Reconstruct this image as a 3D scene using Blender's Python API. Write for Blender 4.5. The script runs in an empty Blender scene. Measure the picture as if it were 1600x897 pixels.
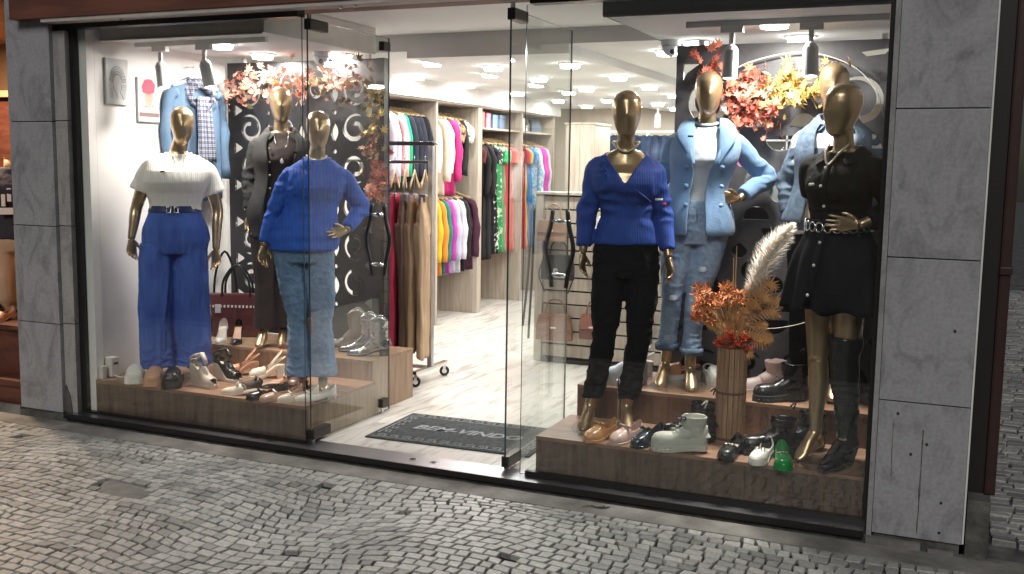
import bpy, bmesh, math, random
import numpy as np
from mathutils import Vector, Matrix, noise
R = math.radians
PI = math.pi
rnd = random.Random(7)
scn = bpy.context.scene
col = scn.collection

# ------------------------------------------------------------ camera, world, street light, exposure
cam_d = bpy.data.cameras.new('camera')
cam = bpy.data.objects.new('camera', cam_d)
col.objects.link(cam)
_X = Vector((0.9160439, 0.0602742, -0.39652313)); _Y = Vector((0.40082131, -0.10220944, 0.91043699)); _Z = Vector((0.01434746, -0.99293517, -0.11778751))
# rows of the world->camera rotation, camera axes x right, y down, z forward
rt = Vector((_X.x, _Y.x, _Z.x)); dn = Vector((_X.y, _Y.y, _Z.y)); fw = Vector((_X.z, _Y.z, _Z.z))
cm = Matrix((rt, -dn, -fw)).transposed().to_4x4()
cm.translation = (1.963, -4.543, 1.60)
cam.matrix_world = cm
cam_d.sensor_width = 36.0
cam_d.lens = 36.0 * 1590 / 1600
cam_d.clip_end = 500
cam_d.clip_start = 0.05
scn.camera = cam

world = bpy.data.worlds.new('World')
scn.world = world
world.use_nodes = True
wn = world.node_tree
sky = wn.nodes.new('ShaderNodeTexSky')
sky.sky_type = 'NISHITA'
sky.sun_disc = False
sky.sun_elevation = R(40)
sky.sun_rotation = R(171)
wn.links.new(sky.outputs[0], wn.nodes['Background'].inputs[0])
wn.nodes['Background'].inputs[1].default_value = 0.005

sun_d = bpy.data.lights.new('street_light', 'SUN')
sun_d.energy = 0.80
sun_d.angle = R(25)
sun_d.color = (1.0, 0.96, 0.91)
sun = bpy.data.objects.new('street_light', sun_d)
col.objects.link(sun)
sun.rotation_euler = (R(52), 0, R(9))
scn.view_settings.view_transform = 'Standard'
scn.view_settings.look = 'None'
scn.view_settings.exposure = 0.75
scn.view_settings.gamma = 1.0
try:
    scn.cycles.transparent_max_bounces = 32
    scn.cycles.max_bounces = 8
    scn.cycles.use_denoising = True
    scn.cycles.sample_clamp_indirect = 4.0
    scn.cycles.caustics_reflective = False
    scn.cycles.caustics_refractive = False
except Exception:
    pass

# ------------------------------------------------------------ materials
MATS = {}
def node_mat(name):
    m = bpy.data.materials.new(name); m.use_nodes = True
    return m, m.node_tree, m.node_tree.nodes['Principled BSDF']
def mat(name, c, rough=0.6, metal=0.0, var=0.0, scale=8.0, stretch=(1, 1, 1), bump=0.0, bscale=None, c2=None, coat=0.0, spec=None, detail=4, sheen=0.0):
    """colour with noise variation and fine relief"""
    if name in MATS: return MATS[name]
    m, nt, b = node_mat(name)
    b.inputs['Roughness'].default_value = rough
    b.inputs['Metallic'].default_value = metal
    if coat: b.inputs['Coat Weight'].default_value = coat; b.inputs['Coat Roughness'].default_value = 0.15
    if spec is not None: b.inputs['Specular IOR Level'].default_value = spec
    if sheen: b.inputs['Sheen Weight'].default_value = sheen
    tc = nt.nodes.new('ShaderNodeTexCoord'); mp = nt.nodes.new('ShaderNodeMapping')
    mp.inputs['Scale'].default_value = stretch
    nt.links.new(tc.outputs['Object'], mp.inputs[0])
    nz = nt.nodes.new('ShaderNodeTexNoise'); nz.inputs['Scale'].default_value = scale; nz.inputs['Detail'].default_value = detail
    nt.links.new(mp.outputs[0], nz.inputs['Vector'])
    if c2 is None:
        k = max(var, 0.06)
        c1_ = tuple(max(0, x * (1 - k)) for x in c); c2_ = tuple(min(1, x * (1 + k)) for x in c)
    else: c1_, c2_ = c, c2
    cr = nt.nodes.new('ShaderNodeValToRGB')
    cr.color_ramp.elements[0].position = 0.34; cr.color_ramp.elements[1].position = 0.66
    cr.color_ramp.elements[0].color = (*c1_, 1); cr.color_ramp.elements[1].color = (*c2_, 1)
    nt.links.new(nz.outputs['Fac'], cr.inputs[0]); nt.links.new(cr.outputs[0], b.inputs['Base Color'])
    if bump:
        n2 = nt.nodes.new('ShaderNodeTexNoise'); n2.inputs['Scale'].default_value = bscale or scale * 6; n2.inputs['Detail'].default_value = 3
        nt.links.new(mp.outputs[0], n2.inputs['Vector'])
        bp = nt.nodes.new('ShaderNodeBump'); bp.inputs['Strength'].default_value = bump; bp.inputs['Distance'].default_value = 0.01
        nt.links.new(n2.outputs['Fac'], bp.inputs['Height']); nt.links.new(bp.outputs[0], b.inputs['Normal'])
    MATS[name] = m
    return m
def emit(name, c, s):
    if name in MATS: return MATS[name]
    m, nt, b = node_mat(name)
    b.inputs['Base Color'].default_value = (0.8, 0.8, 0.8, 1)
    b.inputs['Emission Color'].default_value = (*c, 1); b.inputs['Emission Strength'].default_value = s
    MATS[name] = m
    return m
def glass(name, tint=(0.965, 0.982, 0.972)):
    if name in MATS: return MATS[name]
    m = bpy.data.materials.new(name); m.use_nodes = True; nt = m.node_tree
    nt.nodes.remove(nt.nodes['Principled BSDF'])
    out = nt.nodes['Material Output']
    tr = nt.nodes.new('ShaderNodeBsdfTransparent'); tr.inputs[0].default_value = (*tint, 1)
    gl = nt.nodes.new('ShaderNodeBsdfGlossy'); gl.inputs['Roughness'].default_value = 0.0; gl.inputs[0].default_value = (1, 1, 1, 1)
    g = nt.nodes.new('ShaderNodeNewGeometry'); dt = nt.nodes.new('ShaderNodeVectorMath'); dt.operation = 'DOT_PRODUCT'
    nt.links.new(g.outputs['Normal'], dt.inputs[0]); nt.links.new(g.outputs['Incoming'], dt.inputs[1])
    def mth(op, a, b=None):
        n = nt.nodes.new('ShaderNodeMath'); n.operation = op
        for i, v in enumerate((a, b)):
            if v is None: continue
            if isinstance(v, (int, float)): n.inputs[i].default_value = v
            else: nt.links.new(v, n.inputs[i])
        return n.outputs[0]
    sch = mth('ADD', mth('MULTIPLY', mth('POWER', mth('SUBTRACT', 1.0, mth('ABSOLUTE', dt.outputs['Value'])), 5.0), 0.96), 0.04)
    mx = nt.nodes.new('ShaderNodeMixShader')
    nt.links.new(sch, mx.inputs[0]); nt.links.new(tr.outputs[0], mx.inputs[1]); nt.links.new(gl.outputs[0], mx.inputs[2])
    nt.links.new(mx.outputs[0], out.inputs[0])
    MATS[name] = m
    return m
def wood(name, c1, c2, rough=0.45, stretch=(14, 14, 1.2), scale=3.0, bump=0.08):
    if name in MATS: return MATS[name]
    m, nt, b = node_mat(name)
    b.inputs['Roughness'].default_value = rough
    tc = nt.nodes.new('ShaderNodeTexCoord'); mp = nt.nodes.new('ShaderNodeMapping'); mp.inputs['Scale'].default_value = stretch
    oi = nt.nodes.new('ShaderNodeObjectInfo')
    ad = nt.nodes.new('ShaderNodeVectorMath'); ad.operation = 'ADD'
    nt.links.new(tc.outputs['Object'], ad.inputs[0]); nt.links.new(oi.outputs['Random'], ad.inputs[1]); nt.links.new(ad.outputs[0], mp.inputs[0])
    nz = nt.nodes.new('ShaderNodeTexNoise'); nz.inputs['Scale'].default_value = scale; nz.inputs['Detail'].default_value = 8; nz.inputs['Distortion'].default_value = 0.6
    nt.links.new(mp.outputs[0], nz.inputs['Vector'])
    cr = nt.nodes.new('ShaderNodeValToRGB'); cr.color_ramp.elements[0].position = 0.3; cr.color_ramp.elements[1].position = 0.7
    cr.color_ramp.elements[0].color = (*c1, 1); cr.color_ramp.elements[1].color = (*c2, 1)
    nt.links.new(nz.outputs['Fac'], cr.inputs[0]); nt.links.new(cr.outputs[0], b.inputs['Base Color'])
    bp = nt.nodes.new('ShaderNodeBump'); bp.inputs['Strength'].default_value = bump; bp.inputs['Distance'].default_value = 0.01
    nt.links.new(nz.outputs['Fac'], bp.inputs['Height']); nt.links.new(bp.outputs[0], b.inputs['Normal'])
    MATS[name] = m
    return m
def marble(name, base, vein, rough=0.35):
    if name in MATS: return MATS[name]
    m, nt, b = node_mat(name)
    b.inputs['Roughness'].default_value = rough
    tc = nt.nodes.new('ShaderNodeTexCoord'); oi = nt.nodes.new('ShaderNodeObjectInfo')
    ad = nt.nodes.new('ShaderNodeVectorMath'); ad.operation = 'ADD'
    sc_ = nt.nodes.new('ShaderNodeMath'); sc_.operation = 'MULTIPLY'; sc_.inputs[1].default_value = 9.0
    nt.links.new(oi.outputs['Random'], sc_.inputs[0])
    nt.links.new(tc.outputs['Object'], ad.inputs[0]); nt.links.new(sc_.outputs[0], ad.inputs[1])
    mp = nt.nodes.new('ShaderNodeMapping'); mp.inputs['Scale'].default_value = (3.2, 3.2, 1.5); mp.inputs['Rotation'].default_value = (0, R(12), 0)
    nt.links.new(ad.outputs[0], mp.inputs[0])
    n1 = nt.nodes.new('ShaderNodeTexNoise'); n1.inputs['Scale'].default_value = 1.8; n1.inputs['Detail'].default_value = 9; n1.inputs['Distortion'].default_value = 1.6; n1.inputs['Roughness'].default_value = 0.62
    nt.links.new(mp.outputs[0], n1.inputs['Vector'])
    cr = nt.nodes.new('ShaderNodeValToRGB'); e = cr.color_ramp.elements
    e[0].position = 0.30; e[0].color = (*vein, 1); e[1].position = 0.50; e[1].color = (*base, 1)
    x = e.new(0.72); x.color = (*[v * 1.12 for v in base], 1)
    nt.links.new(n1.outputs['Fac'], cr.inputs[0])
    n2 = nt.nodes.new('ShaderNodeTexNoise'); n2.inputs['Scale'].default_value = 60; n2.inputs['Detail'].default_value = 4
    nt.links.new(tc.outputs['Object'], n2.inputs['Vector'])
    mx = nt.nodes.new('ShaderNodeMix'); mx.data_type = 'RGBA'; mx.blend_type = 'MULTIPLY'; mx.inputs[0].default_value = 0.5
    nt.links.new(cr.outputs[0], mx.inputs[6]); nt.links.new(n2.outputs['Fac'], mx.inputs[7])
    br = nt.nodes.new('ShaderNodeBrightContrast'); br.inputs[1].default_value = 0.02
    nt.links.new(mx.outputs[2], br.inputs[0]); nt.links.new(br.outputs[0], b.inputs['Base Color'])
    MATS[name] = m
    return m
def stone_mat():
    m, nt, b = node_mat('paving_stone')
    b.inputs['Roughness'].default_value = 0.46
    g = nt.nodes.new('ShaderNodeNewGeometry'); oi = nt.nodes.new('ShaderNodeObjectInfo')
    a = nt.nodes.new('ShaderNodeMath'); a.operation = 'ADD'; fr = nt.nodes.new('ShaderNodeMath'); fr.operation = 'FRACT'
    nt.links.new(g.outputs['Random Per Island'], a.inputs[0]); nt.links.new(oi.outputs['Random'], a.inputs[1]); nt.links.new(a.outputs[0], fr.inputs[0])
    cr = nt.nodes.new('ShaderNodeValToRGB'); e = cr.color_ramp.elements
    e[0].color = (0.24, 0.238, 0.228, 1); e[1].color = (0.50, 0.495, 0.475, 1)
    x = e.new(0.3); x.color = (0.37, 0.367, 0.352, 1)
    nt.links.new(fr.outputs[0], cr.inputs[0])
    n = nt.nodes.new('ShaderNodeTexNoise'); n.inputs['Scale'].default_value = 45; n.inputs['Detail'].default_value = 6
    tc = nt.nodes.new('ShaderNodeTexCoord'); nt.links.new(tc.outputs['Object'], n.inputs['Vector'])
    n3 = nt.nodes.new('ShaderNodeTexNoise'); n3.inputs['Scale'].default_value = 1.3; n3.inputs['Detail'].default_value = 5
    nt.links.new(g.outputs['Position'], n3.inputs['Vector'])
    r3 = nt.nodes.new('ShaderNodeMapRange'); r3.inputs[1].default_value = 0.32; r3.inputs[2].default_value = 0.68; r3.inputs[3].default_value = 0.78; r3.inputs[4].default_value = 1.06
    nt.links.new(n3.outputs['Fac'], r3.inputs[0])
    r2 = nt.nodes.new('ShaderNodeMapRange'); r2.inputs[1].default_value = 0.3; r2.inputs[2].default_value = 0.7; r2.inputs[3].default_value = 0.72; r2.inputs[4].default_value = 1.12
    nt.links.new(n.outputs['Fac'], r2.inputs[0])
    mm = nt.nodes.new('ShaderNodeMath'); mm.operation = 'MULTIPLY'; nt.links.new(r2.outputs[0], mm.inputs[0]); nt.links.new(r3.outputs[0], mm.inputs[1])
    vm = nt.nodes.new('ShaderNodeVectorMath'); vm.operation = 'SCALE'
    nt.links.new(cr.outputs[0], vm.inputs[0]); nt.links.new(mm.outputs[0], vm.inputs['Scale']); nt.links.new(vm.outputs[0], b.inputs['Base Color'])
    bp = nt.nodes.new('ShaderNodeBump'); bp.inputs['Strength'].default_value = 0.35; bp.inputs['Distance'].default_value = 0.004
    nt.links.new(n.outputs['Fac'], bp.inputs['Height']); nt.links.new(bp.outputs[0], b.inputs['Normal'])
    MATS['stone'] = m
    return m
def print_mat(name, base, ink, scale=14, thr=0.52, stretch=(1, 1, 1), rough=0.7, kind='noise'):
    """two-colour printed cloth"""
    if name in MATS: return MATS[name]
    m, nt, b = node_mat(name); b.inputs['Roughness'].default_value = rough
    tc = nt.nodes.new('ShaderNodeTexCoord'); mp = nt.nodes.new('ShaderNodeMapping'); mp.inputs['Scale'].default_value = stretch
    nt.links.new(tc.outputs['Object'], mp.inputs[0])
    if kind == 'noise':
        n = nt.nodes.new('ShaderNodeTexNoise'); n.inputs['Scale'].default_value = scale; n.inputs['Detail'].default_value = 2; n.inputs['Distortion'].default_value = 1.5; o = n.outputs['Fac']
    elif kind == 'voronoi':
        n = nt.nodes.new('ShaderNodeTexVoronoi'); n.inputs['Scale'].default_value = scale; n.feature = 'DISTANCE_TO_EDGE'; o = n.outputs['Distance']
    else:
        n = nt.nodes.new('ShaderNodeTexWave'); n.inputs['Scale'].default_value = scale; n.bands_direction = kind; n.inputs['Distortion'].default_value = 0.3; o = n.outputs['Fac']
    nt.links.new(mp.outputs[0], n.inputs['Vector'])
    cr = nt.nodes.new('ShaderNodeValToRGB'); cr.color_ramp.elements[0].position = thr - 0.03; cr.color_ramp.elements[1].position = thr + 0.03
    cr.color_ramp.elements[0].color = (*base, 1); cr.color_ramp.elements[1].color = (*ink, 1)
    nt.links.new(o, cr.inputs[0]); nt.links.new(cr.outputs[0], b.inputs['Base Color'])
    MATS[name] = m
    return m
def denim(name, dark, light, fade=1.0):
    m = mat(name, dark, 0.88, scale=9, c2=light, bump=0.35, bscale=230, stretch=(1.6, 1.6, 0.7), detail=9)
    nt = m.node_tree; b = nt.nodes['Principled BSDF']; src = b.inputs['Base Color'].links[0].from_socket
    tc = nt.nodes.new('ShaderNodeTexCoord'); w = nt.nodes.new('ShaderNodeTexWave'); w.bands_direction = 'DIAGONAL'; w.inputs['Scale'].default_value = 8; w.inputs['Distortion'].default_value = 12; w.inputs['Detail'].default_value = 5; w.inputs['Detail Scale'].default_value = 2.2
    nt.links.new(tc.outputs['Object'], w.inputs['Vector'])
    sp = nt.nodes.new('ShaderNodeSeparateXYZ'); nt.links.new(tc.outputs['Object'], sp.inputs[0])
    r = nt.nodes.new('ShaderNodeMapRange'); r.inputs[1].default_value = 0.02; r.inputs[2].default_value = -0.10; nt.links.new(sp.outputs['Y'], r.inputs[0])
    mu = nt.nodes.new('ShaderNodeMath'); mu.operation = 'MULTIPLY'; nt.links.new(w.outputs['Fac'], mu.inputs[0]); nt.links.new(r.outputs[0], mu.inputs[1])
    m2 = nt.nodes.new('ShaderNodeMath'); m2.operation = 'MULTIPLY'; m2.inputs[1].default_value = 0.22 * fade; nt.links.new(mu.outputs[0], m2.inputs[0])
    mx = nt.nodes.new('ShaderNodeMix'); mx.data_type = 'RGBA'; nt.links.new(m2.outputs[0], mx.inputs[0]); nt.links.new(src, mx.inputs[6]); mx.inputs[7].default_value = (*[min(1, v * 1.7 + 0.05) for v in light], 1)
    nt.links.new(mx.outputs[2], b.inputs['Base Color'])
    return m
def knit(name, c, rough=0.75, sx=60, kind='X', dist=0.3, strength=0.6, c2=None):
    """cloth with ribs"""
    if name in MATS: return MATS[name]
    m, nt, b = node_mat(name); b.inputs['Roughness'].default_value = rough
    tc = nt.nodes.new('ShaderNodeTexCoord')
    w = nt.nodes.new('ShaderNodeTexWave'); w.inputs['Scale'].default_value = sx / 6.28; w.bands_direction = kind; w.inputs['Distortion'].default_value = dist; w.inputs['Detail Scale'].default_value = 1.5
    nt.links.new(tc.outputs['Object'], w.inputs['Vector'])
    n = nt.nodes.new('ShaderNodeTexNoise'); n.inputs['Scale'].default_value = 5; nt.links.new(tc.outputs['Object'], n.inputs['Vector'])
    cr = nt.nodes.new('ShaderNodeValToRGB'); c2 = c2 or tuple(min(1, x * 1.25) for x in c)
    cr.color_ramp.elements[0].position = 0.35; cr.color_ramp.elements[1].position = 0.65
    cr.color_ramp.elements[0].color = (*c, 1); cr.color_ramp.elements[1].color = (*c2, 1)
    nt.links.new(n.outputs['Fac'], cr.inputs[0]); nt.links.new(cr.outputs[0], b.inputs['Base Color'])
    bp = nt.nodes.new('ShaderNodeBump'); bp.inputs['Strength'].default_value = strength; bp.inputs['Distance'].default_value = 0.006
    nt.links.new(w.outputs['Fac'], bp.inputs['Height']); nt.links.new(bp.outputs[0], b.inputs['Normal'])
    MATS[name] = m
    return m

GOLD = mat('gold_lacquer', (0.46, 0.325, 0.19), 0.30, 0.8, var=0.06, coat=0.5)
CHROME = mat('chrome', (0.75, 0.75, 0.75), 0.16, 1.0)
STEEL = mat('brushed_steel', (0.42, 0.42, 0.45), 0.34, 1.0, var=0.1, scale=4, stretch=(1, 30, 1))
BLACKM = mat('black_metal', (0.02, 0.019, 0.018), 0.35, 0.3)
PATCH = mat('bronze_fitting', (0.055, 0.048, 0.042), 0.3, 0.7)
WHITEW = mat('white_wall_paint', (0.72, 0.70, 0.69), 0.7, var=0.03, scale=1.5, bump=0.05, bscale=90)
CEIL = mat('ceiling_paint', (0.84, 0.84, 0.82), 0.8, var=0.02, scale=1)
FASCIA = mat('fascia_paint', (0.62, 0.60, 0.57), 0.8, var=0.04, scale=2)
WOODP = wood('platform_laminate', (0.17, 0.095, 0.060), (0.30, 0.18, 0.12), 0.4, (2.0, 16, 16), 2.2)
WOODF = wood('platform_front_laminate', (0.07, 0.045, 0.034), (0.15, 0.10, 0.075), 0.42, (13, 13, 1.3), 2.2)
WOODL = wood('box_laminate', (0.20, 0.13, 0.08), (0.34, 0.235, 0.155), 0.42, (15, 15, 1.1), 2.4)
WOODG = wood('closet_wood', (0.34, 0.29, 0.235), (0.50, 0.44, 0.37), 0.5, (12, 12, 0.9), 2.4)
HANGW = wood('hanger_wood', (0.45, 0.31, 0.16), (0.62, 0.46, 0.27), 0.4, (3, 20, 20), 2)
GLASS = glass('clear_glass')
GEDGE = mat('glass_edge', (0.05, 0.075, 0.068), 0.15, 0.0)
STONE = stone_mat()
CONC = mat('worn_concrete', (0.13, 0.125, 0.115), 0.85, scale=5, c2=(0.27, 0.26, 0.24), bump=0.6, bscale=35, detail=8)
DARKC = mat('dark_concrete', (0.05, 0.048, 0.045), 0.9, scale=9, c2=(0.14, 0.135, 0.125), bump=0.7, bscale=40, detail=8)
GROUT = mat('joint_soil', (0.008, 0.008, 0.007), 0.95, scale=20, c2=(0.022, 0.021, 0.019), bump=0.5)
MARB = marble('grey_marble', (0.40, 0.40, 0.425), (0.22, 0.22, 0.24), 0.45)
RUBBER = mat('rubber', (0.02, 0.02, 0.02), 0.7)

# ------------------------------------------------------------ mesh helpers
class MB:
    def __init__(s): s.v = []; s.f = []; s.mi = []; s.cur = 0
    def add(s, vs, fs):
        o = len(s.v); s.v += [tuple(v) for v in vs]; s.f += [tuple(i + o for i in f) for f in fs]; s.mi += [s.cur] * len(fs)
        return s
    def box(s, a, b, taper=0):
        x0, y0, z0 = a; x1, y1, z1 = b
        return s.add([(x0, y0, z0), (x1, y0, z0), (x1, y1, z0), (x0, y1, z0), (x0, y0, z1), (x1, y0, z1), (x1, y1, z1), (x0, y1, z1)],
                     [(0, 3, 2, 1), (4, 5, 6, 7), (0, 1, 5, 4), (1, 2, 6, 5), (2, 3, 7, 6), (3, 0, 4, 7)])
    def loft(s, rings, cap=True, closed=True):
        n = len(rings[0]); vs = [p for r in rings for p in r]; fs = []
        for i in range(len(rings) - 1):
            for j in range(n if closed else n - 1):
                k = (j + 1) % n
                fs.append((i * n + j, i * n + k, (i + 1) * n + k, (i + 1) * n + j))
        if cap and closed:
            fs.append(tuple(reversed(range(n)))); fs.append(tuple(range((len(rings) - 1) * n, len(rings) * n)))
        return s.add(vs, fs)
    def tube(s, pts, rad, n=8, cap=True, flat=None):
        """tube along pts; rad scalar/list of r or (ra, rb)"""
        pts = [Vector(p) for p in pts]; m = len(pts)
        if not isinstance(rad, (list, tuple)) : rad = [rad] * m
        rings = []; ref = None
        for i, p in enumerate(pts):
            t = (pts[min(i + 1, m - 1)] - pts[max(i - 1, 0)]).normalized()
            if ref is None:
                ref = Vector((1, 0, 0)) if abs(t.x) < 0.85 else Vector((0, 1, 0))
                if flat: ref = Vector(flat)
            a = (ref - t * ref.dot(t)).normalized(); bb = t.cross(a); ref = a
            r = rad[i]; ra, rb = r if isinstance(r, (tuple, list)) else (r, r)
            rings.append([p + a * ra * math.cos(2 * PI * k / n) + bb * rb * math.sin(2 * PI * k / n) for k in range(n)])
        return s.loft(rings, cap)
    def cyl(s, c, r, h, n=16, r2=None):
        c = Vector(c); r2 = r if r2 is None else r2
        return s.loft([[c + Vector((r * math.cos(2 * PI * k / n), r * math.sin(2 * PI * k / n), 0)) for k in range(n)],
                       [c + Vector((r2 * math.cos(2 * PI * k / n), r2 * math.sin(2 * PI * k / n), h)) for k in range(n)]])
    def ball(s, c, r, n=10, m=7, sc=(1, 1, 1)):
        c = Vector(c); rings = []
        for i in range(m + 1):
            a = PI * (i + 0.02 if i == 0 else i - 0.02 if i == m else i) / m
            rings.append([c + Vector((r * sc[0] * math.sin(a) * math.cos(2 * PI * k / n), r * sc[1] * math.sin(a) * math.sin(2 * PI * k / n), -r * sc[2] * math.cos(a))) for k in range(n)])
        return s.loft(rings)
    def mesh(s, name='mesh', smooth=False):
        me = bpy.data.meshes.new(name); me.from_pydata(s.v, [], s.f); me.update()
        if smooth: me.polygons.foreach_set('use_smooth', [True] * len(me.polygons))
        if any(s.mi): me.polygons.foreach_set('material_index', s.mi)
        return me
def link(name, me, m=None, parent=None, mats=None):
    o = bpy.data.objects.new(name, me); col.objects.link(o)
    if mats:
        for x in mats: me.materials.append(x)
    elif m is not None and len(me.materials) == 0: me.materials.append(m)
    if parent is not None: o.parent = parent
    return o
def part(name, mb, m, parent=None, smooth=False, bevel=0, mats=None, label=None):
    me = mb.mesh(name, smooth) if isinstance(mb, MB) else mb
    if bevel:
        bm = bmesh.new(); bm.from_mesh(me); bmesh.ops.remove_doubles(bm, verts=bm.verts, dist=1e-5)
        bmesh.ops.bevel(bm, geom=[e for e in bm.edges if e.calc_face_angle(0) > 0.6], offset=bevel, segments=2, profile=0.7, affect='EDGES')
        bm.to_mesh(me); bm.free()
    o = link(name, me, m, parent, mats)
    if label: o['label'] = label
    return o
LABELS = set()
def tag(o, label, cat, group=None):
    o['label'] = label; o['category'] = cat
    if group: o['group'] = group
    if label in LABELS: print('DUPLICATE LABEL', label)
    LABELS.add(label)
    return o
def thing(name, label, cat, loc=(0, 0, 0), rz=0, group=None):
    o = bpy.data.objects.new(name, None); col.objects.link(o)
    o.location = loc; o.rotation_euler = (0, 0, rz); o.empty_display_size = 0.1
    return tag(o, label, cat, group)
def struct(name, mb, m, smooth=False, mats=None):
    o = part(name, mb, m, smooth=smooth, mats=mats); o['kind'] = 'structure'
    return o
def dup(root, loc=None, rz=None, label=None, mats=None):
    """copy of a thing with its parts and sub-parts; mats maps a part name to another material"""
    r = root.copy(); col.objects.link(r)
    if loc is not None: r.location = loc
    if rz is not None: r.rotation_euler = (0, 0, rz)
    if label:
        if label in LABELS: print('DUPLICATE LABEL', label)
        LABELS.add(label); r['label'] = label
    for ch in list(root.children):
        c = ch.copy(); col.objects.link(c); c.parent = r
        base = ch.name.split('.')[0]
        if mats and base in mats:
            c.material_slots[0].link = 'OBJECT'; c.material_slots[0].material = mats[base]
        for g in ch.children:
            d = g.copy(); col.objects.link(d); d.parent = c
    return r
def evaluate(me, mods):
    """run modifiers on a mesh and return the result"""
    o = bpy.data.objects.new('tmp', me); col.objects.link(o)
    for t, kw in mods:
        md = o.modifiers.new(t, t)
        for k, v in kw.items(): setattr(md, k, v)
    dg = bpy.context.evaluated_depsgraph_get()
    r = bpy.data.meshes.new_from_object(o.evaluated_get(dg))
    bpy.data.objects.remove(o)
    r.polygons.foreach_set('use_smooth', [True] * len(r.polygons))
    return r
def remesh(mb, vox, smooth=4, fac=0.5):
    me = mb.mesh() if isinstance(mb, MB) else mb
    return evaluate(me, [('REMESH', dict(mode='VOXEL', voxel_size=vox)), ('SMOOTH', dict(iterations=smooth, factor=fac))])
def displace(me, fn):
    n = len(me.vertices); co = np.empty(n * 3); no = np.empty(n * 3)
    me.vertices.foreach_get('co', co); me.vertex_normals.foreach_get('vector', no)
    co = co.reshape(-1, 3); no = no.reshape(-1, 3)
    d = np.array([fn(c, nn) for c, nn in zip(co, no)])
    me.vertices.foreach_set('co', (co + no * d[:, None]).ravel()); me.update()
    return me
def ell(c, rx, ry, n=28, p=2.2, ax=None, ay=None, tilt=0.0):
    """superellipse ring in the XY plane"""
    out = []
    for k in range(n):
        a = 2 * PI * k / n; ca, sa = math.cos(a), math.sin(a)
        x = rx * math.copysign(abs(ca) ** (2 / p), ca); y = ry * math.copysign(abs(sa) ** (2 / p), sa)
        out.append(Vector((c[0] + x, c[1] + y, c[2] + tilt * x)))
    return out
def interp(st, z):
    """stations sorted by z descending or ascending: (z, ...) -> interpolated tuple (smooth)"""
    s = sorted(st)
    if z <= s[0][0]: return s[0][1:]
    if z >= s[-1][0]: return s[-1][1:]
    for a, b in zip(s, s[1:]):
        if a[0] <= z <= b[0]:
            t = (z - a[0]) / (b[0] - a[0]); t = t * t * (3 - 2 * t) * 0.5 + t * 0.5
            return tuple(x + (y - x) * t for x, y in zip(a[1:], b[1:]))
def curve_tube(pts, n=24):
    """Catmull-Rom through pts"""
    pts = [Vector(p) for p in pts]; P = [2 * pts[0] - pts[1]] + pts + [2 * pts[-1] - pts[-2]]; out = []
    seg = len(pts) - 1
    for i in range(n + 1):
        u = i / n * seg; k = min(int(u), seg - 1); t = u - k
        a, b, c, d = P[k], P[k + 1], P[k + 2], P[k + 3]
        out.append(0.5 * ((2 * b) + (c - a) * t + (2 * a - 5 * b + 4 * c - d) * t * t + (3 * b - a - 3 * c + d) * t ** 3))
    return out

# ============================================================ THE STREET
ZF = 0.05            # shop floor
struct('kerb', MB().box((-14, -3.36, -0.3), (14, -3.201, 0.0)), mat('kerb_granite', (0.2, 0.2, 0.2), 0.7, var=0.2, scale=12, bump=0.3))
struct('road', MB().box((-40, -40, -0.4), (40, -3.361, -0.13)), mat('asphalt', (0.03, 0.03, 0.031), 0.85, var=0.3, scale=30, bump=0.5, bscale=120))
struct('ground', MB().box((-14, -3.2, -0.30), (14, -0.17, -0.024)).box((2.071, -0.169, -0.30), (14, -0.001, -0.0245)), GROUT)
pave = struct('pavement', MB().box((-14, -3.2, -0.10), (-5.2, -0.2, -0.006)).box((3.301, -3.2, -0.10), (14, -0.2, -0.006)), mat('far_paving', (0.10, 0.098, 0.09), 0.5, scale=14, c2=(0.27, 0.26, 0.245), bump=0.6, bscale=14))
strip = MB()
# worn concrete strip along the shopfront, uneven front edge
N = 90; xs = [-6 + i * (2.9 + 6) / N for i in range(N + 1)]
top = []; fr = []
for i, x in enumerate(xs):
    e = -0.19 + 0.012 * noise.noise(Vector((x * 3, 0, 0))) + 0.006 * noise.noise(Vector((x * 13, 4, 0)))
    top.append([(x, e, -0.03), (x, e + 0.004, 0.000 + 0.002 * noise.noise(Vector((x * 5, 2, 0)))), (x, -0.10, 0.006), (x, -0.055, 0.010 + 0.004 * noise.noise(Vector((x * 9, 1, 0)))), (x, -0.045, -0.012), (x, 0.05, -0.012)])
strip.loft([[Vector(p) for p in r] for r in top], cap=False, closed=False)
struct('concrete_strip', strip, CONC)

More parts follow.
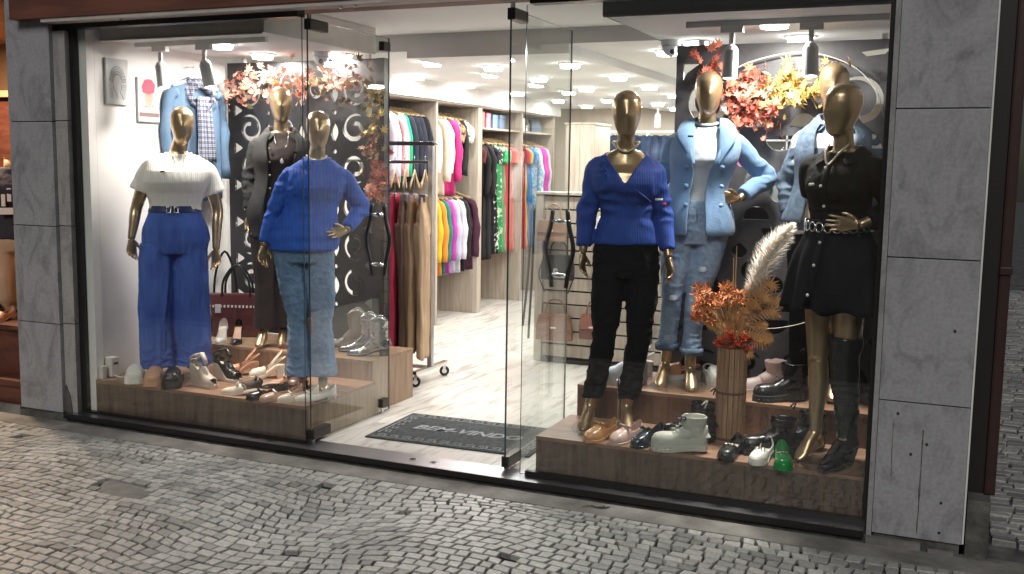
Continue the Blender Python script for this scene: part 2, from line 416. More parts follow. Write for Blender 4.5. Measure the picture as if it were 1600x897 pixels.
# cobbles: wavy courses of small stones
def wave(x): return 0.052 * math.sin(x * 2.6 + 0.6) + 0.03 * math.sin(x * 5.3 + 1.9)
stones = []
r2 = random.Random(11)
def courses(xa, xb, ya, yb, fade, step=0.058, wid=(0.052, 0.088)):
    nrow = int((yb - ya) / step)
    bounds = [yb - k * step for k in range(nrow + 1)]
    for k in range(nrow):
        x = xa + r2.random() * 0.06
        k0 = min(1, k / fade); k1 = min(1, (k + 1) / fade)
        while x < xb:
            w = r2.uniform(*wid)
            if r2.random() < 0.06: w *= 1.3
            jit = lambda s=0.0045: r2.uniform(-s, s)
            def P(px, kk, yy): return (px, yy + kk * (wave(px) + 0.07 * noise.noise(Vector((px * 0.9, 0.4, 3))) + 0.014 * noise.noise(Vector((px * 4.5, yy * 2.2, 0))) + 0.005 * noise.noise(Vector((px * 12, yy * 8, 5)))))
            sk = 0.018 * noise.noise(Vector((x * 2.0, k * 0.16, 7))) + r2.uniform(-0.004, 0.004)
            q = [P(x + sk, k1, bounds[k + 1]), P(x + w + sk, k1, bounds[k + 1]), P(x + w - sk, k0, bounds[k]), P(x - sk, k0, bounds[k])]
            cx = sum(p[0] for p in q) / 4; cy = sum(p[1] for p in q) / 4
            g = 0.0046
            q = [(px + math.copysign(g, cx - px) + jit(), py + math.copysign(g, cy - py) + jit()) for px, py in q]
            stones.append((cx, cy, q, r2.uniform(-0.0015, 0.0015), r2.uniform(-0.016, 0.016), r2.uniform(-0.016, 0.016)))
            x += w
courses(-5.2, 3.3, -3.2, -0.19, 4.0)
PATCHC = (-1.72, -0.86)       # grey mortar patch where stones are missing
def stone_mb(mb, s, local=False):
    cx, cy, q, dz, tx, ty = s
    ox, oy = (cx, cy) if local else (0, 0)
    def z(x, y): return dz + (x - cx) * tx + (y - cy) * ty
    lo = [(x - ox, y - oy, -0.03) for x, y in q]
    mi = [(x - ox, y - oy, z(x, y) - 0.0035) for x, y in q]
    ins = [(x + (cx - x) * 0.09, y + (cy - y) * 0.09) for x, y in q]
    hi = [(x - ox, y - oy, z(x, y)) for x, y in ins]
    mb.add(lo + mi + hi, [(0, 1, 5, 4), (1, 2, 6, 5), (2, 3, 7, 6), (3, 0, 4, 7), (4, 5, 9, 8), (5, 6, 10, 9), (6, 7, 11, 10), (7, 4, 8, 11), (8, 9, 10, 11)])
def in_patch(cx, cy):
    u = (cx - PATCHC[0]) / 0.155; v = (cy - PATCHC[1]) / 0.10
    return abs(u + 0.35 * v) < 1 and abs(v) < 1
stones = [s for s in stones if not in_patch(s[0], s[1]) and r2.random() > 0.004]
# the 300 that show largest: the nearest ones inside the frame
inv = cm.inverted()
def in_view(p):
    q = inv @ Vector(p)
    if q.z > -0.1: return False
    u = 800 + 1590 * q.x / -q.z; v = 448.5 - 1590 * q.y / -q.z
    return -10 < u < 1610 and -10 < v < 905
vis = [s for s in stones if in_view((s[0], s[1], 0))]
vis.sort(key=lambda s: (Vector((s[0], s[1], 0)) - Vector((1.963, -4.543, 1.6))).length)
near = set(id(s) for s in vis[:300])
rest = MB()
for s in stones:
    if id(s) in near:
        b = MB(); stone_mb(b, s, True); o = part('stone', b, STONE, pave); o.location = (s[0], s[1], 0)
    else: stone_mb(rest, s)
o = part('small_stones', rest, STONE, pave); o['kind'] = 'stuff'
pm = MB(); n_ = 18
pm.loft([[Vector((PATCHC[0] + (0.155 - e) * (1 + 0.13 * math.sin(3 * a + 1)) * math.copysign(abs(math.cos(a)) ** 0.6, math.cos(a)) - 0.05 * math.sin(a), PATCHC[1] + (0.10 - e) * math.copysign(abs(math.sin(a)) ** 0.6, math.sin(a)), z)) for a in [2 * PI * k / n_ for k in range(n_)]] for e, z in ((-0.012, -0.02), (0.0, -0.009), (0.03, -0.006))])
part('mortar_patch', pm, mat('mortar', (0.13, 0.13, 0.125), 0.8, scale=20, c2=(0.19, 0.19, 0.18), bump=0.5), pave)
# litter
lit = MB().add([(0, 0, 0.004), (0.03, 0.006, 0.012), (0.034, 0.02, 0.003), (0.012, 0.018, 0.009), (0.02, 0.01, 0.02)], [(0, 1, 4), (1, 2, 4), (2, 3, 4), (3, 0, 4), (0, 3, 2, 1)])
paper = mat('white_paper', (0.7, 0.7, 0.68), 0.8)
o = part('paper_scrap', lit, paper); o.location = (-1.34, -1.55, 0.0); tag(o, 'small white paper scrap lying on the cobbles near the bottom left corner', 'litter')
o = part('paper_scrap', MB().add([(0, 0, 0.004), (0.02, 0.003, 0.012), (0.02, 0.016, 0.003), (0.0, 0.012, 0.009), (0.01, 0.008, 0.018)], [(0, 1, 4), (1, 2, 4), (2, 3, 4), (3, 0, 4), (0, 3, 2, 1)]), paper); o.location = (-0.68, -0.3, 0.0); tag(o, 'tiny white scrap by the concrete strip below the open doorway', 'litter')
dl = MB()
for k in range(7):
    a = k * 0.9; dl.add([(0.012 * k, 0.01 * math.sin(a), 0.004), (0.012 * k + 0.02, 0.012 * math.cos(a), 0.012), (0.012 * k + 0.008, 0.014, 0.006 + 0.003 * (k % 3))], [(0, 1, 2)])
o = part('dead_leaf', dl, mat('dead_leaf', (0.03, 0.025, 0.02), 0.8)); o.location = (0.98, -0.80, 0.0); tag(o, 'dark crumpled leaf on the cobbles at the bottom edge of the view', 'leaf')
o = part('dead_leaf', dl, MATS['dead_leaf']); o.location = (0.42, -0.14, 0.004); o.rotation_euler = (0, 0, 0.3); o.scale = (1.5, 1.2, 0.8); tag(o, 'dark leaf scraps on the concrete strip below the right window', 'leaf')

# street beyond the right pillar
side = MB()
r3 = random.Random(5)
y = 0.25
while y < 11:
    x = 2.18
    st = 0.07 + y * 0.006
    while x < 4.2 + y * 0.16:
        w = r3.uniform(0.07, 0.13) * (1 + y * 0.06); q = [(x + 0.006, y + 0.005), (x + w - 0.006, y + r3.uniform(0, 0.012)), (x + w - 0.006, y + st - 0.008), (x + 0.006, y + st - 0.006)]
        q = [(a + r3.uniform(-0.005, 0.005), b + r3.uniform(-0.005, 0.005)) for a, b in q]
        stone_mb(side, (x + w / 2, y + st / 2, q, r3.uniform(-0.004, 0.006), r3.uniform(-0.05, 0.05), r3.uniform(-0.05, 0.05)))
        x += w
    y += st
sd = struct('side_street', MB().box((2.071, 0.0, -0.2), (14, 60, -0.024)), mat('street_paving', (0.07, 0.07, 0.07), 0.5, scale=10, c2=(0.2, 0.195, 0.19), bump=0.8, bscale=6))
o = part('street_stones', side, STONE, sd); o['kind'] = 'stuff'

# ============================================================ THE FACADE
# shop plinth step and threshold
struct('shop_floor_slab', MB().box((-3.4, 0.0, -0.2), (1.72, 9.4, 0.028)), DARKC)
t = thing('threshold', 'long dark metal sill plate running under both shop windows and the doorway', 'threshold', (0, 0, 0))
part('sill_plate', MB().box((-3.0, -0.022, 0.036), (1.675, 0.155, 0.0505)), STEEL, t)
part('nosing', MB().box((-3.0, -0.03, 0.020), (1.675, -0.0225, 0.0508)).box((-3.0, -0.0222, 0.0285), (1.675, 0.02, 0.0355)), BLACKM, t)
for x in (-0.60, -0.48):
    k = MB(); k.cyl((x, 0.06, 0.0506), 0.017, 0.004, 16); k.cyl((x, 0.06, 0.0547), 0.008, 0.003, 12)
    part('floor_bolt_socket', k, CHROME, t)
part('track_strip', MB().box((0.045, 0.055, 0.0507), (1.675, 0.085, 0.078)), BLACKM, t)
part('track_strip', MB().box((-3.0, 0.055, 0.0507), (-1.29, 0.085, 0.062)), BLACKM, t)

def slab_pillar(name, label, x0, x1, y0, y1, joints, zt, m=MARB):
    t = thing(name, label, 'pillar', ((x0 + x1) / 2, y0, 0))
    cx = (x0 + x1) / 2
    part('core', MB().box((x0 - cx + 0.008, 0.012, -0.15), (x1 - cx - 0.008, y1 - y0, zt)), DARKC, t)
    zz = [0.045] + list(joints) + [zt]
    for a, b in zip(zz, zz[1:]):
        h = b - a - 0.005
        mb = MB().box((x0 - cx, 0, -h / 2), (x1 - cx, 0.03, h / 2))
        o = part('marble_slab', mb, m, t, bevel=0.0025); o.location = (0, rnd.uniform(-0.001, 0.001), a + h / 2)
    return t
P1 = slab_pillar('marble_pillar', 'grey marble pillar of four stacked slabs to the left of the shop window', -3.39, -3.035, -0.0, 0.28, (0.60, 1.20, 1.83), 3.3)
for a, b in ((0.045, 0.60), (0.605, 1.20), (1.205, 1.83), (1.835, 2.36)):
    h = b - a; o = part('edge_slab', MB().box((-0.047, -0.05, -h / 2), (0.047, 0.0, h / 2)), marble('pale_marble', (0.42, 0.41, 0.40), (0.22, 0.21, 0.21), 0.45), P1, bevel=0.002)
    o.location = (0.2265, 0.075, (a + b) / 2)
# broken corner and holes
chip = MB(); chip.add([(-0.02, -0.006, 0), (0.035, -0.006, 0), (0.02, -0.006, 0.10), (-0.012, -0.006, 0.17), (-0.02, -0.0, 0), (0.035, 0.0, 0), (0.02, 0.0, 0.10), (-0.012, 0.0, 0.17)], [(0, 1, 2, 3), (0, 4, 5, 1), (1, 5, 6, 2), (2, 6, 7, 3), (3, 7, 4, 0)])
o = part('broken_mortar', chip, DARKC, P1); o.location = (0.20, 0.025, 0.05)
P2 = slab_pillar('marble_pillar', 'grey marble pillar of stacked slabs with rust streaks to the right of the window', 1.705, 2.062, -0.0, 0.30, (0.635, 1.247, 1.862), 3.3)
part('edge_strip', MB().box((-0.2015, 0.004, -0.0), (-0.1805, 0.06, 3.3)), marble('pale_marble2', (0.36, 0.36, 0.37), (0.2, 0.2, 0.2), 0.35), P2)
part('bright_edge', MB().box((0.1795, -0.003, 0.05), (0.1865, 0.03, 3.2)), mat('white_corner_strip', (0.75, 0.75, 0.72), 0.4), P2)
for (x, z) in ((0.10, 0.95), (-0.10, 0.58), (0.02, 0.46), (0.09, 0.215), (0.09, 0.085), (-0.04, 0.41)):
    k = MB(); k.cyl((0, 0, 0), 0.006, 0.002, 10); o = part('drill_hole', k, RUBBER, P2); o.location = (x, -0.0035, z); o.rotation_euler = (R(-90), 0, 0)
rs = mat('rust_streak', (0.12, 0.095, 0.085), 0.8, var=0.4, scale=30)
for (x, z0, z1, w) in ((0.003, 0.07, 0.52, 0.0030), (-0.115, 0.30, 0.54, 0.0016)):
    b = MB(); pts = []
    n = 16
    L = []; Rr = []
    for i in range(n + 1):
        z = z0 + (z1 - z0) * i / n; c = x + 0.009 * noise.noise(Vector((x, 0, z * 7))); ww = w * (0.5 + abs(noise.noise(Vector((x + 3, 1, z * 14)))) * 1.6)
        L.append((c - ww, -0.0032, z)); Rr.append((c + ww, -0.0032, z))
    b.add(L + Rr, [(i, n + 1 + i, n + 2 + i, i + 1) for i in range(n)])
    part('rust_streak', b, rs, P2)
part('base_rubble', MB().box((-0.20, -0.03, -0.02), (0.02, -0.002, 0.03)).box((0.05, -0.025, -0.02), (0.15, -0.002, 0.012)), CONC, P2)

# black post with stone plinth right of the pillar
t = thing('steel_post', 'dark brown steel post on a stone plinth at the far right corner', 'post', (2.20, 0.15, 0))
part('plinth', MB().box((-0.125, -0.12, -0.1), (-0.035, 0.2, 0.235)), DARKC, t, bevel=0.008)
PM = mat('dark_maroon_paint', (0.035, 0.014, 0.012), 0.45, var=0.2)
part('shaft', MB().box((-0.128, 0.0, 0.2355), (-0.062, 0.12, 3.4)), mat('near_black_paint', (0.012, 0.009, 0.009), 0.5), t)
part('maroon_rail', MB().box((-0.0615, -0.02, 0.2356), (-0.018, 0.06, 3.4)), PM, t, bevel=0.01)
part('joint_collar', MB().box((-0.0618, -0.028, 1.18), (-0.013, 0.066, 1.215)), PM, t, bevel=0.006)

# brown fascia beam above the opening
t = thing('fascia_beam', 'brown painted beam across the top of the shopfront', 'beam', (0, 0, 2.4))
part('beam_board', MB().box((-3.27, -0.07, 0.022), (-0.2, 0.30, 1.0)), mat('brown_beam_paint', (0.14, 0.055, 0.036), 0.55, var=0.25, scale=6, stretch=(0.4, 1, 3), bump=0.1), t)
part('beam_board', MB().box((-0.199, -0.07, 0.022), (1.66, 0.30, 1.0)), mat('dark_beam_paint', (0.06, 0.035, 0.028), 0.55, var=0.25, scale=6, bump=0.1), t)
part('light_trim', MB().box((-3.03, -0.06, -0.001), (1.66, 0.035, 0.0215)), mat('trim_plaster', (0.50, 0.45, 0.42), 0.7, var=0.1), t)
part('glazing_channel', MB().box((-3.0, 0.036, -0.03), (-1.29, 0.105, 0.021)), BLACKM, t)
part('glazing_channel', MB().box((0.04, 0.036, -0.03), (1.66, 0.105, 0.021)), BLACKM, t)
for x in (-2.45, -0.98, -0.89):
    part('bolt', MB().cyl((x, -0.02, -0.012), 0.01, 0.0105, 10), CHROME, t)
# dark jambs
t = thing('window_jamb', 'thin black metal jamb at the left end of the left window', 'frame', (-2.95, 0.07, 0))
part('jamb_profile', MB().box((0.012, -0.012, 0.051), (0.046, 0.022, 2.368)), BLACKM, t)
t = thing('window_jamb', 'thin black metal jamb between right window and marble pillar', 'frame', (1.66, 0.07, 0))
part('jamb_profile', MB().box((0.0, -0.03, 0.051), (0.026, 0.03, 2.368)), BLACKM, t)

# ============================================================ GLASS
def pane(name, label, a, b, edges=True):
    """a, b opposite corners of a 10 mm sheet standing on its lower edge"""
    t = thing(name, label, 'glass door' if 'door' in name else 'window', (a[0], a[1], a[2]))
    x, y, z = (b[i] - a[i] for i in range(3))
    mb = MB().box((0, 0, 0), (x, y, z))
    if x > y: ed = (3, 5, 0, 1)
    else: ed = (2, 4, 0, 1)
    mb.mi = [1 if i in ed else 0 for i in range(6)]
    part('glass_sheet', mb, None, t, mats=[GLASS, GEDGE])
    return t
pane('window_pane', 'large fixed glass pane in front of the left window display', (-2.905, 0.065, 0.056), (-1.285, 0.075, 2.37))
pane('window_pane', 'large fixed glass pane in front of the right window display', (0.012, 0.065, 0.056), (1.66, 0.075, 2.37))
def clamp(t, loc, sz, rod=True):
    o = part('patch_fitting', MB().box((-sz[0] / 2, -sz[1] / 2, -sz[2] / 2), (sz[0] / 2, sz[1] / 2, sz[2] / 2)), PATCH, t, bevel=0.006)
    o.location = loc
    return o
def door(label, x, side):
    t = pane('glass_door', label, (x - 0.005, 0.09, 0.062), (x + 0.005, 0.94, 2.36))
    x0 = 0.005
    clamp(t, (x0, 0.085, 0.035), (0.042, 0.17, 0.058)); clamp(t, (x0, 0.085, 2.275), (0.042, 0.17, 0.058))
    if side < 0:
        clamp(t, (x0, 0.78, 0.055), (0.04, 0.07, 0.055)); clamp(t, (x0, 0.80, 2.245), (0.04, 0.075, 0.055))
        part('floor_pin', MB().cyl((x0, 0.77, -0.010), 0.01, 0.04, 10), CHROME, t)
    part('pivot', MB().cyl((x0, 0.02, -0.011), 0.012, 0.02, 10).cyl((x0, 0.02, 2.30), 0.012, 0.03, 10), CHROME, t)
    for s in (-1, 1):
        h = MB(); c = x0 + s * 0.055; y0 = 0.72
        pts = curve_tube([(c - s * 0.012, y0, 0.86), (c, y0, 0.95), (c + s * 0.028, y0, 1.08), (c, y0, 1.21), (c - s * 0.012, y0, 1.30)], 16)
        h.tube(pts, [(0.013, 0.013)] * 17, 10)
        hd = part('pull_handle', h, BLACKM, t, smooth=True)
        part('handle_bracket', MB().tube([(x0, y0, 0.93), (c + s * 0.004, y0, 0.93)], 0.012, 10).tube([(x0, y0, 1.235), (c + s * 0.004, y0, 1.235)], 0.012, 10), CHROME, hd, smooth=True)
    return t
door('left glass door leaf standing open inwards beside the jeans mannequin', -1.265, -1)
door('right glass door leaf standing open inwards beside the right platform', -0.08, 1)

# ============================================================ SHOP SHELL
XL, XR, YB = -2.87, 1.68, 8.6
wl = MB(); wl.box((XL - 0.15, 0.165, 0.0), (XL, 3.18, 2.6)); struct('side_wall', wl, WHITEW)
struct('side_wall_front', MB().box((XL - 0.15, 0.10, 0.0), (XL + 0.022, 0.160, 2.6)), WHITEW)
struct('inner_side_wall', MB().box((-3.30, 3.181, 0.0), (-3.20, YB, 2.6)), WHITEW)
struct('right_wall', MB().box((XR + 0.01, 0.31, 0.0), (XR + 0.16, YB, 2.6)), mat('dark_side_paint', (0.2, 0.19, 0.185), 0.7))
struct('right_wall_front', MB().box((1.688, 0.085, 0.0), (1.7, 0.309, 2.6)), mat('dark_side_paint', (0.2, 0.19, 0.185), 0.7))
struct('back_wall', MB().box((-3.3, YB, 0.0), (1.9, YB + 0.1, 2.6)), mat('beige_back_wall', (0.48, 0.42, 0.35), 0.7, var=0.08, scale=2, stretch=(4, 1, 0.3)))
# ceilings
ce = MB()
ce.box((-3.02, 0.1, 2.50), (1.72, 1.80, 2.56))             # raised ceiling over the doorway
ce.box((-1.62, 1.80, 2.34), (-0.42, YB, 2.61))             # middle
ce.box((-3.3, 1.801, 2.385), (-1.6205, YB, 2.61))
ce.box((-0.4195, 1.801, 2.40), (1.72, YB, 2.61))
struct('ceiling', ce, CEIL)
struct('bulkhead', MB().box((-1.621, 1.792, 2.338), (-0.4185, 1.7995, 2.4995)).box((-3.02, 1.792, 2.384), (-1.6215, 1.7995, 2.4995)).box((-0.418, 1.792, 2.399), (1.72, 1.7995, 2.4995)), FASCIA)
def soffit(name, x0, x1, y0, y1):
    o = struct(name, MB().box((x0, y0, 2.33), (x1, y1, 2.498)), CEIL)
    return o
soffit('left_soffit', -2.868, -1.66, 0.24, 1.43)
soffit('right_soffit', 0.345, 1.686, 0.24, 1.50)
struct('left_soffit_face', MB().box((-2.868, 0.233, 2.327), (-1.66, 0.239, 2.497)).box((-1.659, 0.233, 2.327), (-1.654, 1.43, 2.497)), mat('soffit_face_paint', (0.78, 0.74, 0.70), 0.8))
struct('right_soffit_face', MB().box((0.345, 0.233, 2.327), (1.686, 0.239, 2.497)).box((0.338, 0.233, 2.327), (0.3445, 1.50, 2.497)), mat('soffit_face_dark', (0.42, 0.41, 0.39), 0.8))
struct('soffit_trim', MB().box((-2.868, 0.226, 2.318), (-1.66, 0.2325, 2.329)).box((0.345, 0.226, 2.318), (1.686, 0.2325, 2.329)), mat('trim_plaster', (0.5, 0.45, 0.42), 0.7))

# floor of long marble-look planks
fl = struct('shop_floor', MB().box((-3.2, 0.156, 0.0285), (1.70, YB, ZF - 0.006)), mat('floor_grout', (0.33, 0.31, 0.28), 0.8))
fm, nt, b = node_mat('marble_plank')
b.inputs['Roughness'].default_value = 0.22
tc = nt.nodes.new('ShaderNodeTexCoord'); oi = nt.nodes.new('ShaderNodeObjectInfo'); ad = nt.nodes.new('ShaderNodeVectorMath')
ml = nt.nodes.new('ShaderNodeMath'); ml.operation = 'MULTIPLY'; ml.inputs[1].default_value = 20
nt.links.new(oi.outputs['Random'], ml.inputs[0]); nt.links.new(tc.outputs['Object'], ad.inputs[0]); nt.links.new(ml.outputs[0], ad.inputs[1])
mp = nt.nodes.new('ShaderNodeMapping'); mp.inputs['Scale'].default_value = (7, 1.1, 1); nt.links.new(ad.outputs[0], mp.inputs[0])
nz = nt.nodes.new('ShaderNodeTexNoise'); nz.inputs['Scale'].default_value = 1.6; nz.inputs['Detail'].default_value = 7; nz.inputs['Distortion'].default_value = 1.2; nt.links.new(mp.outputs[0], nz.inputs['Vector'])
cr = nt.nodes.new('ShaderNodeValToRGB'); e = cr.color_ramp.elements; e[0].position = 0.33; e[0].color = (0.46, 0.435, 0.40, 1); e[1].position = 0.5; e[1].color = (0.66, 0.645, 0.61, 1); x = e.new(0.43); x.color = (0.58, 0.565, 0.53, 1)
nt.links.new(nz.outputs['Fac'], cr.inputs[0]); nt.links.new(cr.outputs[0], b.inputs['Base Color'])
MATS['plank'] = fm
W_, L_ = 0.20, 1.2
pl = {}
for i in range(25):
    x0 = -3.19 + i * W_; off = (i * 0.43) % L_
    y = 0.157 - off
    while y < YB - 0.05:
        a, bb = max(y, 0.157), min(y + L_, YB - 0.01)
        if bb - a > 0.02 and x0 + W_ < 1.7:
            key = round(bb - a, 3)
            if key not in pl: pl[key] = MB().box((0, 0, 0), (W_ - 0.0022, bb - a - 0.0022, 0.006)).mesh('floor_plank')
            o = link('floor_plank', pl[key], fm, fl); o.location = (x0, a, ZF - 0.0059)
        y += L_

# downlights
DL = emit('downlight_glow', (1.0, 0.97, 0.93), 17)
RIM = mat('downlight_rim', (0.8, 0.8, 0.78), 0.5)
def downlight(x, y, z, label, e=7.5, colr=(1, 0.955, 0.90), r=0.082):
    t = thing('downlight', label, 'ceiling light', (x, y, z), 0, 'round downlights in the shop ceiling')
    part('rim', MB().cyl((0, 0, -0.010), r * 1.0, 0.0098, 24, r * 1.12), RIM, t)
    part('diffuser', MB().cyl((0, 0, -0.034), r * 0.80, 0.0238, 24, r * 0.88), DL, t)
    ld = bpy.data.lights.new('downlight_lamp', 'AREA'); ld.shape = 'DISK'; ld.size = 0.15; ld.energy = e; ld.color = colr
    lo = bpy.data.objects.new('downlight_lamp', ld); col.objects.link(lo); lo.parent = t; lo.location = (0, 0, -0.038)
LW = [(-2.27, 0.62, 'round downlight over the white blouse mannequin beside the spotlights'), (-2.40, 1.20, 'round downlight over the dark jacket mannequin near the black screen'), (-1.88, 1.36, 'round downlight at the back right corner of the left window ceiling')]
for x, y, l in LW: downlight(x, y, 2.33, l, 13, (1, 0.92, 0.85))
for x, y, l in [(1.08, 0.68, 'round downlight between the two spotlights over the right window'), (0.53, 1.35, 'bright round downlight above the light blue jacket mannequin'), (1.12, 1.30, 'round downlight over the yellow leaves near the right black screen')]: downlight(x, y, 2.33, l, 16)
ROW = ['first', 'second', 'third', 'fourth', 'fifth', 'sixth', 'seventh']
colx = [(-2.45, 2.385, 'wall-side'), (-1.79, 2.385, 'left centre'), (-1.26, 2.34, 'centre'), (-0.66, 2.34, 'right centre'), (0.10, 2.40, 'right'), (0.95, 2.40, 'far right')]
for ci, (x, z, nm) in enumerate(colx):
    for ri, y in enumerate([2.42, 3.5, 4.5, 5.6, 6.8, 7.9]):
        if ci in (0,) and ri == 0: continue
        if ci > 3 and ri % 2: continue
        downlight(x + 0.04 * math.sin(ci * 3 + ri * 5), y + 0.06 * math.sin(ri * 3.1 + ci), z, f'round ceiling downlight, {ROW[ri]} back from the door in the {nm} row of the shop', 5.9 if ri < 4 else 5.2)

# spotlights on tracks
def spot(x, y, z, label, tilt, aim, body, e=18, colr=(1, 0.86, 0.76)):
    t = thing('track_spotlight', label, 'spotlight', (x, y, z), 0, 'track spotlights')
    part('track_adapter', MB().box((-0.055, -0.018, -0.032), (0.055, 0.018, -0.0005)), body, t, bevel=0.003)
    part('swivel_arm', MB().box((-0.012, -0.006, -0.10), (0.012, 0.006, -0.0325)), body, t)
    hd = MB(); rr = 0.036
    hd.loft([[Vector((r_ * math.cos(a), r_ * math.sin(a), zz)) for a in [2 * PI * k / 20 for k in range(20)]] for r_, zz in ((0.012, 0.012), (0.026, 0.0), (rr, -0.02), (rr * 1.06, -0.155), (rr * 0.9, -0.156), (rr * 0.85, -0.14))])
    h = part('lamp_head', hd, body, t, smooth=False); h.location = (0, 0, -0.10)
    d = Vector(aim) - Vector((x, y, z - 0.1)); q = d.to_track_quat('-Z', 'Y'); h.rotation_euler = q.to_euler()
    part('lens', MB().cyl((0, 0, -0.1535), rr * 0.84, 0.003, 16), emit('spot_glow', (1, 0.93, 0.85), 6), h)
    ld = bpy.data.lights.new('spot_lamp', 'SPOT'); ld.energy = e * 2.2; ld.spot_size = R(37); ld.spot_blend = 0.5; ld.shadow_soft_size = 0.03; ld.color = colr
    lo = bpy.data.objects.new('spot_lamp', ld); col.objects.link(lo); lo.parent = h; lo.location = (0, 0, -0.165)
SPW = mat('spot_white', (0.80, 0.79, 0.78), 0.45); SPG = mat('spot_grey', (0.58, 0.58, 0.59), 0.45)
o = part('light_track', MB().box((-2.79, 0.435, 2.302), (-1.80, 0.467, 2.3295)), SPW); tag(o, 'pale lighting track on the ceiling of the left window', 'light track')
o = part('light_track', MB().box((0.66, 0.585, 2.302), (1.62, 0.617, 2.3295)), SPG); tag(o, 'grey lighting track on the ceiling of the right window', 'light track')
spot(-2.60, 0.45, 2.302, 'white track spotlight nearest the two wall pictures', 0, (-2.20, 0.30, 0.3), SPW, 28, (1, 0.80, 0.68))
spot(-2.26, 0.45, 2.302, 'white track spotlight above the white blouse mannequin', 0, (-1.80, 0.50, 0.3), SPW, 48, (1, 0.80, 0.68))
spot(0.89, 0.60, 2.302, 'grey track spotlight hanging in front of the red leaves', 0, (0.86, 0.42, 0.3), SPG, 32, (1, 0.93, 0.85))
spot(1.27, 0.60, 2.302, 'grey track spotlight hanging in front of the yellow leaves', 0, (1.35, 0.35, 0.4), SPG, 36, (1, 0.93, 0.85))
for x, y, l in ((-1.35, 7.3, 'small white ceiling spotlight at the back of the shop, left of a pair'), (-1.05, 7.2, 'small white ceiling spotlight at the back of the shop, right of a pair'), (-0.2, 6.2, 'small white ceiling spotlight seen just right of the blue sweater mannequin head')):
    z_ = 2.34 if x < -0.42 else 2.40
    spot(x, y, z_ - 0.0005, l, 0, (x - 0.1, y + 0.5, 0.5), mat('spot_bright', (0.8, 0.8, 0.8), 0.4), 6, (1, 0.97, 0.95))
# dome cameras
for x, y, l in ((-1.93, 1.20, 'grey dome security camera on the left window ceiling'), (0.40, 1.28, 'grey dome security camera on the right window ceiling')):
    t = thing('security_camera', l, 'camera', (x, y, 2.3295))
    part('base_ring', MB().cyl((0, 0, -0.03), 0.055, 0.0299, 20, 0.06), SPG, t)
    m2 = MB(); m2.loft([[Vector((0.052 * math.cos(b) * math.cos(a), 0.052 * math.cos(b) * math.sin(a), -0.031 - 0.06 * math.sin(b))) for a in [2 * PI * k / 20 for k in range(20)]] for b in [PI / 2 * i / 6 * 0.98 for i in range(7)]])
    dm = part('dome', m2, SPG, t, smooth=True)
    part('lens', MB().ball((0.02, -0.035, -0.065), 0.016, 10, 6), RUBBER, dm, smooth=True)

# ============================================================ DOORMAT
mt = mat('mat_pile', (0.035, 0.042, 0.045), 0.95, scale=60, c2=(0.085, 0.095, 0.10), bump=0.8, bscale=260)
ma = Vector((-1.06, 0.325, 0)); ax = (Vector((-0.12, 0.36, 0)) - ma); ux = ax.normalized(); uy = Vector((-ux.y, ux.x, 0)); LW_ = ax.length + 0.06; LH_ = 0.60
t = thing('doormat', 'charcoal doormat with grey BEM VINDO lettering and Greek key border', 'doormat', (ma.x, ma.y, 0.0502), math.atan2(ux.y, ux.x))
part('mat_body', MB().box((0, 0, 0), (LW_, LH_, 0.009)), mt, t, bevel=0.002)
keym = mat('mat_print', (0.17, 0.185, 0.19), 0.95, scale=80, c2=(0.30, 0.32, 0.33), bump=0.6, bscale=300)
kb = MB()
def seg(x0, y0, x1, y1): kb.box((min(x0, x1), min(y0, y1), 0.0092), (max(x0, x1), max(y0, y1), 0.0118))
def key(x, y, u, dx, dy):
    """one Greek key hook in a cell of size u; dx, dy orient it"""
    w = u * 0.13
    P = [(0, 0), (0.86, 0), (0.86, 0.66), (0.3, 0.66), (0.3, 0.33), (0.6, 0.33)]
    for (a, b), (c, d) in zip(P, P[1:]):
        if dy: a, b, c, d = b, a, d, c
        X0, Y0, X1, Y1 = x + a * u, y + b * u, x + c * u, y + d * u
        seg(min(X0, X1) - 0, min(Y0, Y1), max(X0, X1) + w, max(Y0, Y1) + w)
u = 0.075; nx = int((LW_ - 0.05) / u); ny = int((LH_ - 0.05) / u)
u1 = (LW_ - 0.05) / nx
for i in range(nx):
    key(0.025 + i * u1, 0.02, u1, 0, 0); key(0.025 + i * u1, LH_ - 0.02 - u1 * 0.82, u1, 0, 0)
u2 = (LH_ - 0.04 - 2 * u1) / (ny - 2)
for j in range(ny - 2):
    key(0.025, 0.02 + u1 + j * u2, u2, 0, 1); key(LW_ - 0.025 - u2 * 0.82, 0.02 + u1 + j * u2, u2, 0, 1)
o = part('key_border', kb, keym, t)
def text_mesh(s, size, ext=0.001, shear=0.0, bold=0.0):
    c = bpy.data.curves.new('txt', 'FONT'); c.body = s; c.size = size; c.extrude = ext; c.shear = shear; c.offset = bold; c.align_x = 'CENTER'; c.align_y = 'CENTER'; c.resolution_u = 3
    o = bpy.data.objects.new('txt', c); col.objects.link(o)
    dg = bpy.context.evaluated_depsgraph_get(); me = bpy.data.meshes.new_from_object(o.evaluated_get(dg)); bpy.data.objects.remove(o)
    return me
me = text_mesh('BEM-VINDO', 0.125, 0.0014, 0.25, 0.003)
o = link('lettering', me, mat('mat_letters', (0.27, 0.29, 0.30), 0.9, var=0.1), t); o.location = (LW_ / 2, LH_ / 2, 0.0107)

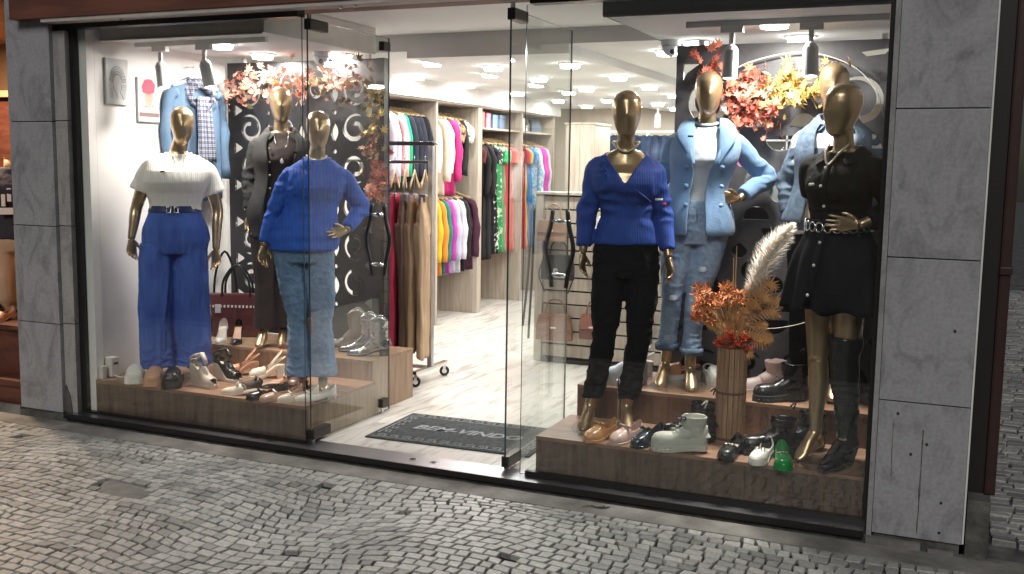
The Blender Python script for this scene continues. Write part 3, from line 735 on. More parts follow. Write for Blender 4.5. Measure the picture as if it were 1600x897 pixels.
# ============================================================ DISPLAY PLATFORMS
def platform(label, x0, x1, y0, y1, z0, z1, fm=WOODF, tm=WOODP, seams=4, sidem=None):
    t = thing('display_platform', label, 'platform', (x0, y0, z0))
    w, d, h = x1 - x0, y1 - y0, z1 - z0
    part('top_board', MB().box((0, 0.0, h - 0.018), (w, d, h)), tm, t, bevel=0.0015)
    for i in range(seams):
        a, b = w * i / seams, w * (i + 1) / seams
        o = part('front_board', MB().box((-(b - a) / 2 + 0.0008, 0.001, 0), ((b - a) / 2 - 0.0008, 0.018, h - 0.0185)), fm, t); o.location = ((a + b) / 2, 0, 0)
    part('side_board', MB().box((w - 0.018, 0.0185, 0), (w - 0.001, d - 0.001, h - 0.0185)), sidem or fm, t)
    part('side_board', MB().box((0.001, 0.0185, 0), (0.018, d - 0.001, h - 0.0185)), sidem or fm, t)
    return t
platform('long low wood platform under the left window display', -2.845, -1.295, 0.085, 0.83, 0.051, 0.255, sidem=WOODL)
platform('raised wood step behind the shoes of the left display, holding the burgundy bag', -2.845, -1.86, 0.832, 1.36, 0.051, 0.388, fm=wood('step_front_laminate', (0.18, 0.10, 0.06), (0.30, 0.175, 0.11), 0.4, (13, 13, 1.3), 2.2), tm=wood('step_top', (0.24, 0.145, 0.085), (0.40, 0.26, 0.165), 0.4, (2, 16, 16), 2.2))
platform('square wood box at the doorway carrying the silver cowboy boots', -1.855, -1.32, 0.832, 1.352, 0.051, 0.382, fm=WOODL, tm=WOODL, seams=1)
platform('long low wood platform under the right window display', 0.085, 1.655, 0.10, 0.60, 0.051, 0.253, seams=3)
platform('raised wood step at the back of the right window display', 0.12, 1.66, 0.602, 1.08, 0.051, 0.425, fm=wood('step_front_dark', (0.10, 0.052, 0.036), (0.18, 0.095, 0.065), 0.4, (13, 13, 1.3), 2.2), seams=3)
t = thing('added_dark_backing', 'near-black low cabinet standing right behind the charcoal screen', 'cabinet', (0.50, 1.16, 0.0505))  # added dark backing, makes the lower screen openings look black
DKC = mat('near_black_backing', (0.012, 0.011, 0.012), 0.6)
part('backing_block', MB().box((0, 0.02, 0.0), (1.15, 0.42, 1.32)), DKC, t); part('backing_top', MB().box((-0.01, 0.0, 1.3205), (1.16, 0.43, 1.345)), DKC, t)
for k in range(3): part('door_panel', MB().box((0.005 + k * 0.382, 0.421, 0.05), (0.378 + k * 0.382, 0.436, 1.30)), DKC, t)

# ============================================================ CARVED SCREENS
def poly_curve(outer, holes, thick):
    c = bpy.data.curves.new('c', 'CURVE'); c.dimensions = '2D'; c.fill_mode = 'BOTH'; c.extrude = thick / 2
    for loop in [outer] + holes:
        s = c.splines.new('POLY'); s.points.add(len(loop) - 1)
        for i, p in enumerate(loop): s.points[i].co = (p[0], p[1], 0, 1)
        s.use_cyclic_u = True
    o = bpy.data.objects.new('c', c); col.objects.link(o)
    dg = bpy.context.evaluated_depsgraph_get(); me = bpy.data.meshes.new_from_object(o.evaluated_get(dg)); bpy.data.objects.remove(o)
    return me
def csc(cx, cy, r, a0, a1, w, bulb=1.0, flip=1, turns=1.0):
    """spiral scroll opening: tapered band curling inwards to a round bulb"""
    n = 34; O = []; I = []; sg = 1 if a1 > a0 else -1; sweep = 385 * turns
    def rr(t): return r * (1.06 - 0.66 * t)
    for i in range(n + 1):
        t = i / n; a = R(a0 + sg * sweep * t)
        ww = w * 0.62 * (0.12 + 0.88 * math.sin(PI * min(0.5, t * 0.9 + 0.05))) * (1 - 0.25 * t)
        O.append((cx + flip * (rr(t) + ww / 2) * math.cos(a), cy + (rr(t) + ww / 2) * math.sin(a)))
        I.append((cx + flip * (rr(t) - ww / 2) * math.cos(a), cy + (rr(t) - ww / 2) * math.sin(a)))
    a = R(a0 + sg * sweep); br = w * 0.30 * bulb; bx, by = cx + flip * rr(1) * math.cos(a), cy + rr(1) * math.sin(a); B = []
    for k in range(1, 9):
        b = a + sg * PI * k / 9
        B.append((bx + flip * br * math.cos(b), by + br * math.sin(b)))
    return O + B + I[::-1]
def circ(cx, cy, rx, ry=None, n=18): ry = ry or rx; return [(cx + rx * math.cos(2 * PI * k / n), cy + ry * math.sin(2 * PI * k / n)) for k in range(n)]
def tri(cx, cy, w, h): return [(cx, cy - h / 2), (cx + w, cy - h * 0.06), (cx + w, cy + h * 0.06), (cx, cy + h / 2)]
def drop(cx, cy, w, h, d=1):
    return [(cx + w * math.sin(PI * t) ** 1.3 * (1 if k < 10 else -1) * 1.0, cy + d * h * (t - 0.5)) for k, t in [(k, (k / 10 if k < 10 else (20 - k) / 10)) for k in range(20)] if not (k in (0,) )]
def half(cx, cy, r, up=1): return [(cx + r * math.cos(PI * k / 12), cy + up * r * math.sin(PI * k / 12)) for k in range(13)]
SCR = mat('black_screen_paint', (0.020, 0.020, 0.024), 0.38, var=0.15, scale=20)
SCG = mat('charcoal_screen_paint', (0.085, 0.082, 0.090), 0.42, var=0.12, scale=20)
# left screen, 1.34 x 2.26
def screen(name, label, x0, x1, y, z0, z1, m, style):
    w, h = x1 - x0, z1 - z0; holes = []
    if style == 0:
        step = 0.262; rows = int((h - 0.16) / step)
        for i in range(rows):
            cy = h - 0.20 - i * step
            for fl in (1, -1):
                bx = 0 if fl == 1 else w
                X = lambda v: bx + fl * v
                holes.append(csc(X(0.185), cy, 0.095, 120 if i % 2 else 240, -45 if i % 2 else 395, 0.062, 1, fl))
                holes.append([(X(a - 0.0), b) for a, b in tri(0.05, cy - step / 2, 0.07, 0.09)])
                holes.append([(X(a), b) for a, b in drop(0.345, cy - 0.02, 0.030, 0.15)])
                holes.append([(X(a), b) for a, b in circ(0.345, cy - 0.15, 0.016)])
                holes.append(csc(X(0.49), cy + 0.0, 0.068, 30, 300, 0.042, 1, -fl))
            holes.append(drop(w / 2, cy - 0.04, 0.03, 0.17))
    else:
        holes.append([(0.04, h - 0.10), (0.13, h - 0.10), (0.06, h - 0.15), (0.04, h - 0.19)]); holes.append([(w - 0.20, h - 0.06), (w - 0.05, h - 0.045), (w - 0.08, h - 0.075), (w - 0.17, h - 0.085)])
        step = 0.50
        k = 0; cy = h - 0.34
        for i in range(4):
            cy = h - 0.32 - i * step
            holes.append(csc(0.20, cy, 0.125, 60, 330, 0.075, 1, 1)); holes.append(csc(w - 0.20, cy, 0.125, 60, 330, 0.075, 1, -1))
            holes.append(circ(0.20, cy - 0.235, 0.030)); holes.append(circ(w - 0.2, cy - 0.235, 0.030))
            holes.append(circ(w / 2, cy + 0.02, 0.048)); holes.append(half(w / 2 - 0.115, cy - 0.125, 0.072)); holes.append(half(w / 2 + 0.115, cy - 0.125, 0.072))
            holes.append(half(w / 2, cy - 0.170, 0.085, -1)); holes.append(drop(w / 2 - 0.20, cy - 0.30, 0.045, 0.10)); holes.append(drop(w / 2 + 0.20, cy - 0.30, 0.045, 0.10))
            holes.append(csc(w / 2 - 0.125, cy + 0.085, 0.06, 20, 200, 0.05, 1, 1)); holes.append(csc(w / 2 + 0.125, cy + 0.085, 0.06, 20, 200, 0.05, 1, -1))
            holes.append([(0.03, cy - 0.20), (0.09, cy - 0.25), (0.03, cy - 0.30)]); holes.append([(w - 0.03, cy - 0.20), (w - 0.09, cy - 0.25), (w - 0.03, cy - 0.30)])
    holes = [hh for hh in holes if all(0.015 < p[0] < w - 0.015 and 0.03 < p[1] < h - 0.02 for p in hh)]
    me = poly_curve([(0, 0), (w, 0), (w, h), (0, h)], holes, 0.022)
    t = thing(name, label, 'screen', (x0, y, z0))
    o = link('carved_panel', me, m, t); o.rotation_euler = (R(90), 0, 0); o.location = (0, 0, 0)
    if style == 0:
        part('edge_frame', MB().box((w + 0.0005, -0.03, -0.3), (w + 0.055, 0.03, h)), m, t)
    for x in (0.12, w - 0.1):
        part('ceiling_bracket', MB().box((x, -0.015, h + 0.0005), (x + 0.03, 0.015, h + 0.03)), CHROME, t)
    return t
screen('carved_screen', 'black carved scroll screen behind the left window mannequins', -2.84, -1.60, 1.385, 0.39, 2.295, SCR, 0)
screen('carved_screen', 'charcoal carved scroll screen behind the right window mannequins', 0.485, 1.655, 1.105, 0.10, 2.275, SCG, 1)

# ============================================================ MANNEQUINS
def hand_mesh(curl=0.5, spread=0.10, side=1):
    """relaxed hand pointing down -z, palm facing -y*... ; thumb on +x*side"""
    mb = MB()
    pal = [(0.022, 0.016, 0.0), (0.026, 0.016, -0.02), (0.036, 0.014, -0.05), (0.040, 0.012, -0.078), (0.036, 0.010, -0.088)]
    mb.loft([[Vector((rx * math.cos(a), ry * math.sin(a), z)) for a in [2 * PI * k / 16 for k in range(16)]] for rx, ry, z in pal])
    for i, (x, L) in enumerate(((0.027, 0.070), (0.009, 0.080), (-0.009, 0.075), (-0.026, 0.058))):
        p = Vector((x, 0, -0.075)); d = Vector((spread * (1.2 - i) * 0.55, -0.12, -1)).normalized(); pts = [p - d * 0.012, p]; ang = curl * (0.35 + 0.18 * i)
        for s, f in enumerate((0.45, 0.32, 0.23)):
            a = ang * (s + 0.6); dd = Vector((d.x, -math.sin(a + 0.05), -math.cos(a + 0.05))).normalized()
            p = p + dd * L * f; pts.append(p)
        mb.tube(pts, [0.0088, 0.0086, 0.0078, 0.0070, 0.0048], 8)
    th = [(0.018, 0.002, -0.012), (0.036, -0.006, -0.032), (0.048, -0.016, -0.055), (0.050, -0.026, -0.078)]
    mb.tube(th, [0.012, 0.0115, 0.0092, 0.006], 8)
    if side < 0:
        mb.v = [(-x, y, z) for x, y, z in mb.v]; mb.f = [tuple(reversed(f)) for f in mb.f]
    return remesh(mb, 0.0034, 3, 0.5)
HANDS = {(1, 0): hand_mesh(0.75, 0.1, 1), (-1, 0): hand_mesh(0.75, 0.1, -1), (1, 1): hand_mesh(0.25, 0.16, 1), (-1, 1): hand_mesh(0.25, 0.16, -1)}
TORSO = [(0.80, 0, 0.01, .150, .105), (0.88, 0, 0.012, .176, .122), (0.96, 0, 0.01, .168, .118), (1.04, 0, 0.0, .138, .098), (1.10, 0, -0.002, .122, .088), (1.17, 0, 0.0, .132, .095), (1.255, 0, -0.012, .152, .122), (1.32, 0, -0.004, .158, .108), (1.36, 0, 0.006, .156, .085), (1.40, 0, 0.012, .130, .068), (1.435, 0, 0.012, .075, .054)]
def torso_rings(J, off=0.0, zs=None, n=36, offz=None):
    k = J.get('plus', 1.0); st = [(z, cx, cy, rx * (k if z < 1.3 else 1 + (k - 1) * 0.55), ry * (k if z < 1.3 else 1 + (k - 1) * 0.6)) for z, cx, cy, rx, ry in TORSO]
    zz = zs or [s[0] for s in st]; out = []
    for z in zz:
        cx, cy, rx, ry = interp(st, z); ex = offz(z) if offz else off
        if not isinstance(ex, tuple): ex = (ex, ex)
        dx, dy = J['bend'](z) if 'bend' in J else (0, 0)
        sl = J.get('slope', 0.0) * max(0, (z - 1.2)) * 2.0
        out.append(ell((cx + dx, cy + dy, z), rx + ex[0], ry + ex[1], n, 2.15, tilt=sl))
    return out
def head_rings(J):
    hx, hy, hz = J['head']; s = J.get('head_s', 1.0); yaw = J.get('head_yaw', 0.0)
    prof = [(-0.118, .012, .014, -0.030), (-0.108, .034, .040, -0.022), (-0.085, .048, .060, -0.014), (-0.05, .060, .076, -0.008), (-0.01, .070, .088, -0.002), (0.03, .0745, .094, 0.004), (0.065, .071, .090, 0.008), (0.093, .056, .072, 0.010), (0.110, .034, .045, 0.010), (0.118, .010, .014, 0.010)]
    rings = []
    cyw, syw = math.cos(yaw), math.sin(yaw)
    for z, rx, ry, cy in prof:
        r = []
        for k in range(24):
            a = 2 * PI * k / 24; x = rx * math.cos(a); y = cy + ry * math.sin(a)
            # slight nose ridge and eye hollows on the front (-y)
            if math.sin(a) < -0.6:
                f = max(0, 1 - abs(math.cos(a)) / 0.42)
                y -= 0.015 * f * math.exp(-((z + 0.02) / 0.026) ** 2) + 0.006 * f * math.exp(-((z + 0.085) / 0.012) ** 2)
                g = math.exp(-((abs(math.cos(a)) - 0.40) / 0.2) ** 2); y += 0.007 * g * math.exp(-((z - 0.012) / 0.02) ** 2)
            r.append(Vector((hx + (x * cyw - y * syw) * s, hy + (x * syw + y * cyw) * s, hz + z * s)))
        rings.append(r)
    return rings
def limb(mb, pts, rad, n=12, seg=14, flat=None):
    P = curve_tube(pts, seg); m = len(pts) - 1; rr = []
    for i in range(seg + 1):
        u = i / seg * m; k = min(int(u), m - 1); t = u - k
        a, b = rad[k], rad[k + 1]
        if not isinstance(a, tuple): a = (a, a)
        if not isinstance(b, tuple): b = (b, b)
        rr.append((a[0] + (b[0] - a[0]) * t, a[1] + (b[1] - a[1]) * t))
    return mb.tube(P, rr, n, flat=flat)
def defaults(J):
    D = dict(head=(0, -0.012, 1.615), shL=(-.165, .012, 1.385), shR=(.165, .012, 1.385), elL=(-.215, .02, 1.12), elR=(.215, .02, 1.12), wrL=(-.235, -.02, .90), wrR=(.235, -.02, .90),
             hipL=(-.088, .01, .86), hipR=(.088, .01, .86), knL=(-.085, -.015, .47), knR=(.085, -.015, .47), anL=(-.085, .02, .09), anR=(.085, .02, .09), toeL=(-.10, -.13, .015), toeR=(.10, -.13, .015),
             handL=(0, 0, -1), handR=(0, 0, -1), hposeL=0, hposeR=0, hrotL=0, hrotR=0, heel=0.0)
    for k, v in D.items(): J.setdefault(k, v)
    for s in 'LR':
        x, y, z = J['sh' + s]; c_ = J['bend'](1.4)[0] if 'bend' in J else 0
        J['sh' + s] = (x + (0.008 if x < c_ else -0.008), y, z - 0.028)
    return J
def place_hand(mb, J, s):
    wr = Vector(J['wr' + s]); d = Vector(J['hand' + s]).normalized(); sg = 1 if s == 'L' else -1
    me = HANDS[(sg, J['hpose' + s])]
    q = Vector((0, 0, -1)).rotation_difference(d)
    rot = q.to_matrix() @ Matrix.Rotation(J['hrot' + s], 3, 'Z')
    k = 0.93
    mb.add([wr + rot @ (v.co * k) for v in me.vertices], [tuple(p.vertices) for p in me.polygons])
def body(J):
    b = MB(); k = J.get('plus', 1.0); kk = 1 + (k - 1) * 0.5
    b.loft(torso_rings(J, -0.004, n=28))
    dx, dy = J['bend'](1.43) if 'bend' in J else (0, 0)
    hx, hy, hz = J['head']
    limb(b, [(dx, dy + 0.012, 1.37), (dx, dy + 0.012, 1.44), ((dx * 0.5 + hx * 0.5), dy * .5 + hy * .5 + 0.01, 1.50), (hx, hy + 0.02, hz - 0.05)], [.080 * kk, .052 * kk, .046 * kk, .046 * kk], 16, 12)
    b.loft(head_rings(J))
    for s in 'LR':
        limb(b, [J['sh' + s], tuple(Vector(J['sh' + s]).lerp(Vector(J['el' + s]), 0.5)), J['el' + s], tuple(Vector(J['el' + s]).lerp(Vector(J['wr' + s]), 0.35)), J['wr' + s]], [.046 * k, .040 * k, .034 * k, .033 * k, .0225 * kk])
        if not J.get('nolegs'):
            limb(b, [J['hip' + s], tuple(Vector(J['hip' + s]).lerp(Vector(J['kn' + s]), 0.55)), J['kn' + s]], [.082 * kk, .068 * kk, .048 * kk])
            K = Vector(J['kn' + s]); A = Vector(J['an' + s])
            limb(b, [tuple(K), tuple(K.lerp(A, 0.3) + Vector((0, .012, 0))), tuple(K.lerp(A, 0.75)), tuple(A)], [.048 * kk, .050 * kk, .033, .030])
            T = Vector(J['toe' + s]); H = A + Vector((0, 0.03, -0.055))
            limb(b, [tuple(A + Vector((0, 0.005, 0.01))), tuple(A.lerp(T, 0.35) + Vector((0, 0, 0.0))), tuple(A.lerp(T, 0.75) + Vector((0, 0, -0.006))), tuple(T)], [(.030, .030), (.030, .030), (.036, .020), (.020, .012)], 12, 12, flat=(1, 0, 0))
            b.ball(tuple(H), 0.026, 10, 7); b.tube([tuple(A), tuple(H)], 0.026, 10)
            b.tube([tuple(H), tuple(A.lerp(T, 0.6) + Vector((0, 0, -0.014)))], [0.024, 0.022], 10)
    me = remesh(b, 0.0075, 3, 0.5)
    out = MB(); out.add([tuple(v.co) for v in me.vertices], [tuple(p.vertices) for p in me.polygons])
    place_hand(out, J, 'L'); place_hand(out, J, 'R')
    return out
def folds(freq=(14, 14, 3), amp=0.004, seed=0, zr=None):
    def f(c, n):
        w = 1.0
        if zr:
            w = max(0, min(1, (zr[0] - c[2]) / (zr[0] - zr[1])))
        return amp * w * (noise.noise(Vector((c[0] * freq[0] + seed, c[1] * freq[1], c[2] * freq[2]))) + 0.5 * noise.noise(Vector((c[0] * freq[0] * 2.1, c[1] * freq[1] * 2.1 + seed, c[2] * freq[2] * 2.3))))
    return f
def creases(amp, seed=0, joints=(), base=0.0025, sc=(9, 9, 20), rj=0.11):
    """cloth folds that gather around the given points"""
    js = [Vector(j) for j in joints]
    def f(c, n):
        p = Vector(c); w = 0
        for j in js: w = max(w, math.exp(-((p - j).length / rj) ** 2))
        a = noise.noise(Vector((c[0] * sc[0] + seed, c[1] * sc[1], c[2] * sc[2]))); r = 1 - abs(a) * 2.4
        return base * a * 1.5 + amp * w * r + base * 0.6 * noise.noise(Vector((c[0] * 30, c[1] * 30 + seed, c[2] * 30)))
    return f
def ridged(freq, amp, seed=0, lo=0.0, hi=9.0):
    def f(c, n):
        w = sm(lo - 0.12, lo, c[2]) * (1 - sm(hi, hi + 0.12, c[2]))
        if w <= 0: return 0
        a = noise.noise(Vector((c[0] * freq[0] + seed, c[1] * freq[1], c[2] * freq[2]))); b = noise.noise(Vector((c[0] * freq[0] * 1.9, c[1] * freq[1] * 1.9 + seed, c[2] * freq[2] * 1.9)))
        return amp * w * ((0.35 - min(0.7, abs(a) * 2.6)) + 0.45 * (0.35 - min(0.7, abs(b) * 2.6)))
    return f
def trousers(J, waist_z, prof, off=0.012, vox=0.008, amp=0.005, seed=0, fold=(14, 14, 3), smooth=5, mod=None):
    """prof: list of (t along leg 0 hip..1 hem, radius x, radius y); ends at hem_z per side"""
    b = MB()
    zs = [0.80, 0.84, 0.88, 0.92, 0.96, 1.0, 1.04, 1.08, 1.12]; zs = [z for z in zs if z <= waist_z] + ([waist_z] if waist_z not in zs else [])
    b.loft(torso_rings(J, off, zs, 30))
    for s in 'LR':
        H, K, A = Vector(J['hip' + s]), Vector(J['kn' + s]), Vector(J['an' + s])
        hem = J.get('hem' + s); L1 = (K - H).length; L2 = (A - K).length
        rings = []; N = 22
        for i in range(N + 1):
            t = i / N; d = t * (L1 + L2) * J.get('leglen', 1.0)
            p = H.lerp(K, d / L1) if d < L1 else K.lerp(A, (d - L1) / L2)
            rx, ry = interp(prof, t)
            rings.append(ell(p, rx, ry, 22, 2.1))
        b.loft(rings)
    me = remesh(b, vox, smooth, 0.5)
    if mod: displace(me, mod)
    return displace(me, folds(fold, amp, seed, (0.86, 0.5)))
def shell(me, thick=0.003): return evaluate(me, [('SOLIDIFY', dict(thickness=thick, offset=-1))])
def sleeve(b, J, s, r, upto=1.0, n=16, puff=0.0):
    S, E, W = Vector(J['sh' + s]), Vector(J['el' + s]), Vector(J['wr' + s])
    S = S - Vector((0, 0, max(0, r[1] - 0.042))); inn = S + Vector((0.05 if s == 'L' else -0.05, 0, -0.004))
    pts = [inn, S, S.lerp(E, 0.5), E, E.lerp(W, 0.5), W]
    L = len(pts) - 1
    P = curve_tube(pts, 30); keep = max(2, int(2 + 28 * upto)); rr = []
    for i in range(len(P)):
        u = i / 30 * L; k = min(int(u), L - 1); t = u - k; rr.append(r[k] + (r[k + 1] - r[k]) * t)
    P = P[:keep + 1]; rr = rr[:keep + 1]
    b.tube(P, rr, n); return P[-1], rr[-1]
def sweater(J, hem, off, r, upto=1.0, vox=0.0075, top=1.43, zs=None, offz=None, mod=None, smooth=4, jam=0.006):
    b = MB(); zz = [hem + (top - hem) * i / 12 for i in range(13)]
    b.loft(torso_rings(J, off, zz, 34, offz))
    cu = []
    for s in 'LR': cu.append(sleeve(b, J, s, r, upto))
    me = remesh(b, vox, smooth, 0.5)
    if mod: displace(me, mod)
    displace(me, creases(jam, 3.7, [J['elL'], J['elR'], (-0.13, 0, 1.28), (0.13, 0, 1.28)], 0.003))
    return me
def open_coat(J, hem, top, offz, gap, thick=0.006, n=44, mod=None):
    """front-open body of a jacket; gap(z) half angle of the opening at the front"""
    k = 16; rows = []
    st = [(z, cx, cy, rx * J.get('plus', 1), ry * J.get('plus', 1)) for z, cx, cy, rx, ry in TORSO]
    for i in range(k + 1):
        z = hem + (top - hem) * i / k; zq = max(z, 0.80); cx, cy, rx, ry = interp(st, zq); ex, ey = offz(z); g = gap(z); row = []
        dx, dy = J['bend'](z) if 'bend' in J else (0, 0)
        for j in range(n + 1):
            a = -PI / 2 + g + (2 * PI - 2 * g) * j / n; ca, sa = math.cos(a), math.sin(a); p = 2.2
            x = (rx + ex) * math.copysign(abs(ca) ** (2 / p), ca); y = (ry + ey) * math.copysign(abs(sa) ** (2 / p), sa)
            fo = 0.006 * math.sin(a * 9 + 1) * max(0, (1.05 - z)) * 2.0
            row.append(Vector((cx + dx + x * (1 + fo), cy + dy + y * (1 + fo), z)))
        rows.append(row)
    mb = MB(); mb.loft(rows, cap=False, closed=False)
    me = mb.mesh(); me = evaluate(me, [('SOLIDIFY', dict(thickness=thick, offset=0)), ('SUBSURF', dict(levels=1))])
    if mod: displace(me, mod)
    return me
def join(*ms):
    o = MB()
    for m in ms:
        if isinstance(m, MB): o.add(m.v, m.f)
        else: o.add([tuple(v.co) for v in m.vertices], [tuple(p.vertices) for p in m.polygons])
    return o
def flap(pts, thick=0.006, sub=1):
    """curved cloth patch from a grid of points"""
    mb = MB(); mb.loft([[Vector(p) for p in r] for r in pts], cap=False, closed=False)
    return evaluate(mb.mesh(), [('SOLIDIFY', dict(thickness=thick, offset=0)), ('SUBSURF', dict(levels=sub))])
def collar(J, r0=0.065, r1=0.105, z0=1.43, h=0.035, drop_=0.035, gap=0.55, thick=0.005):
    """folded collar: stands up and falls outwards"""
    dx, dy = J['bend'](1.43) if 'bend' in J else (0, 0)
    rows = []
    for rr, z in ((r0, z0 - 0.012), (r0 * 1.0, z0 + h), (r0 * 1.12, z0 + h + 0.004), (r1, z0 + h - drop_)):
        row = []
        for j in range(17):
            a = -PI / 2 + gap + (2 * PI - 2 * gap) * j / 16
            f = 1 + (0.25 if j in (0, 16) and rr == r1 else 0)
            row.append(Vector((dx + rr * f * math.cos(a) * 1.15, dy + 0.012 + rr * f * math.sin(a) * 0.95, z - (0.055 * math.exp(-((j if j < 8 else 16 - j) / 2.4) ** 2)))))
        rows.append(row)
    mb = MB(); mb.loft(rows, cap=False, closed=False)
    return evaluate(mb.mesh(), [('SOLIDIFY', dict(thickness=thick, offset=0)), ('SUBSURF', dict(levels=2))])
def chain(pts, r, n, closed=False):
    P = curve_tube(pts, n); mb = MB()
    for p in P: mb.ball(p, r, 6, 4)
    return mb
def neck_ring(J, rx, ry, z, drop_, n=26, cy=0.01):
    dx, dy = J['bend'](1.43) if 'bend' in J else (0, 0)
    return [(dx + rx * math.cos(a), dy + cy + ry * math.sin(a), z - drop_ * max(0, -math.sin(a)) ** 2) for a in [2 * PI * k / n for k in range(n + 1)]]
def rib_band(ringpts, r=0.006):
    return MB().tube(ringpts, r, 8)

def sm(a, b, z): t = max(0, min(1, (z - a) / (b - a))); return t * t * (3 - 2 * t)
def carve(me, pred):
    bm = bmesh.new(); bm.from_mesh(me)
    bmesh.ops.delete(bm, geom=[f for f in bm.faces if pred(f.calc_center_median())], context='FACES')
    bm.to_mesh(me); bm.free(); me.update(); return me
def mannequin(label, base, yaw, sc, J, cloth, base_plate=None):
    t = thing('mannequin', label, 'mannequin', base, R(yaw)); t.scale = (sc, sc, sc)
    defaults(J)
    part('body', body(J), GOLD, t, smooth=True)
    for nm, me, m in cloth(J):
        if isinstance(me, MB): part(nm, me, m, t, smooth=True)
        else: link(nm, me, m, t)
    if base_plate:
        bx, by, rx = base_plate
        part('glass_base', MB().cyl((bx, by, 0.0015), rx, 0.008, 32), GLASS, t)
        part('support_rod', MB().tube(curve_tube([(bx + 0.05, by + 0.06, 0.009), (bx + 0.05, by + 0.06, 0.16), (bx + 0.04, by + 0.045, 0.26)], 10), 0.006, 8), CHROME, t, smooth=True)
    return t

M_BLUE = knit('royal_blue_cable_knit', (0.012, 0.075, 0.42), 0.8, 95, 'X', 2.5, 0.3, (0.018, 0.10, 0.50))
M_BLUE2 = knit('royal_blue_rib_knit', (0.008, 0.042, 0.26), 0.75, 240, 'X', 0.2, 0.35, (0.012, 0.058, 0.32))
M_JEAN = denim('mid_blue_denim', (0.09, 0.16, 0.29), (0.14, 0.23, 0.37), 1.0)
M_JEANL = denim('light_blue_denim', (0.19, 0.28, 0.43), (0.27, 0.37, 0.53), 1.0)
M_JEAND = denim('pale_denim', (0.045, 0.075, 0.125), (0.12, 0.165, 0.23), 1.0)
M_CHAR = mat('charcoal_denim', (0.024, 0.023, 0.023), 0.85, var=0.3, scale=7, bump=0.3, bscale=200)
M_BRN = mat('brown_ribbed_cloth', (0.030, 0.019, 0.018), 0.85, var=0.2)
M_WHT = knit('white_pleated_blouse', (0.74, 0.70, 0.66), 0.75, 170, 'X', 1.2, 0.3, (0.80, 0.76, 0.72))
M_WIDE = mat('blue_textured_viscose', (0.035, 0.085, 0.36), 0.8, scale=8, c2=(0.07, 0.15, 0.52), bump=0.35, bscale=160, stretch=(1, 1, 0.4))
M_BLK = mat('black_cloth', (0.007, 0.007, 0.008), 0.9, var=0.3, spec=0.12, bump=0.2, bscale=150)
M_BLKD = mat('black_crepe', (0.008, 0.008, 0.010), 0.85, var=0.3, spec=0.2, bump=0.3, bscale=170)
M_COAT = mat('light_blue_wool', (0.15, 0.265, 0.45), 0.9, var=0.08, scale=9, bump=0.4, bscale=180, sheen=0.3)
M_TEE = mat('white_rib_tee', (0.55, 0.60, 0.66), 0.8, bump=0.2, bscale=120)
M_BUT = mat('button_metal', (0.5, 0.45, 0.35), 0.3, 1.0)
M_SILV = mat('silver_metal', (0.75, 0.73, 0.68), 0.2, 1.0)
M_PEARL = mat('pearl', (0.8, 0.78, 0.72), 0.25, 0.2)
M_NAVY = mat('navy_buckle', (0.03, 0.04, 0.12), 0.35)
def tagbits(p, n=(0, -1)):
    mb = MB(); x, y, z = p; return mb.box((x - 0.014, y - 0.004, z - 0.005), (x + 0.014, y, z + 0.005))

# ---- A: white blouse, wide blue trousers
def clA(J):
    out = []
    out.append(('wide_trousers', trousers(J, 1.10, [(0, .106, .115), (0.2, .113, .115), (0.55, .110, .105), (0.9, .113, .105), (1.0, .117, .105)], 0.018, 0.0070, 0.012, 1.3, (15, 15, 1.2), 3, mod=lambda c, n: ridged((13, 13, 2.2), 0.016, 2, 0.25, 0.9)(c, n) + ridged((11, 11, 16), 0.014, 5, -1, 0.14)(c, n)), M_WIDE))
    bl = MB(); zz = [1.075 + (1.425 - 1.075) * i / 10 for i in range(11)]
    bl.loft(torso_rings(J, 0, zz, 34, lambda z: (0.022 + 0.02 * sm(1.1, 1.2, z) * (1 - sm(1.3, 1.42, z)), 0.016 + 0.012 * sm(1.1, 1.2, z) * (1 - sm(1.3, 1.4, z)))))
    for s in 'LR': sleeve(bl, J, s, [.052, .062, .082, .082, .08, .08], 0.40)
    me = remesh(bl, 0.0078, 3, 0.5)
    displace(me, lambda c, n: 0.0014 * math.sin(c[0] * 170 + 4 * noise.noise(Vector((c[0] * 4, c[1] * 4, c[2] * 6)))) * (0.4 + 0.6 * sm(1.36, 1.12, c[2])) + 0.006 * noise.noise(Vector((c[0] * 8, c[1] * 8, c[2] * 4))))
    out.append(('blouse', me, M_WHT))
    out.append(('neck_trim', rib_band(neck_ring(J, 0.078, 0.066, 1.432, 0.03), 0.0055), M_WHT))
    bz = torso_rings(J, 0.021, [1.062, 1.066, 1.098, 1.102], 40); be = MB().loft(bz); out.append(('belt', be, M_NAVY))
    bk = MB(); 
    for a in (-0.022, 0.022): bk.tube([(a - 0.012, -0.146, 1.062), (a + 0.012, -0.146, 1.062), (a + 0.012, -0.146, 1.098), (a - 0.012, -0.146, 1.098), (a - 0.012, -0.146, 1.062)], 0.0035, 6)
    out.append(('belt_buckle', bk, M_SILV))
    dx, dy = J['bend'](1.4)
    out.append(('necklace', chain([(dx - 0.045, -0.045, 1.45), (dx - 0.03, -0.10, 1.39), (dx + 0.004, -0.122, 1.335), (dx + 0.036, -0.10, 1.39), (dx + 0.047, -0.045, 1.45)], 0.0028, 60), M_SILV))
    out.append(('pendant', MB().ball((dx + 0.004, -0.128, 1.315), 0.016, 10, 6, (1, 0.3, 1)), M_SILV))
    out.append(('price_tag', tagbits((-0.055, -0.152, 1.315)), M_BLK))
    return out
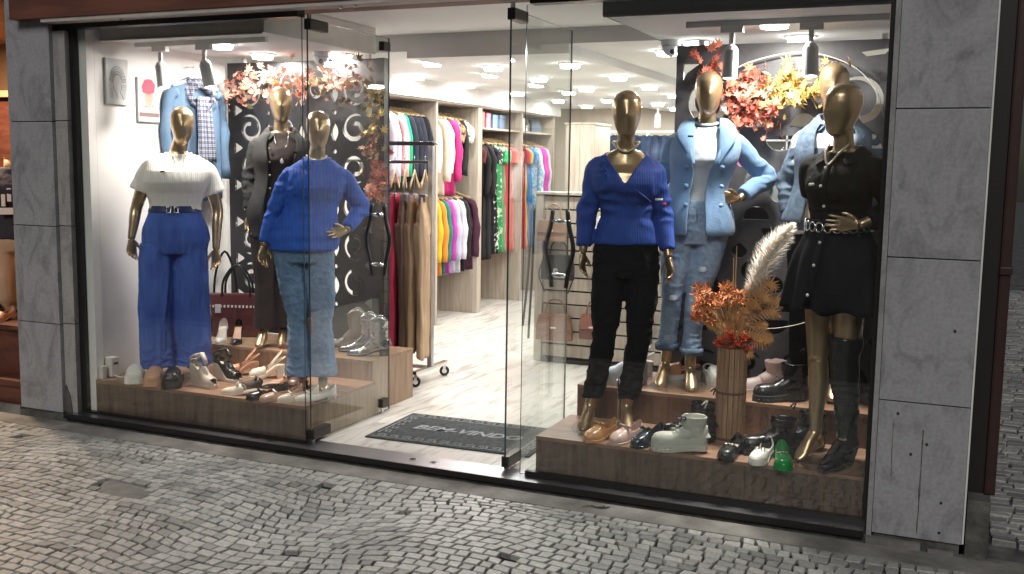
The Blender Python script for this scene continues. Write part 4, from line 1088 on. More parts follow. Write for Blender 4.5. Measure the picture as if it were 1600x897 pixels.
JA = dict(plus=1.08, bend=lambda z: (0.015 + 0.03 * sm(1.1, 1.42, z), 0), head=(0.070, -0.02, 1.607), shL=(-.135, .01, 1.375), shR=(.220, .01, 1.365), elL=(-.215, .03, 1.09), elR=(.275, .03, 1.08), wrL=(-.25, -.02, .89), wrR=(.26, -.03, .82), hposeL=0, hposeR=0, hrotL=0.6, hrotR=-0.6,
          hipL=(-.095, .01, .86), hipR=(.095, .01, .86), knL=(-.105, 0, .47), knR=(.108, 0, .47), anL=(-.110, .0, .07), anR=(.112, .0, .07), toeL=(-.12, -.14, .02), toeR=(.13, -.14, .02))
mannequin('gold mannequin in white pleated blouse and wide royal blue trousers at far left', (-2.49, 0.40, 0.2552), 42, 0.975, JA, clA)

# ---- B: charcoal denim jacket over brown
def jacket(J, hem, m, collar_m=None, r=(.050, .054, .051, .048, .044, .040), upto=0.96, gapf=None, ex=0.026, amp=0.005, seed=2, top=1.43):
    gapf = gapf or (lambda z: 0.42 + 0.12 * sm(1.2, 1.42, z))
    cj = open_coat(J, hem, top, lambda z: (ex + 0.008 * sm(1.0, hem, z), ex + 0.010 + 0.012 * sm(1.3, 1.1, z)), gapf, 0.007, mod=folds((11, 11, 5), amp, seed))
    sl = MB(); cuffs = MB()
    for s in 'LR':
        p, rr = sleeve(sl, J, s, list(r), upto)
    me = remesh(sl, 0.0065, 3, 0.5); displace(me, creases(0.013, seed, [J['elL'], J['elR']], 0.003, (12, 12, 22)))
    return [('jacket_body', cj, m), ('sleeves', me, m), ('collar', collar(J, 0.070, 0.115, 1.435, 0.035, 0.045, 0.5), m)]
def clB(J):
    out = [('trousers', trousers(J, 1.08, [(0, .090, .10), (0.3, .086, .09), (0.6, .064, .07), (1.0, .072, .075)], 0.012, 0.009, 0.005, 2.2), M_BRN)]
    out.append(('knit_top', sweater(J, 1.0, 0.008, [.05, .05, .045, .04, .036, .03], 0.4, 0.009), M_BRN))
    out += jacket(J, 0.74, M_CHAR)
    dx, dy = J['bend'](1.4)
    out.append(('necklace', chain([(dx - 0.05, -0.04, 1.45), (dx - 0.04, -0.10, 1.37), (dx, -0.125, 1.27), (dx + 0.04, -0.10, 1.37), (dx + 0.05, -0.04, 1.45)], 0.003, 60), M_SILV))
    out.append(('pendant', MB().ball((dx, -0.135, 1.245), 0.017, 10, 6, (0.8, 0.3, 1.2)), M_PEARL))
    bt = MB()
    for k in range(7): bt.ball((dx - 0.078, -0.142 + 0.01 * (k == 0), 1.32 - 0.085 * k), 0.0075, 8, 5)
    out.append(('buttons', bt, M_BUT)); out.append(('price_tag', tagbits((dx + 0.085, -0.138, 1.30)), M_BLK))
    return out
JB = dict(bend=lambda z: (0.045 + 0.035 * sm(0.9, 1.4, z), 0), head=(0.08, -0.015, 1.610), shL=(-.085, .012, 1.375), shR=(.245, .012, 1.375), elL=(-.125, .02, 1.12), elR=(.32, .03, 1.12), wrL=(-.130, -.03, .89), wrR=(.30, -.02, .90), hipL=(-.045, .01, .86), hipR=(.13, .01, .86), knL=(-.04, 0, .47), knR=(.10, .02, .47), anL=(-.05, .0, .10), anR=(.08, .03, .10), toeL=(-.09, -.12, .02), toeR=(.06, -.12, .02), leglen=0.97)
mannequin('gold mannequin in charcoal denim jacket over brown, standing on the raised step', (-2.17, 0.95, 0.3885), 37, 0.985, JB, clB)

# ---- C: blue cable sweater, flared jeans
def cableblue(c, n):
    x, y, z = c
    if abs(n[1]) < 0.25: return 0
    s = 0.0
    for cx in (-0.10, -0.02, 0.06, 0.13):
        d = (x - cx) / 0.018; s += math.exp(-d * d) * 0.0045 * (0.6 + 0.4 * math.sin(z * 60 + cx * 90))
    return s
def clC(J):
    out = [('flared_jeans', trousers(J, 1.02, [(0, .098, .105), (0.3, .090, .095), (0.58, .062, .07), (0.8, .074, .082), (1.0, .096, .105)], 0.013, 0.0070, 0.006, 3.1, (16, 16, 4), 3, mod=lambda c, n: ridged((10, 10, 20), 0.006, 4, -1, 0.75)(c, n)), M_JEAN)]
    b = MB(); zz = [0.875 + (1.43 - 0.875) * i / 13 for i in range(14)]
    b.loft(torso_rings(J, 0, zz, 36, lambda z: (0.020 + 0.014 * sm(1.0, 0.93, z) - 0.010 * sm(0.90, 0.875, z) + 0.020 * sm(1.16, 1.06, z) * (1 - sm(1.0, 0.92, z)), 0.022 + 0.012 * sm(1.2, 1.0, z))))
    for s in 'LR': sleeve(b, J, s, [.058, .060, .058, .054, .048, .038], 0.98)
    me = remesh(b, 0.0078, 4, 0.5); displace(me, cableblue); displace(me, creases(0.012, 5, [J['elL'], J['elR'], (-0.13, 0, 1.25), (0.15, 0, 1.25)], 0.004))
    out.append(('cable_sweater', me, M_BLUE))
    out.append(('neck_trim', rib_band(neck_ring(J, 0.080, 0.07, 1.438, 0.02), 0.010), M_BLUE))
    dx, dy = J['bend'](1.4)
    out.append(('necklace', chain(neck_ring(J, 0.060, 0.058, 1.455, 0.03)[10:27:2], 0.006, 44), M_PEARL))
    return out
JC = dict(plus=1.05, bend=lambda z: (-0.035 + 0.085 * sm(0.85, 1.35, z), 0), head=(0.06, -0.02, 1.612), shL=(-.125, .012, 1.37), shR=(.225, .012, 1.36), elL=(-.205, .03, 1.10), elR=(.325, .10, 1.13), wrL=(-.275, -.02, .90), wrR=(.225, -.06, 1.00), handR=(-0.85, -0.4, -0.15), handL=(-0.1, -0.1, -1), hposeL=0, hposeR=1, hrotL=0.5,
          hipL=(-.125, .01, .86), hipR=(.055, .01, .86), knL=(-.075, -.0, .47), knR=(.078, -.0, .47), anL=(-.065, .02, .06), anR=(.075, .02, .06), toeL=(-.08, -.14, .015), toeR=(.08, -.14, .015), leglen=0.975)
mannequin('gold mannequin in royal blue cable sweater and flared jeans behind the left door', (-1.55, 0.50, 0.2552), 34.7, 0.955, JC, clC)

# ---- D: blue v-neck, black trousers
def clD(J):
    out = [('black_trousers', trousers(J, 1.04, [(0, .086, .10), (0.25, .082, .092), (0.55, .063, .07), (0.8, .058, .062), (1.0, .058, .062)], 0.012, 0.0070, 0.005, 4.4, (14, 14, 5), 3, mod=lambda c, n: ridged((12, 12, 14), 0.009, 3, -1, 1.0)(c, n)), M_BLK)]
    b = MB(); zz = [0.965 + (1.432 - 0.965) * i / 14 for i in range(15)]
    b.loft(torso_rings(J, 0, zz, 36, lambda z: (0.012 + 0.022 * sm(1.16, 1.26, z) * (1 - sm(1.34, 1.40, z)) + 0.012 * (1 - sm(1.04, 1.12, z)), 0.012 + 0.016 * sm(1.17, 1.25, z) * (1 - sm(1.30, 1.40, z)) + 0.012 * (1 - sm(1.04, 1.12, z)))))
    for s in 'LR': sleeve(b, J, s, [.056, .058, .056, .050, .043, .035], 0.93)
    me = remesh(b, 0.0072, 3, 0.5)
    dx, dy = J['bend'](1.4)
    carve(me, lambda c: c.y < 0.03 and c.z > 1.270 and abs(c.x - dx) < (c.z - 1.270) * 0.74 + 0.004)
    carve(me, lambda c: c.z > 1.425 - 0.1 * max(0, -0.02 - c.y) and (c.x - dx) ** 2 + (c.y - 0.01) ** 2 < 0.108 ** 2)
    displace(me, creases(0.012, 8, [(-0.12, -0.08, 1.19), (0.12, -0.08, 1.19), J['elL'], J['elR']], 0.003, (10, 10, 16)))
    me = shell(me, 0.004)
    out.append(('vneck_sweater', me, M_BLUE2))
    V = [(dx - 0.102, 0.03, 1.418), (dx - 0.100, -0.030, 1.405), (dx - 0.074, -0.085, 1.365), (dx - 0.040, -0.118, 1.320), (dx, -0.132, 1.268), (dx + 0.040, -0.118, 1.320), (dx + 0.074, -0.085, 1.365), (dx + 0.100, -0.030, 1.405), (dx + 0.102, 0.03, 1.418)]
    out.append(('neck_trim', MB().tube(curve_tube(V, 40), 0.0055, 8), M_BLUE2))
    # wrap fold from the V down to the side
    W = curve_tube([(dx, -0.135, 1.268), (dx + 0.05, -0.138, 1.24), (dx + 0.10, -0.128, 1.205), (dx + 0.128, -0.09, 1.18)], 16)
    out.append(('wrap_edge', MB().tube(W, 0.005, 8), M_BLUE2))
    wb = torso_rings(J, 0.0165, [1.03, 1.045, 1.17, 1.185], 40)
    out.append(('beaded_collar', chain(neck_ring(J, 0.066, 0.060, 1.475, 0.05), 0.0075, 54), M_BUT))
    em = MB()
    for k in range(26):
        x = dx - 0.115 + rnd.uniform(-.02, .03); z = 1.40 - k * 0.004 + rnd.uniform(-.01, .01); em.ball((x, -0.085 - (1.42 - z) * 0.42, z), 0.0045, 6, 4)
    out.append(('embroidery', em, M_BLUE2))
    out.append(('sleeve_brooch', MB().box((0.132, -0.115, 1.19), (0.17, -0.106, 1.20)), M_PEARL)); out.append(('sale_tag', MB().box((0.168, -0.11, 1.165), (0.188, -0.10, 1.178)), mat('red_tag', (0.6, 0.03, 0.03), 0.5)))
    return out
JD = dict(plus=0.90, bend=lambda z: (-0.005 - 0.012 * sm(1.1, 1.4, z), 0), head=(-0.018, -0.015, 1.613), shL=(-.165, .012, 1.385), shR=(.130, .012, 1.375), elL=(-.203, .02, 1.13), elR=(.172, .03, 1.13), wrL=(-.220, -.03, .915), wrR=(.210, -.06, .905), hposeL=0, hposeR=0, hrotL=1.2, hrotR=-1.1, handR=(0.15, -0.1, -1),
          hipL=(-.085, .01, .86), hipR=(.085, .01, .86), knL=(-.100, -.01, .47), knR=(.075, .0, .47), anL=(-.165, .02, .115), anR=(.020, .04, .115), toeL=(-.20, -.10, .012), toeR=(.03, -.09, .012), leglen=0.93)
mannequin('gold mannequin in royal blue v-neck sweater and slim black trousers by the doorway', (0.44, 0.40, 0.2532), 17.2, 1.0, JD, clD, (-0.07, 0.0, 0.19))

# ---- E: light blue wool jacket, white tee, ripped jeans
def clE(J):
    jn = trousers(J, 1.04, [(0, .094, .102), (0.3, .086, .092), (0.58, .055, .062), (0.85, .051, .055), (1.0, .054, .057)], 0.012, 0.0070, 0.005, 5.5, (15, 15, 6), 3, mod=lambda c, n: ridged((10, 10, 26), 0.004, 8, -1, 0.95)(c, n))
    out = [('ripped_jeans', jn, M_JEANL)]
    rip = MB()
    for (x, y, z) in ((J['knL'][0] - 0.02, J['knL'][1] - 0.087, 0.62), (J['knL'][0] + 0.01, J['knL'][1] - 0.074, 0.50), (J['anL'][0] + 0.01, J['anL'][1] - 0.085, 0.27), (J['knR'][0] + 0.03, J['knR'][1] - 0.083, 0.66)):
        for k in range(5): rip.tube([(x - 0.018 - 0.003 * (k % 2), y, z + k * 0.0055), (x, y - 0.005, z + k * 0.0055 + 0.001), (x + 0.016 + 0.004 * (k % 3), y, z + k * 0.0055)], 0.0011, 5)
    out += [('waist_fly', MB().tube([(J['bend'](1.0)[0], -0.135, 1.03), (J['bend'](1.0)[0] + 0.004, -0.138, 0.93)], 0.0022, 6), M_JEAND)]
    out.append(('frayed_threads', rip, mat('white_thread', (0.7, 0.74, 0.78), 0.9)))
    cuf = MB()
    for s in 'LR':
        a = Vector(J['an' + s]); k = Vector(J['kn' + s]); p = k.lerp(a, (0.875 * ((k - Vector(J['hip' + s])).length + (a - k).length) - (k - Vector(J['hip' + s])).length) / (a - k).length)
        cuf.loft([ell((p[0], p[1], p[2] + dz), rx, rx * 1.04, 24) for dz, rx in ((-0.006, 0.058), (-0.005, 0.066), (0.026, 0.067), (0.03, 0.062))])
    out.append(('rolled_cuffs', cuf, M_JEAND))
    out.append(('tee', sweater(J, 1.0, 0.009, [.05, .05, .045, .04, .036, .03], 0.3, 0.009), M_TEE))
    out.append(('neck_trim', rib_band(neck_ring(J, 0.064, 0.060, 1.452, 0.015), 0.008), M_TEE))
    out += [(n if n != 'collar' else 'stand_collar', m_, mm) for n, m_, mm in jacket(J, 0.85, M_COAT, r=(.054, .057, .055, .051, .047, .045), upto=0.93, gapf=lambda z: 0.20 + 0.26 * sm(1.15, 1.42, z), ex=0.030, amp=0.004, seed=6)][:2]
    dx, dy = J['bend'](1.4)
    # wide notched collar and lapels
    for sg, nm in ((-1, 'lapel'), (1, 'lapel')):
        g = [[(dx + sg * 0.066, 0.02, 1.482), (dx + sg * 0.105, -0.01, 1.478), (dx + sg * 0.135, -0.02, 1.455)],
             [(dx + sg * 0.062, -0.055, 1.462), (dx + sg * 0.110, -0.085, 1.440), (dx + sg * 0.165, -0.085, 1.405)],
             [(dx + sg * 0.066, -0.095, 1.400), (dx + sg * 0.108, -0.125, 1.385), (dx + sg * 0.158, -0.118, 1.365)],
             [(dx + sg * 0.060, -0.128, 1.32), (dx + sg * 0.085, -0.150, 1.315), (dx + sg * 0.118, -0.150, 1.31)],
             [(dx + sg * 0.056, -0.150, 1.23), (dx + sg * 0.060, -0.160, 1.225), (dx + sg * 0.066, -0.158, 1.22)]]
        out.append((nm, flap(g, 0.008, 2), M_COAT))
    out.append(('back_collar', flap([[(dx - 0.072, 0.0, 1.475), (dx - 0.055, 0.06, 1.49), (dx, 0.082, 1.495), (dx + 0.055, 0.06, 1.49), (dx + 0.072, 0.0, 1.475)], [(dx - 0.115, 0.0, 1.45), (dx - 0.085, 0.085, 1.45), (dx, 0.115, 1.45), (dx + 0.085, 0.085, 1.45), (dx + 0.115, 0.0, 1.45)]], 0.008, 2), M_COAT))
    bt = MB()
    for k in range(3): bt.ball((dx - 0.10, -0.152, 1.215 - 0.10 * k), 0.012, 10, 6, (1, 0.4, 1)); bt.ball((dx + 0.085, -0.156, 1.215 - 0.10 * k), 0.012, 10, 6, (1, 0.4, 1))
    out.append(('buttons', bt, M_COAT)); out.append(('price_tag', tagbits((dx - 0.085, -0.155, 1.375)), M_BLK))
    out.append(('front_button', MB().ball((dx, -0.108, 1.02), 0.008, 8, 5), M_BUT))
    return out
JE = dict(bend=lambda z: (0.055 + 0.04 * sm(1.0, 1.4, z), 0), head=(0.098, -0.015, 1.608), shL=(-.070, .012, 1.385), shR=(.260, .012, 1.385), elL=(-.150, .05, 1.12), elR=(.425, .08, 1.165), wrL=(-.16, -.0, .90), wrR=(.275, -.055, 1.045), handR=(-0.93, -0.25, 0.12), hposeR=1, hrotR=0.3, hposeL=0,
          hipL=(-.030, .01, .86), hipR=(.145, .01, .86), knL=(-.062, -.05, .50), knR=(.065, -.04, .47), anL=(-.085, .03, .12), anR=(.050, -.02, .10), toeL=(-.12, -.10, .014), toeR=(.065, -.14, .014), leglen=0.86)
mannequin('gold mannequin in light blue wool jacket and ripped jeans, hand on hip', (0.64, 0.80, 0.4255), 13.9, 0.975, JE, clE, (-0.0, -0.03, 0.17))

# ---- F: black shirt dress, ring belt, over-knee boots
def clF(J):
    b = MB(); zz = [1.125 + (1.432 - 1.125) * i / 9 for i in range(10)]
    b.loft(torso_rings(J, 0.014, zz, 34))
    for s in 'LR': sleeve(b, J, s, [.064, .066, .060, .052, .048, .040], 0.42 if s == 'L' else 0.92)
    me = remesh(b, 0.0075, 3, 0.5); displace(me, creases(0.012, 4, [(0, -0.09, 1.15), J['elR'], (-0.1, 0, 1.25)], 0.004))
    out = [('dress_bodice', me, M_BLKD)]
    rows = []
    for i in range(15):
        t = i / 14; z = 1.13 - t * 0.41; cx, cy, rx, ry = interp([(s[0], *s[1:]) for s in TORSO], max(z, 0.90))
        row = []
        for k in range(72):
            a = 2 * PI * k / 72; f = 0.012 + 0.060 * t ** 0.9 + 0.022 * t * math.sin(a * 9 + 0.8 * math.sin(a * 3)); row.append(Vector((cx + (rx + f) * math.cos(a), cy + (ry + f) * math.sin(a), z - 0.01 * t * math.sin(a * 9 + 1))))
        rows.append(row)
    mb = MB(); mb.loft(rows, cap=False); out.append(('dress_skirt', evaluate(mb.mesh(), [('SOLIDIFY', dict(thickness=0.004, offset=0))]), M_BLKD))
    out.append(('collar', collar(J, 0.066, 0.115, 1.432, 0.030, 0.04, 0.45), M_BLKD))
    out.append(('placket', MB().loft([[Vector((x, y, z)) for x, y in ((-0.014, -yy), (0.014, -yy), (0.014, -yy + 0.01), (-0.014, -yy + 0.01))] for z, yy in ((0.75, 0.232), (0.95, 0.172), (1.13, 0.108), (1.2, 0.122), (1.255, 0.152), (1.33, 0.132), (1.39, 0.10))]), M_BLKD))
    bt = MB()
    for z, y in ((0.80, 0.218), (0.93, 0.18), (1.03, 0.142), (1.19, 0.124), (1.28, 0.156), (1.36, 0.125)): bt.ball((0, -y - 0.004, z), 0.0075, 8, 5)
    out.append(('buttons', bt, M_PEARL))
    bel = MB(); rg = torso_rings(J, 0.040, [1.105], 24)[0]
    for k, p in enumerate(rg):
        q = rg[(k + 1) % 24]; d = (q - p).normalized(); up = Vector((0, 0, 1)); c = (p + q) * 0.5 + Vector((0, 0, -0.01 * max(0, -math.sin(2 * PI * k / 24))))
        bel.tube([c + d * 0.019 * math.cos(a) + up * 0.021 * math.sin(a) for a in [2 * PI * i / 12 for i in range(13)]], 0.0042, 6, False)
    out.append(('ring_belt', bel, M_SILV))
    out.append(('belt_tail', chain([(0.13, -0.06, 1.09), (0.17, -0.05, 0.95), (0.175, -0.05, 0.75), (0.175, -0.05, 0.62)], 0.004, 44), M_SILV))
    out.append(('beaded_collar', chain([(J['bend'](1.4)[0] - 0.05, -0.035, 1.462), (-0.035, -0.08, 1.425), (0, -0.11, 1.375), (0.035, -0.08, 1.425), (0.05, -0.035, 1.462)], 0.007, 30), M_BUT))
    out.append(('brooch', MB().ball((-0.060, -0.150, 1.285), 0.008, 8, 5).ball((-0.045, -0.152, 1.287), 0.007, 8, 5), M_PEARL))
    return out
JF = dict(plus=0.92, bend=lambda z: (0.0, 0.0), head=(0.0, -0.02, 1.617), head_yaw=-0.35, shL=(-.160, .012, 1.405), shR=(.165, .012, 1.395), elL=(-.19, .09, 1.15), elR=(.270, .045, 1.19), wrL=(-.12, .15, .98), wrR=(.165, -.110, 1.115), handL=(0.5, 0.2, -0.8), handR=(-0.97, -0.25, 0.05), hposeR=1, hrotR=0.2, hposeL=0,
          hipL=(-.080, .01, .86), hipR=(.080, .01, .86), knL=(-.055, -.03, .49), knR=(.060, .0, .49), anL=(-.065, .0, .13), anR=(.075, .04, .13), toeL=(-.08, -.125, .014), toeR=(.075, -.11, .014))
mF = mannequin('gold mannequin in black shirt dress with silver ring belt beside the right pillar', (1.475, 0.27, 0.2532), -26, 1.0, JF, clF, (-0.02, -0.03, 0.15))

# ---- G: denim jacket mannequin half hidden behind F
def clG(J):
    out = [('trousers', trousers(J, 1.06, [(0, .092, .10), (0.4, .08, .085), (1.0, .062, .066)], 0.012, 0.010, 0.005, 6.2), M_BLK)]
    out.append(('checked_shirt', sweater(J, 0.86, 0.016, [.055, .055, .05, .045, .04, .035], 0.5, 0.010), print_mat('plaid', (0.65, 0.67, 0.70), (0.12, 0.14, 0.2), 2.6, 0.62, kind='Z')))
    out += jacket(J, 0.92, M_JEAND, seed=9)
    return out
JG = dict(bend=lambda z: (0.06 + 0.05 * sm(1.0, 1.4, z), 0), head=(0.09, -0.015, 1.600), shL=(-.050, .012, 1.375), shR=(.270, .012, 1.375), elL=(-.115, .02, 1.13), elR=(.36, .08, 1.14), wrL=(-.105, -.03, .935), wrR=(.26, -.02, .98), hrotL=1.0, hipL=(-.02, .01, .86), hipR=(.15, .01, .86), knL=(-.0, 0, .47), knR=(.15, .0, .47), anL=(.0, .0, .10), anR=(.15, .0, .10), toeL=(-.02, -.12, .02), toeR=(.16, -.12, .02), leglen=0.97)
mannequin('gold mannequin in washed denim jacket half hidden behind the black dress', (1.27, 0.83, 0.4255), 7, 0.995, JG, clG)

# ============================================================ SHOES
def shoe_w(prof, u): return interp(prof, u)[0]
W_ROUND = [(0, .012), (0.03, .024), (0.12, .031), (0.35, .030), (0.55, .036), (0.72, .043), (0.86, .040), (0.95, .027), (1.0, .008)]
W_POINT = [(0, .012), (0.03, .022), (0.12, .029), (0.35, .027), (0.55, .034), (0.70, .040), (0.84, .030), (0.94, .017), (1.0, .005)]
W_SQ = [(0, .014), (0.03, .026), (0.12, .032), (0.35, .031), (0.55, .037), (0.75, .043), (0.92, .042), (0.98, .034), (1.0, .022)]
def shoe(label, loc, ang, L=0.245, wp=W_ROUND, heel=0.02, hfun=None, open_u=(0.02, 0.55), top_h=0.055, toe_h=0.032, back_h=0.058, um=None, sm_=None, im=None, sole_t=0.008, mule=False, heel_kind='block', shaft=0, shaft_r=0.05, wscale=1.0, peep=False, extra=None, group=None, lace=False, lug=False, cat='shoe', plat=0.0, tilt=0, zipm=None, sc=1.0):
    t = thing('shoe' if shaft < 0.05 else 'boot', label, cat, loc, R(ang), group)
    t.scale = (sc, sc, sc)
    if tilt: t.rotation_euler[0] = R(tilt)
    def zc(u): return heel * (1 - sm(0.15, 0.68, u)) + plat + sole_t
    def w(u): return shoe_w(wp, u) * wscale
    X = lambda u: (u - 0.5) * L
    # upper
    NU, NV = 26, 18
    def H(u):
        if shaft: return interp([(0, back_h), (0.1, back_h), (0.42, top_h + 0.01), (0.62, top_h * 0.8), (0.80, toe_h * 1.15), (0.93, toe_h), (1, toe_h * 0.45)], u)[0]
        return interp([(0, back_h), (0.12, back_h * 0.97), (0.30, top_h * 0.75), (0.55, top_h), (0.72, toe_h * 1.25), (0.9, toe_h), (1, toe_h * 0.5)], u)[0]
    rows = []; us = [i / NU for i in range(NU + 1)]
    for u in us:
        row = []; h = H(u); ww = w(u)
        for j in range(NV + 1):
            a = PI * j / NV; ca, sa = math.cos(a), math.sin(a)
            x = ww * math.copysign(abs(ca) ** 0.72, ca); z = h * abs(sa) ** 0.82
            row.append(Vector((X(u), x, zc(u) + z)))
        rows.append(row)
    vs = [p for r in rows for p in r]; fs = []
    for i in range(NU):
        for j in range(NV):
            u = (us[i] + us[i + 1]) / 2; c = abs((j + 0.5) / NV - 0.5)
            if open_u and not shaft and open_u[0] < u < open_u[1]:
                m_ = (u - open_u[0]) / (open_u[1] - open_u[0]); lim = 0.34 * math.sqrt(max(0, 1 - (2 * m_ - 1) ** 4))
                if c < lim: continue
            if mule and u < open_u[1] - 0.06: continue
            if peep and u > 0.93 and c < 0.3: continue
            fs.append((i * (NV + 1) + j, i * (NV + 1) + j + 1, (i + 1) * (NV + 1) + j + 1, (i + 1) * (NV + 1) + j))
    mb = MB().add(vs, fs)
    if not mule: mb.add(rows[0], [tuple(reversed(range(NV + 1)))])
    if not peep: mb.add(rows[-1], [tuple(range(NV + 1))])
    me = evaluate(mb.mesh(), [('WELD', dict(merge_threshold=0.0003)), ('SOLIDIFY', dict(thickness=0.0022, offset=-1)), ('SUBSURF', dict(levels=1))])
    link('upper', me, um, t)
    # sole with outline slightly proud, optional lug
    sb = MB(); lo = []; hi = []; ups = us
    gr = 1.06
    out = [(X(u), w(u) * gr) for u in ups] + [(X(u), -w(u) * gr) for u in reversed(ups)]
    uu = list(ups) + list(reversed(ups))
    bot = [Vector((x, y, max(0.0, zc(u) - sole_t - (plat if heel_kind == 'wedge' or plat else 0)))) if heel_kind != 'wedge' else Vector((x, y, 0.0)) for (x, y), u in zip(out, uu)]
    if heel_kind == 'wedge':
        bot = [Vector((x * (1 - 0.10 * (1 - sm(0, 0.3, u))), y * 0.88, 0.0)) for (x, y), u in zip(out, uu)]
    top = [Vector((x, y, zc(u))) for (x, y), u in zip(out, uu)]
    topi = [Vector((x * 0.985, y * 0.94, zc(u) + 0.0015)) for (x, y), u in zip(out, uu)]
    n = len(out); m = len(ups)
    def cap(off): return [(off + i, off + i + 1, off + n - 2 - i, off + n - 1 - i) for i in range(m - 1)]
    vs = bot + top + topi; fs = []
    for lv in (0, 1):
        for i in range(n): k = (i + 1) % n; fs.append((lv * n + i, lv * n + k, (lv + 1) * n + k, (lv + 1) * n + i))
    fs += [tuple(reversed(f)) for f in cap(0)] + cap(2 * n)
    sb.add(vs, fs)
    if heel_kind == 'block' and heel > 0.012:
        hw = w(0.12) * 0.98; x0, x1 = X(0.015), X(0.24)
        hb = [[Vector((xx, yy * f, z_)) for xx, yy in ((x0 + 0.004 * (1 - f), -hw * 0.6), (x0 + 0.012, -hw), (x1 - 0.02 * (1 - f), -hw), (x1 - 0.02 * (1 - f), hw), (x0 + 0.012, hw), (x0 + 0.004 * (1 - f), hw * 0.6))] for z_, f in ((0.0, 0.86), (heel + plat, 1.0))]
        sb.loft(hb)
    if heel_kind == 'slim' :
        sb.tube([(X(0.10), 0, heel + 0.002), (X(0.085), 0, heel * 0.5), (X(0.09), 0, 0.0)], [0.020, 0.009, 0.006], 10)
    if lug:
        for i in range(12):
            u = 0.05 + i * 0.078
            if 0.33 < u < 0.45: continue
            for s in (-1, 1): sb.box((X(u), s * w(u) * 1.09 - 0.006, 0.0005 + max(0, zc(u) - sole_t - plat)), (X(u) + 0.011, s * w(u) * 1.09 + 0.006, sole_t * 0.6 + max(0, zc(u) - sole_t - plat)))
    part('sole', sb, sm_ or RUBBER, t, smooth=False)
    # insole
    if not shaft:
        ib = MB(); ib.add([Vector((X(u), s * w(u) * 0.9, zc(u) + 0.003)) for s in (1, -1) for u in ups], [(i, i + 1, m + i + 1, m + i) for i in range(m - 1)])
        part('insole', ib, im or mat('insole_tan', (0.35, 0.24, 0.16), 0.7), t)
    else:
        # shaft loft
        r0 = shaft_r; base = zc(0.2) + back_h * 0.35; rows = []
        st = [(0, 1.0, 0.17), (0.12, 0.95, 0.20), (0.35, 1.0, 0.235), (0.7, 1.08, 0.25), (1.0, 1.12, 0.25)]
        for i in range(13):
            q = i / 12; f, uc = interp(st, q); z_ = base + q * shaft
            rx = r0 * f * (1.22 if q < 0.2 else 1.1); ry = r0 * f * (0.72 + 0.25 * q)
            cx = X(uc) + 0.0; rows.append(ell((cx, 0, z_ + 0), rx, ry, 24, 2.1))
            if i == 12 and extra == 'cowboy':
                rows[-1] = [p + Vector((0, 0, 0.020 * abs(math.sin(math.atan2(p.y, p.x - cx))) ** 2 * 0 + 0.022 * math.cos(2 * math.atan2(p.y, p.x - cx)) * -1)) for p in rows[-1]]
        sbm = MB().loft(rows, cap=False)
        me = evaluate(sbm.mesh(), [('SOLIDIFY', dict(thickness=0.004, offset=-1)), ('SUBSURF', dict(levels=1))])
        displace(me, folds((25, 25, 18), 0.0045, 3)); link('shaft', me, um, t)
        bb = MB(); limb(bb, [(X(0.22), 0, base + 0.05), (X(0.36), 0, base + 0.012), (X(0.55), 0, zc(0.55) + top_h * 0.50)], [(r0 * 1.0, r0 * 0.75), (0.040, 0.040), (0.030, 0.034)], 14, 8)
        part('vamp', bb, um, t, smooth=True)
        if lace:
            lm = mat('lace_' + ('light' if um and um.name == 'sage_leather' else 'dark'), (0.42, 0.43, 0.38) if um and um.name == 'sage_leather' else (0.03, 0.03, 0.03), 0.6)
            lb = MB()
            for i in range(7):
                q = i / 6; c = Vector((X(0.56) - 0.045 * q - 0.006, 0, zc(0.5) + top_h * 0.95 + q * shaft * 0.72))
                ft = r0 * 1.35
                c.x = X(0.60) - (0.060 * min(1, q * 1.6)) + 0.004
                lb.tube([c + Vector((-0.010, -0.020, 0)), c + Vector((0.004, 0, 0.004)), c + Vector((-0.010, 0.020, 0.002))], 0.0026, 6)
            part('laces', lb, lm, t, smooth=True)
    return t
def sub(t, name, mb, m, loc=(0, 0, 0), sm__=True):
    o = part(name, mb, m, t, smooth=sm__); o.location = loc; return o
def bow(t, x, z, m, w=0.028):
    b = MB()
    for s in (-1, 1): b.tube([(x, 0, z), (x + 0.004, s * w * 0.5, z + 0.010), (x, s * w, z + 0.002), (x - 0.004, s * w * 0.5, z - 0.002), (x, 0, z)], [0.003, 0.005, 0.006, 0.005, 0.003], 8)
    b.ball((x, 0, z + 0.002), 0.0065, 8, 5); sub(t, 'bow', b, m)
def bit(t, x, z, m):
    b = MB()
    for s in (-1, 1): b.tube([(x + 0.008 * math.cos(a), s * 0.014 + 0.009 * math.sin(a), z) for a in [2 * PI * i / 12 for i in range(13)]], 0.0022, 6, False)
    b.tube([(x, -0.007, z + 0.001), (x, 0.007, z + 0.001)], 0.0028, 6); sub(t, 'metal_bit', b, m)
def leather(n, c, r=0.4, **k): return mat(n, c, r, var=0.08, scale=12, bump=0.12, bscale=140, coat=0.15, **k)
L_W = leather('white_leather', (0.72, 0.69, 0.64)); L_TAN = leather('tan_leather', (0.55, 0.30, 0.19)); L_BK = leather('black_leather', (0.014, 0.014, 0.015), 0.25)
L_TAU = leather('taupe_leather', (0.44, 0.38, 0.33)); L_NUD = leather('nude_leather', (0.50, 0.25, 0.15)); L_CRM = leather('cream_leather', (0.70, 0.60, 0.49)); L_ROS = leather('rose_leather', (0.40, 0.25, 0.20))
L_CAR = leather('caramel_leather', (0.50, 0.25, 0.10), 0.28); L_PNK = leather('blush_leather', (0.52, 0.36, 0.31)); L_NVY = leather('dark_navy_leather', (0.018, 0.026, 0.035), 0.22)
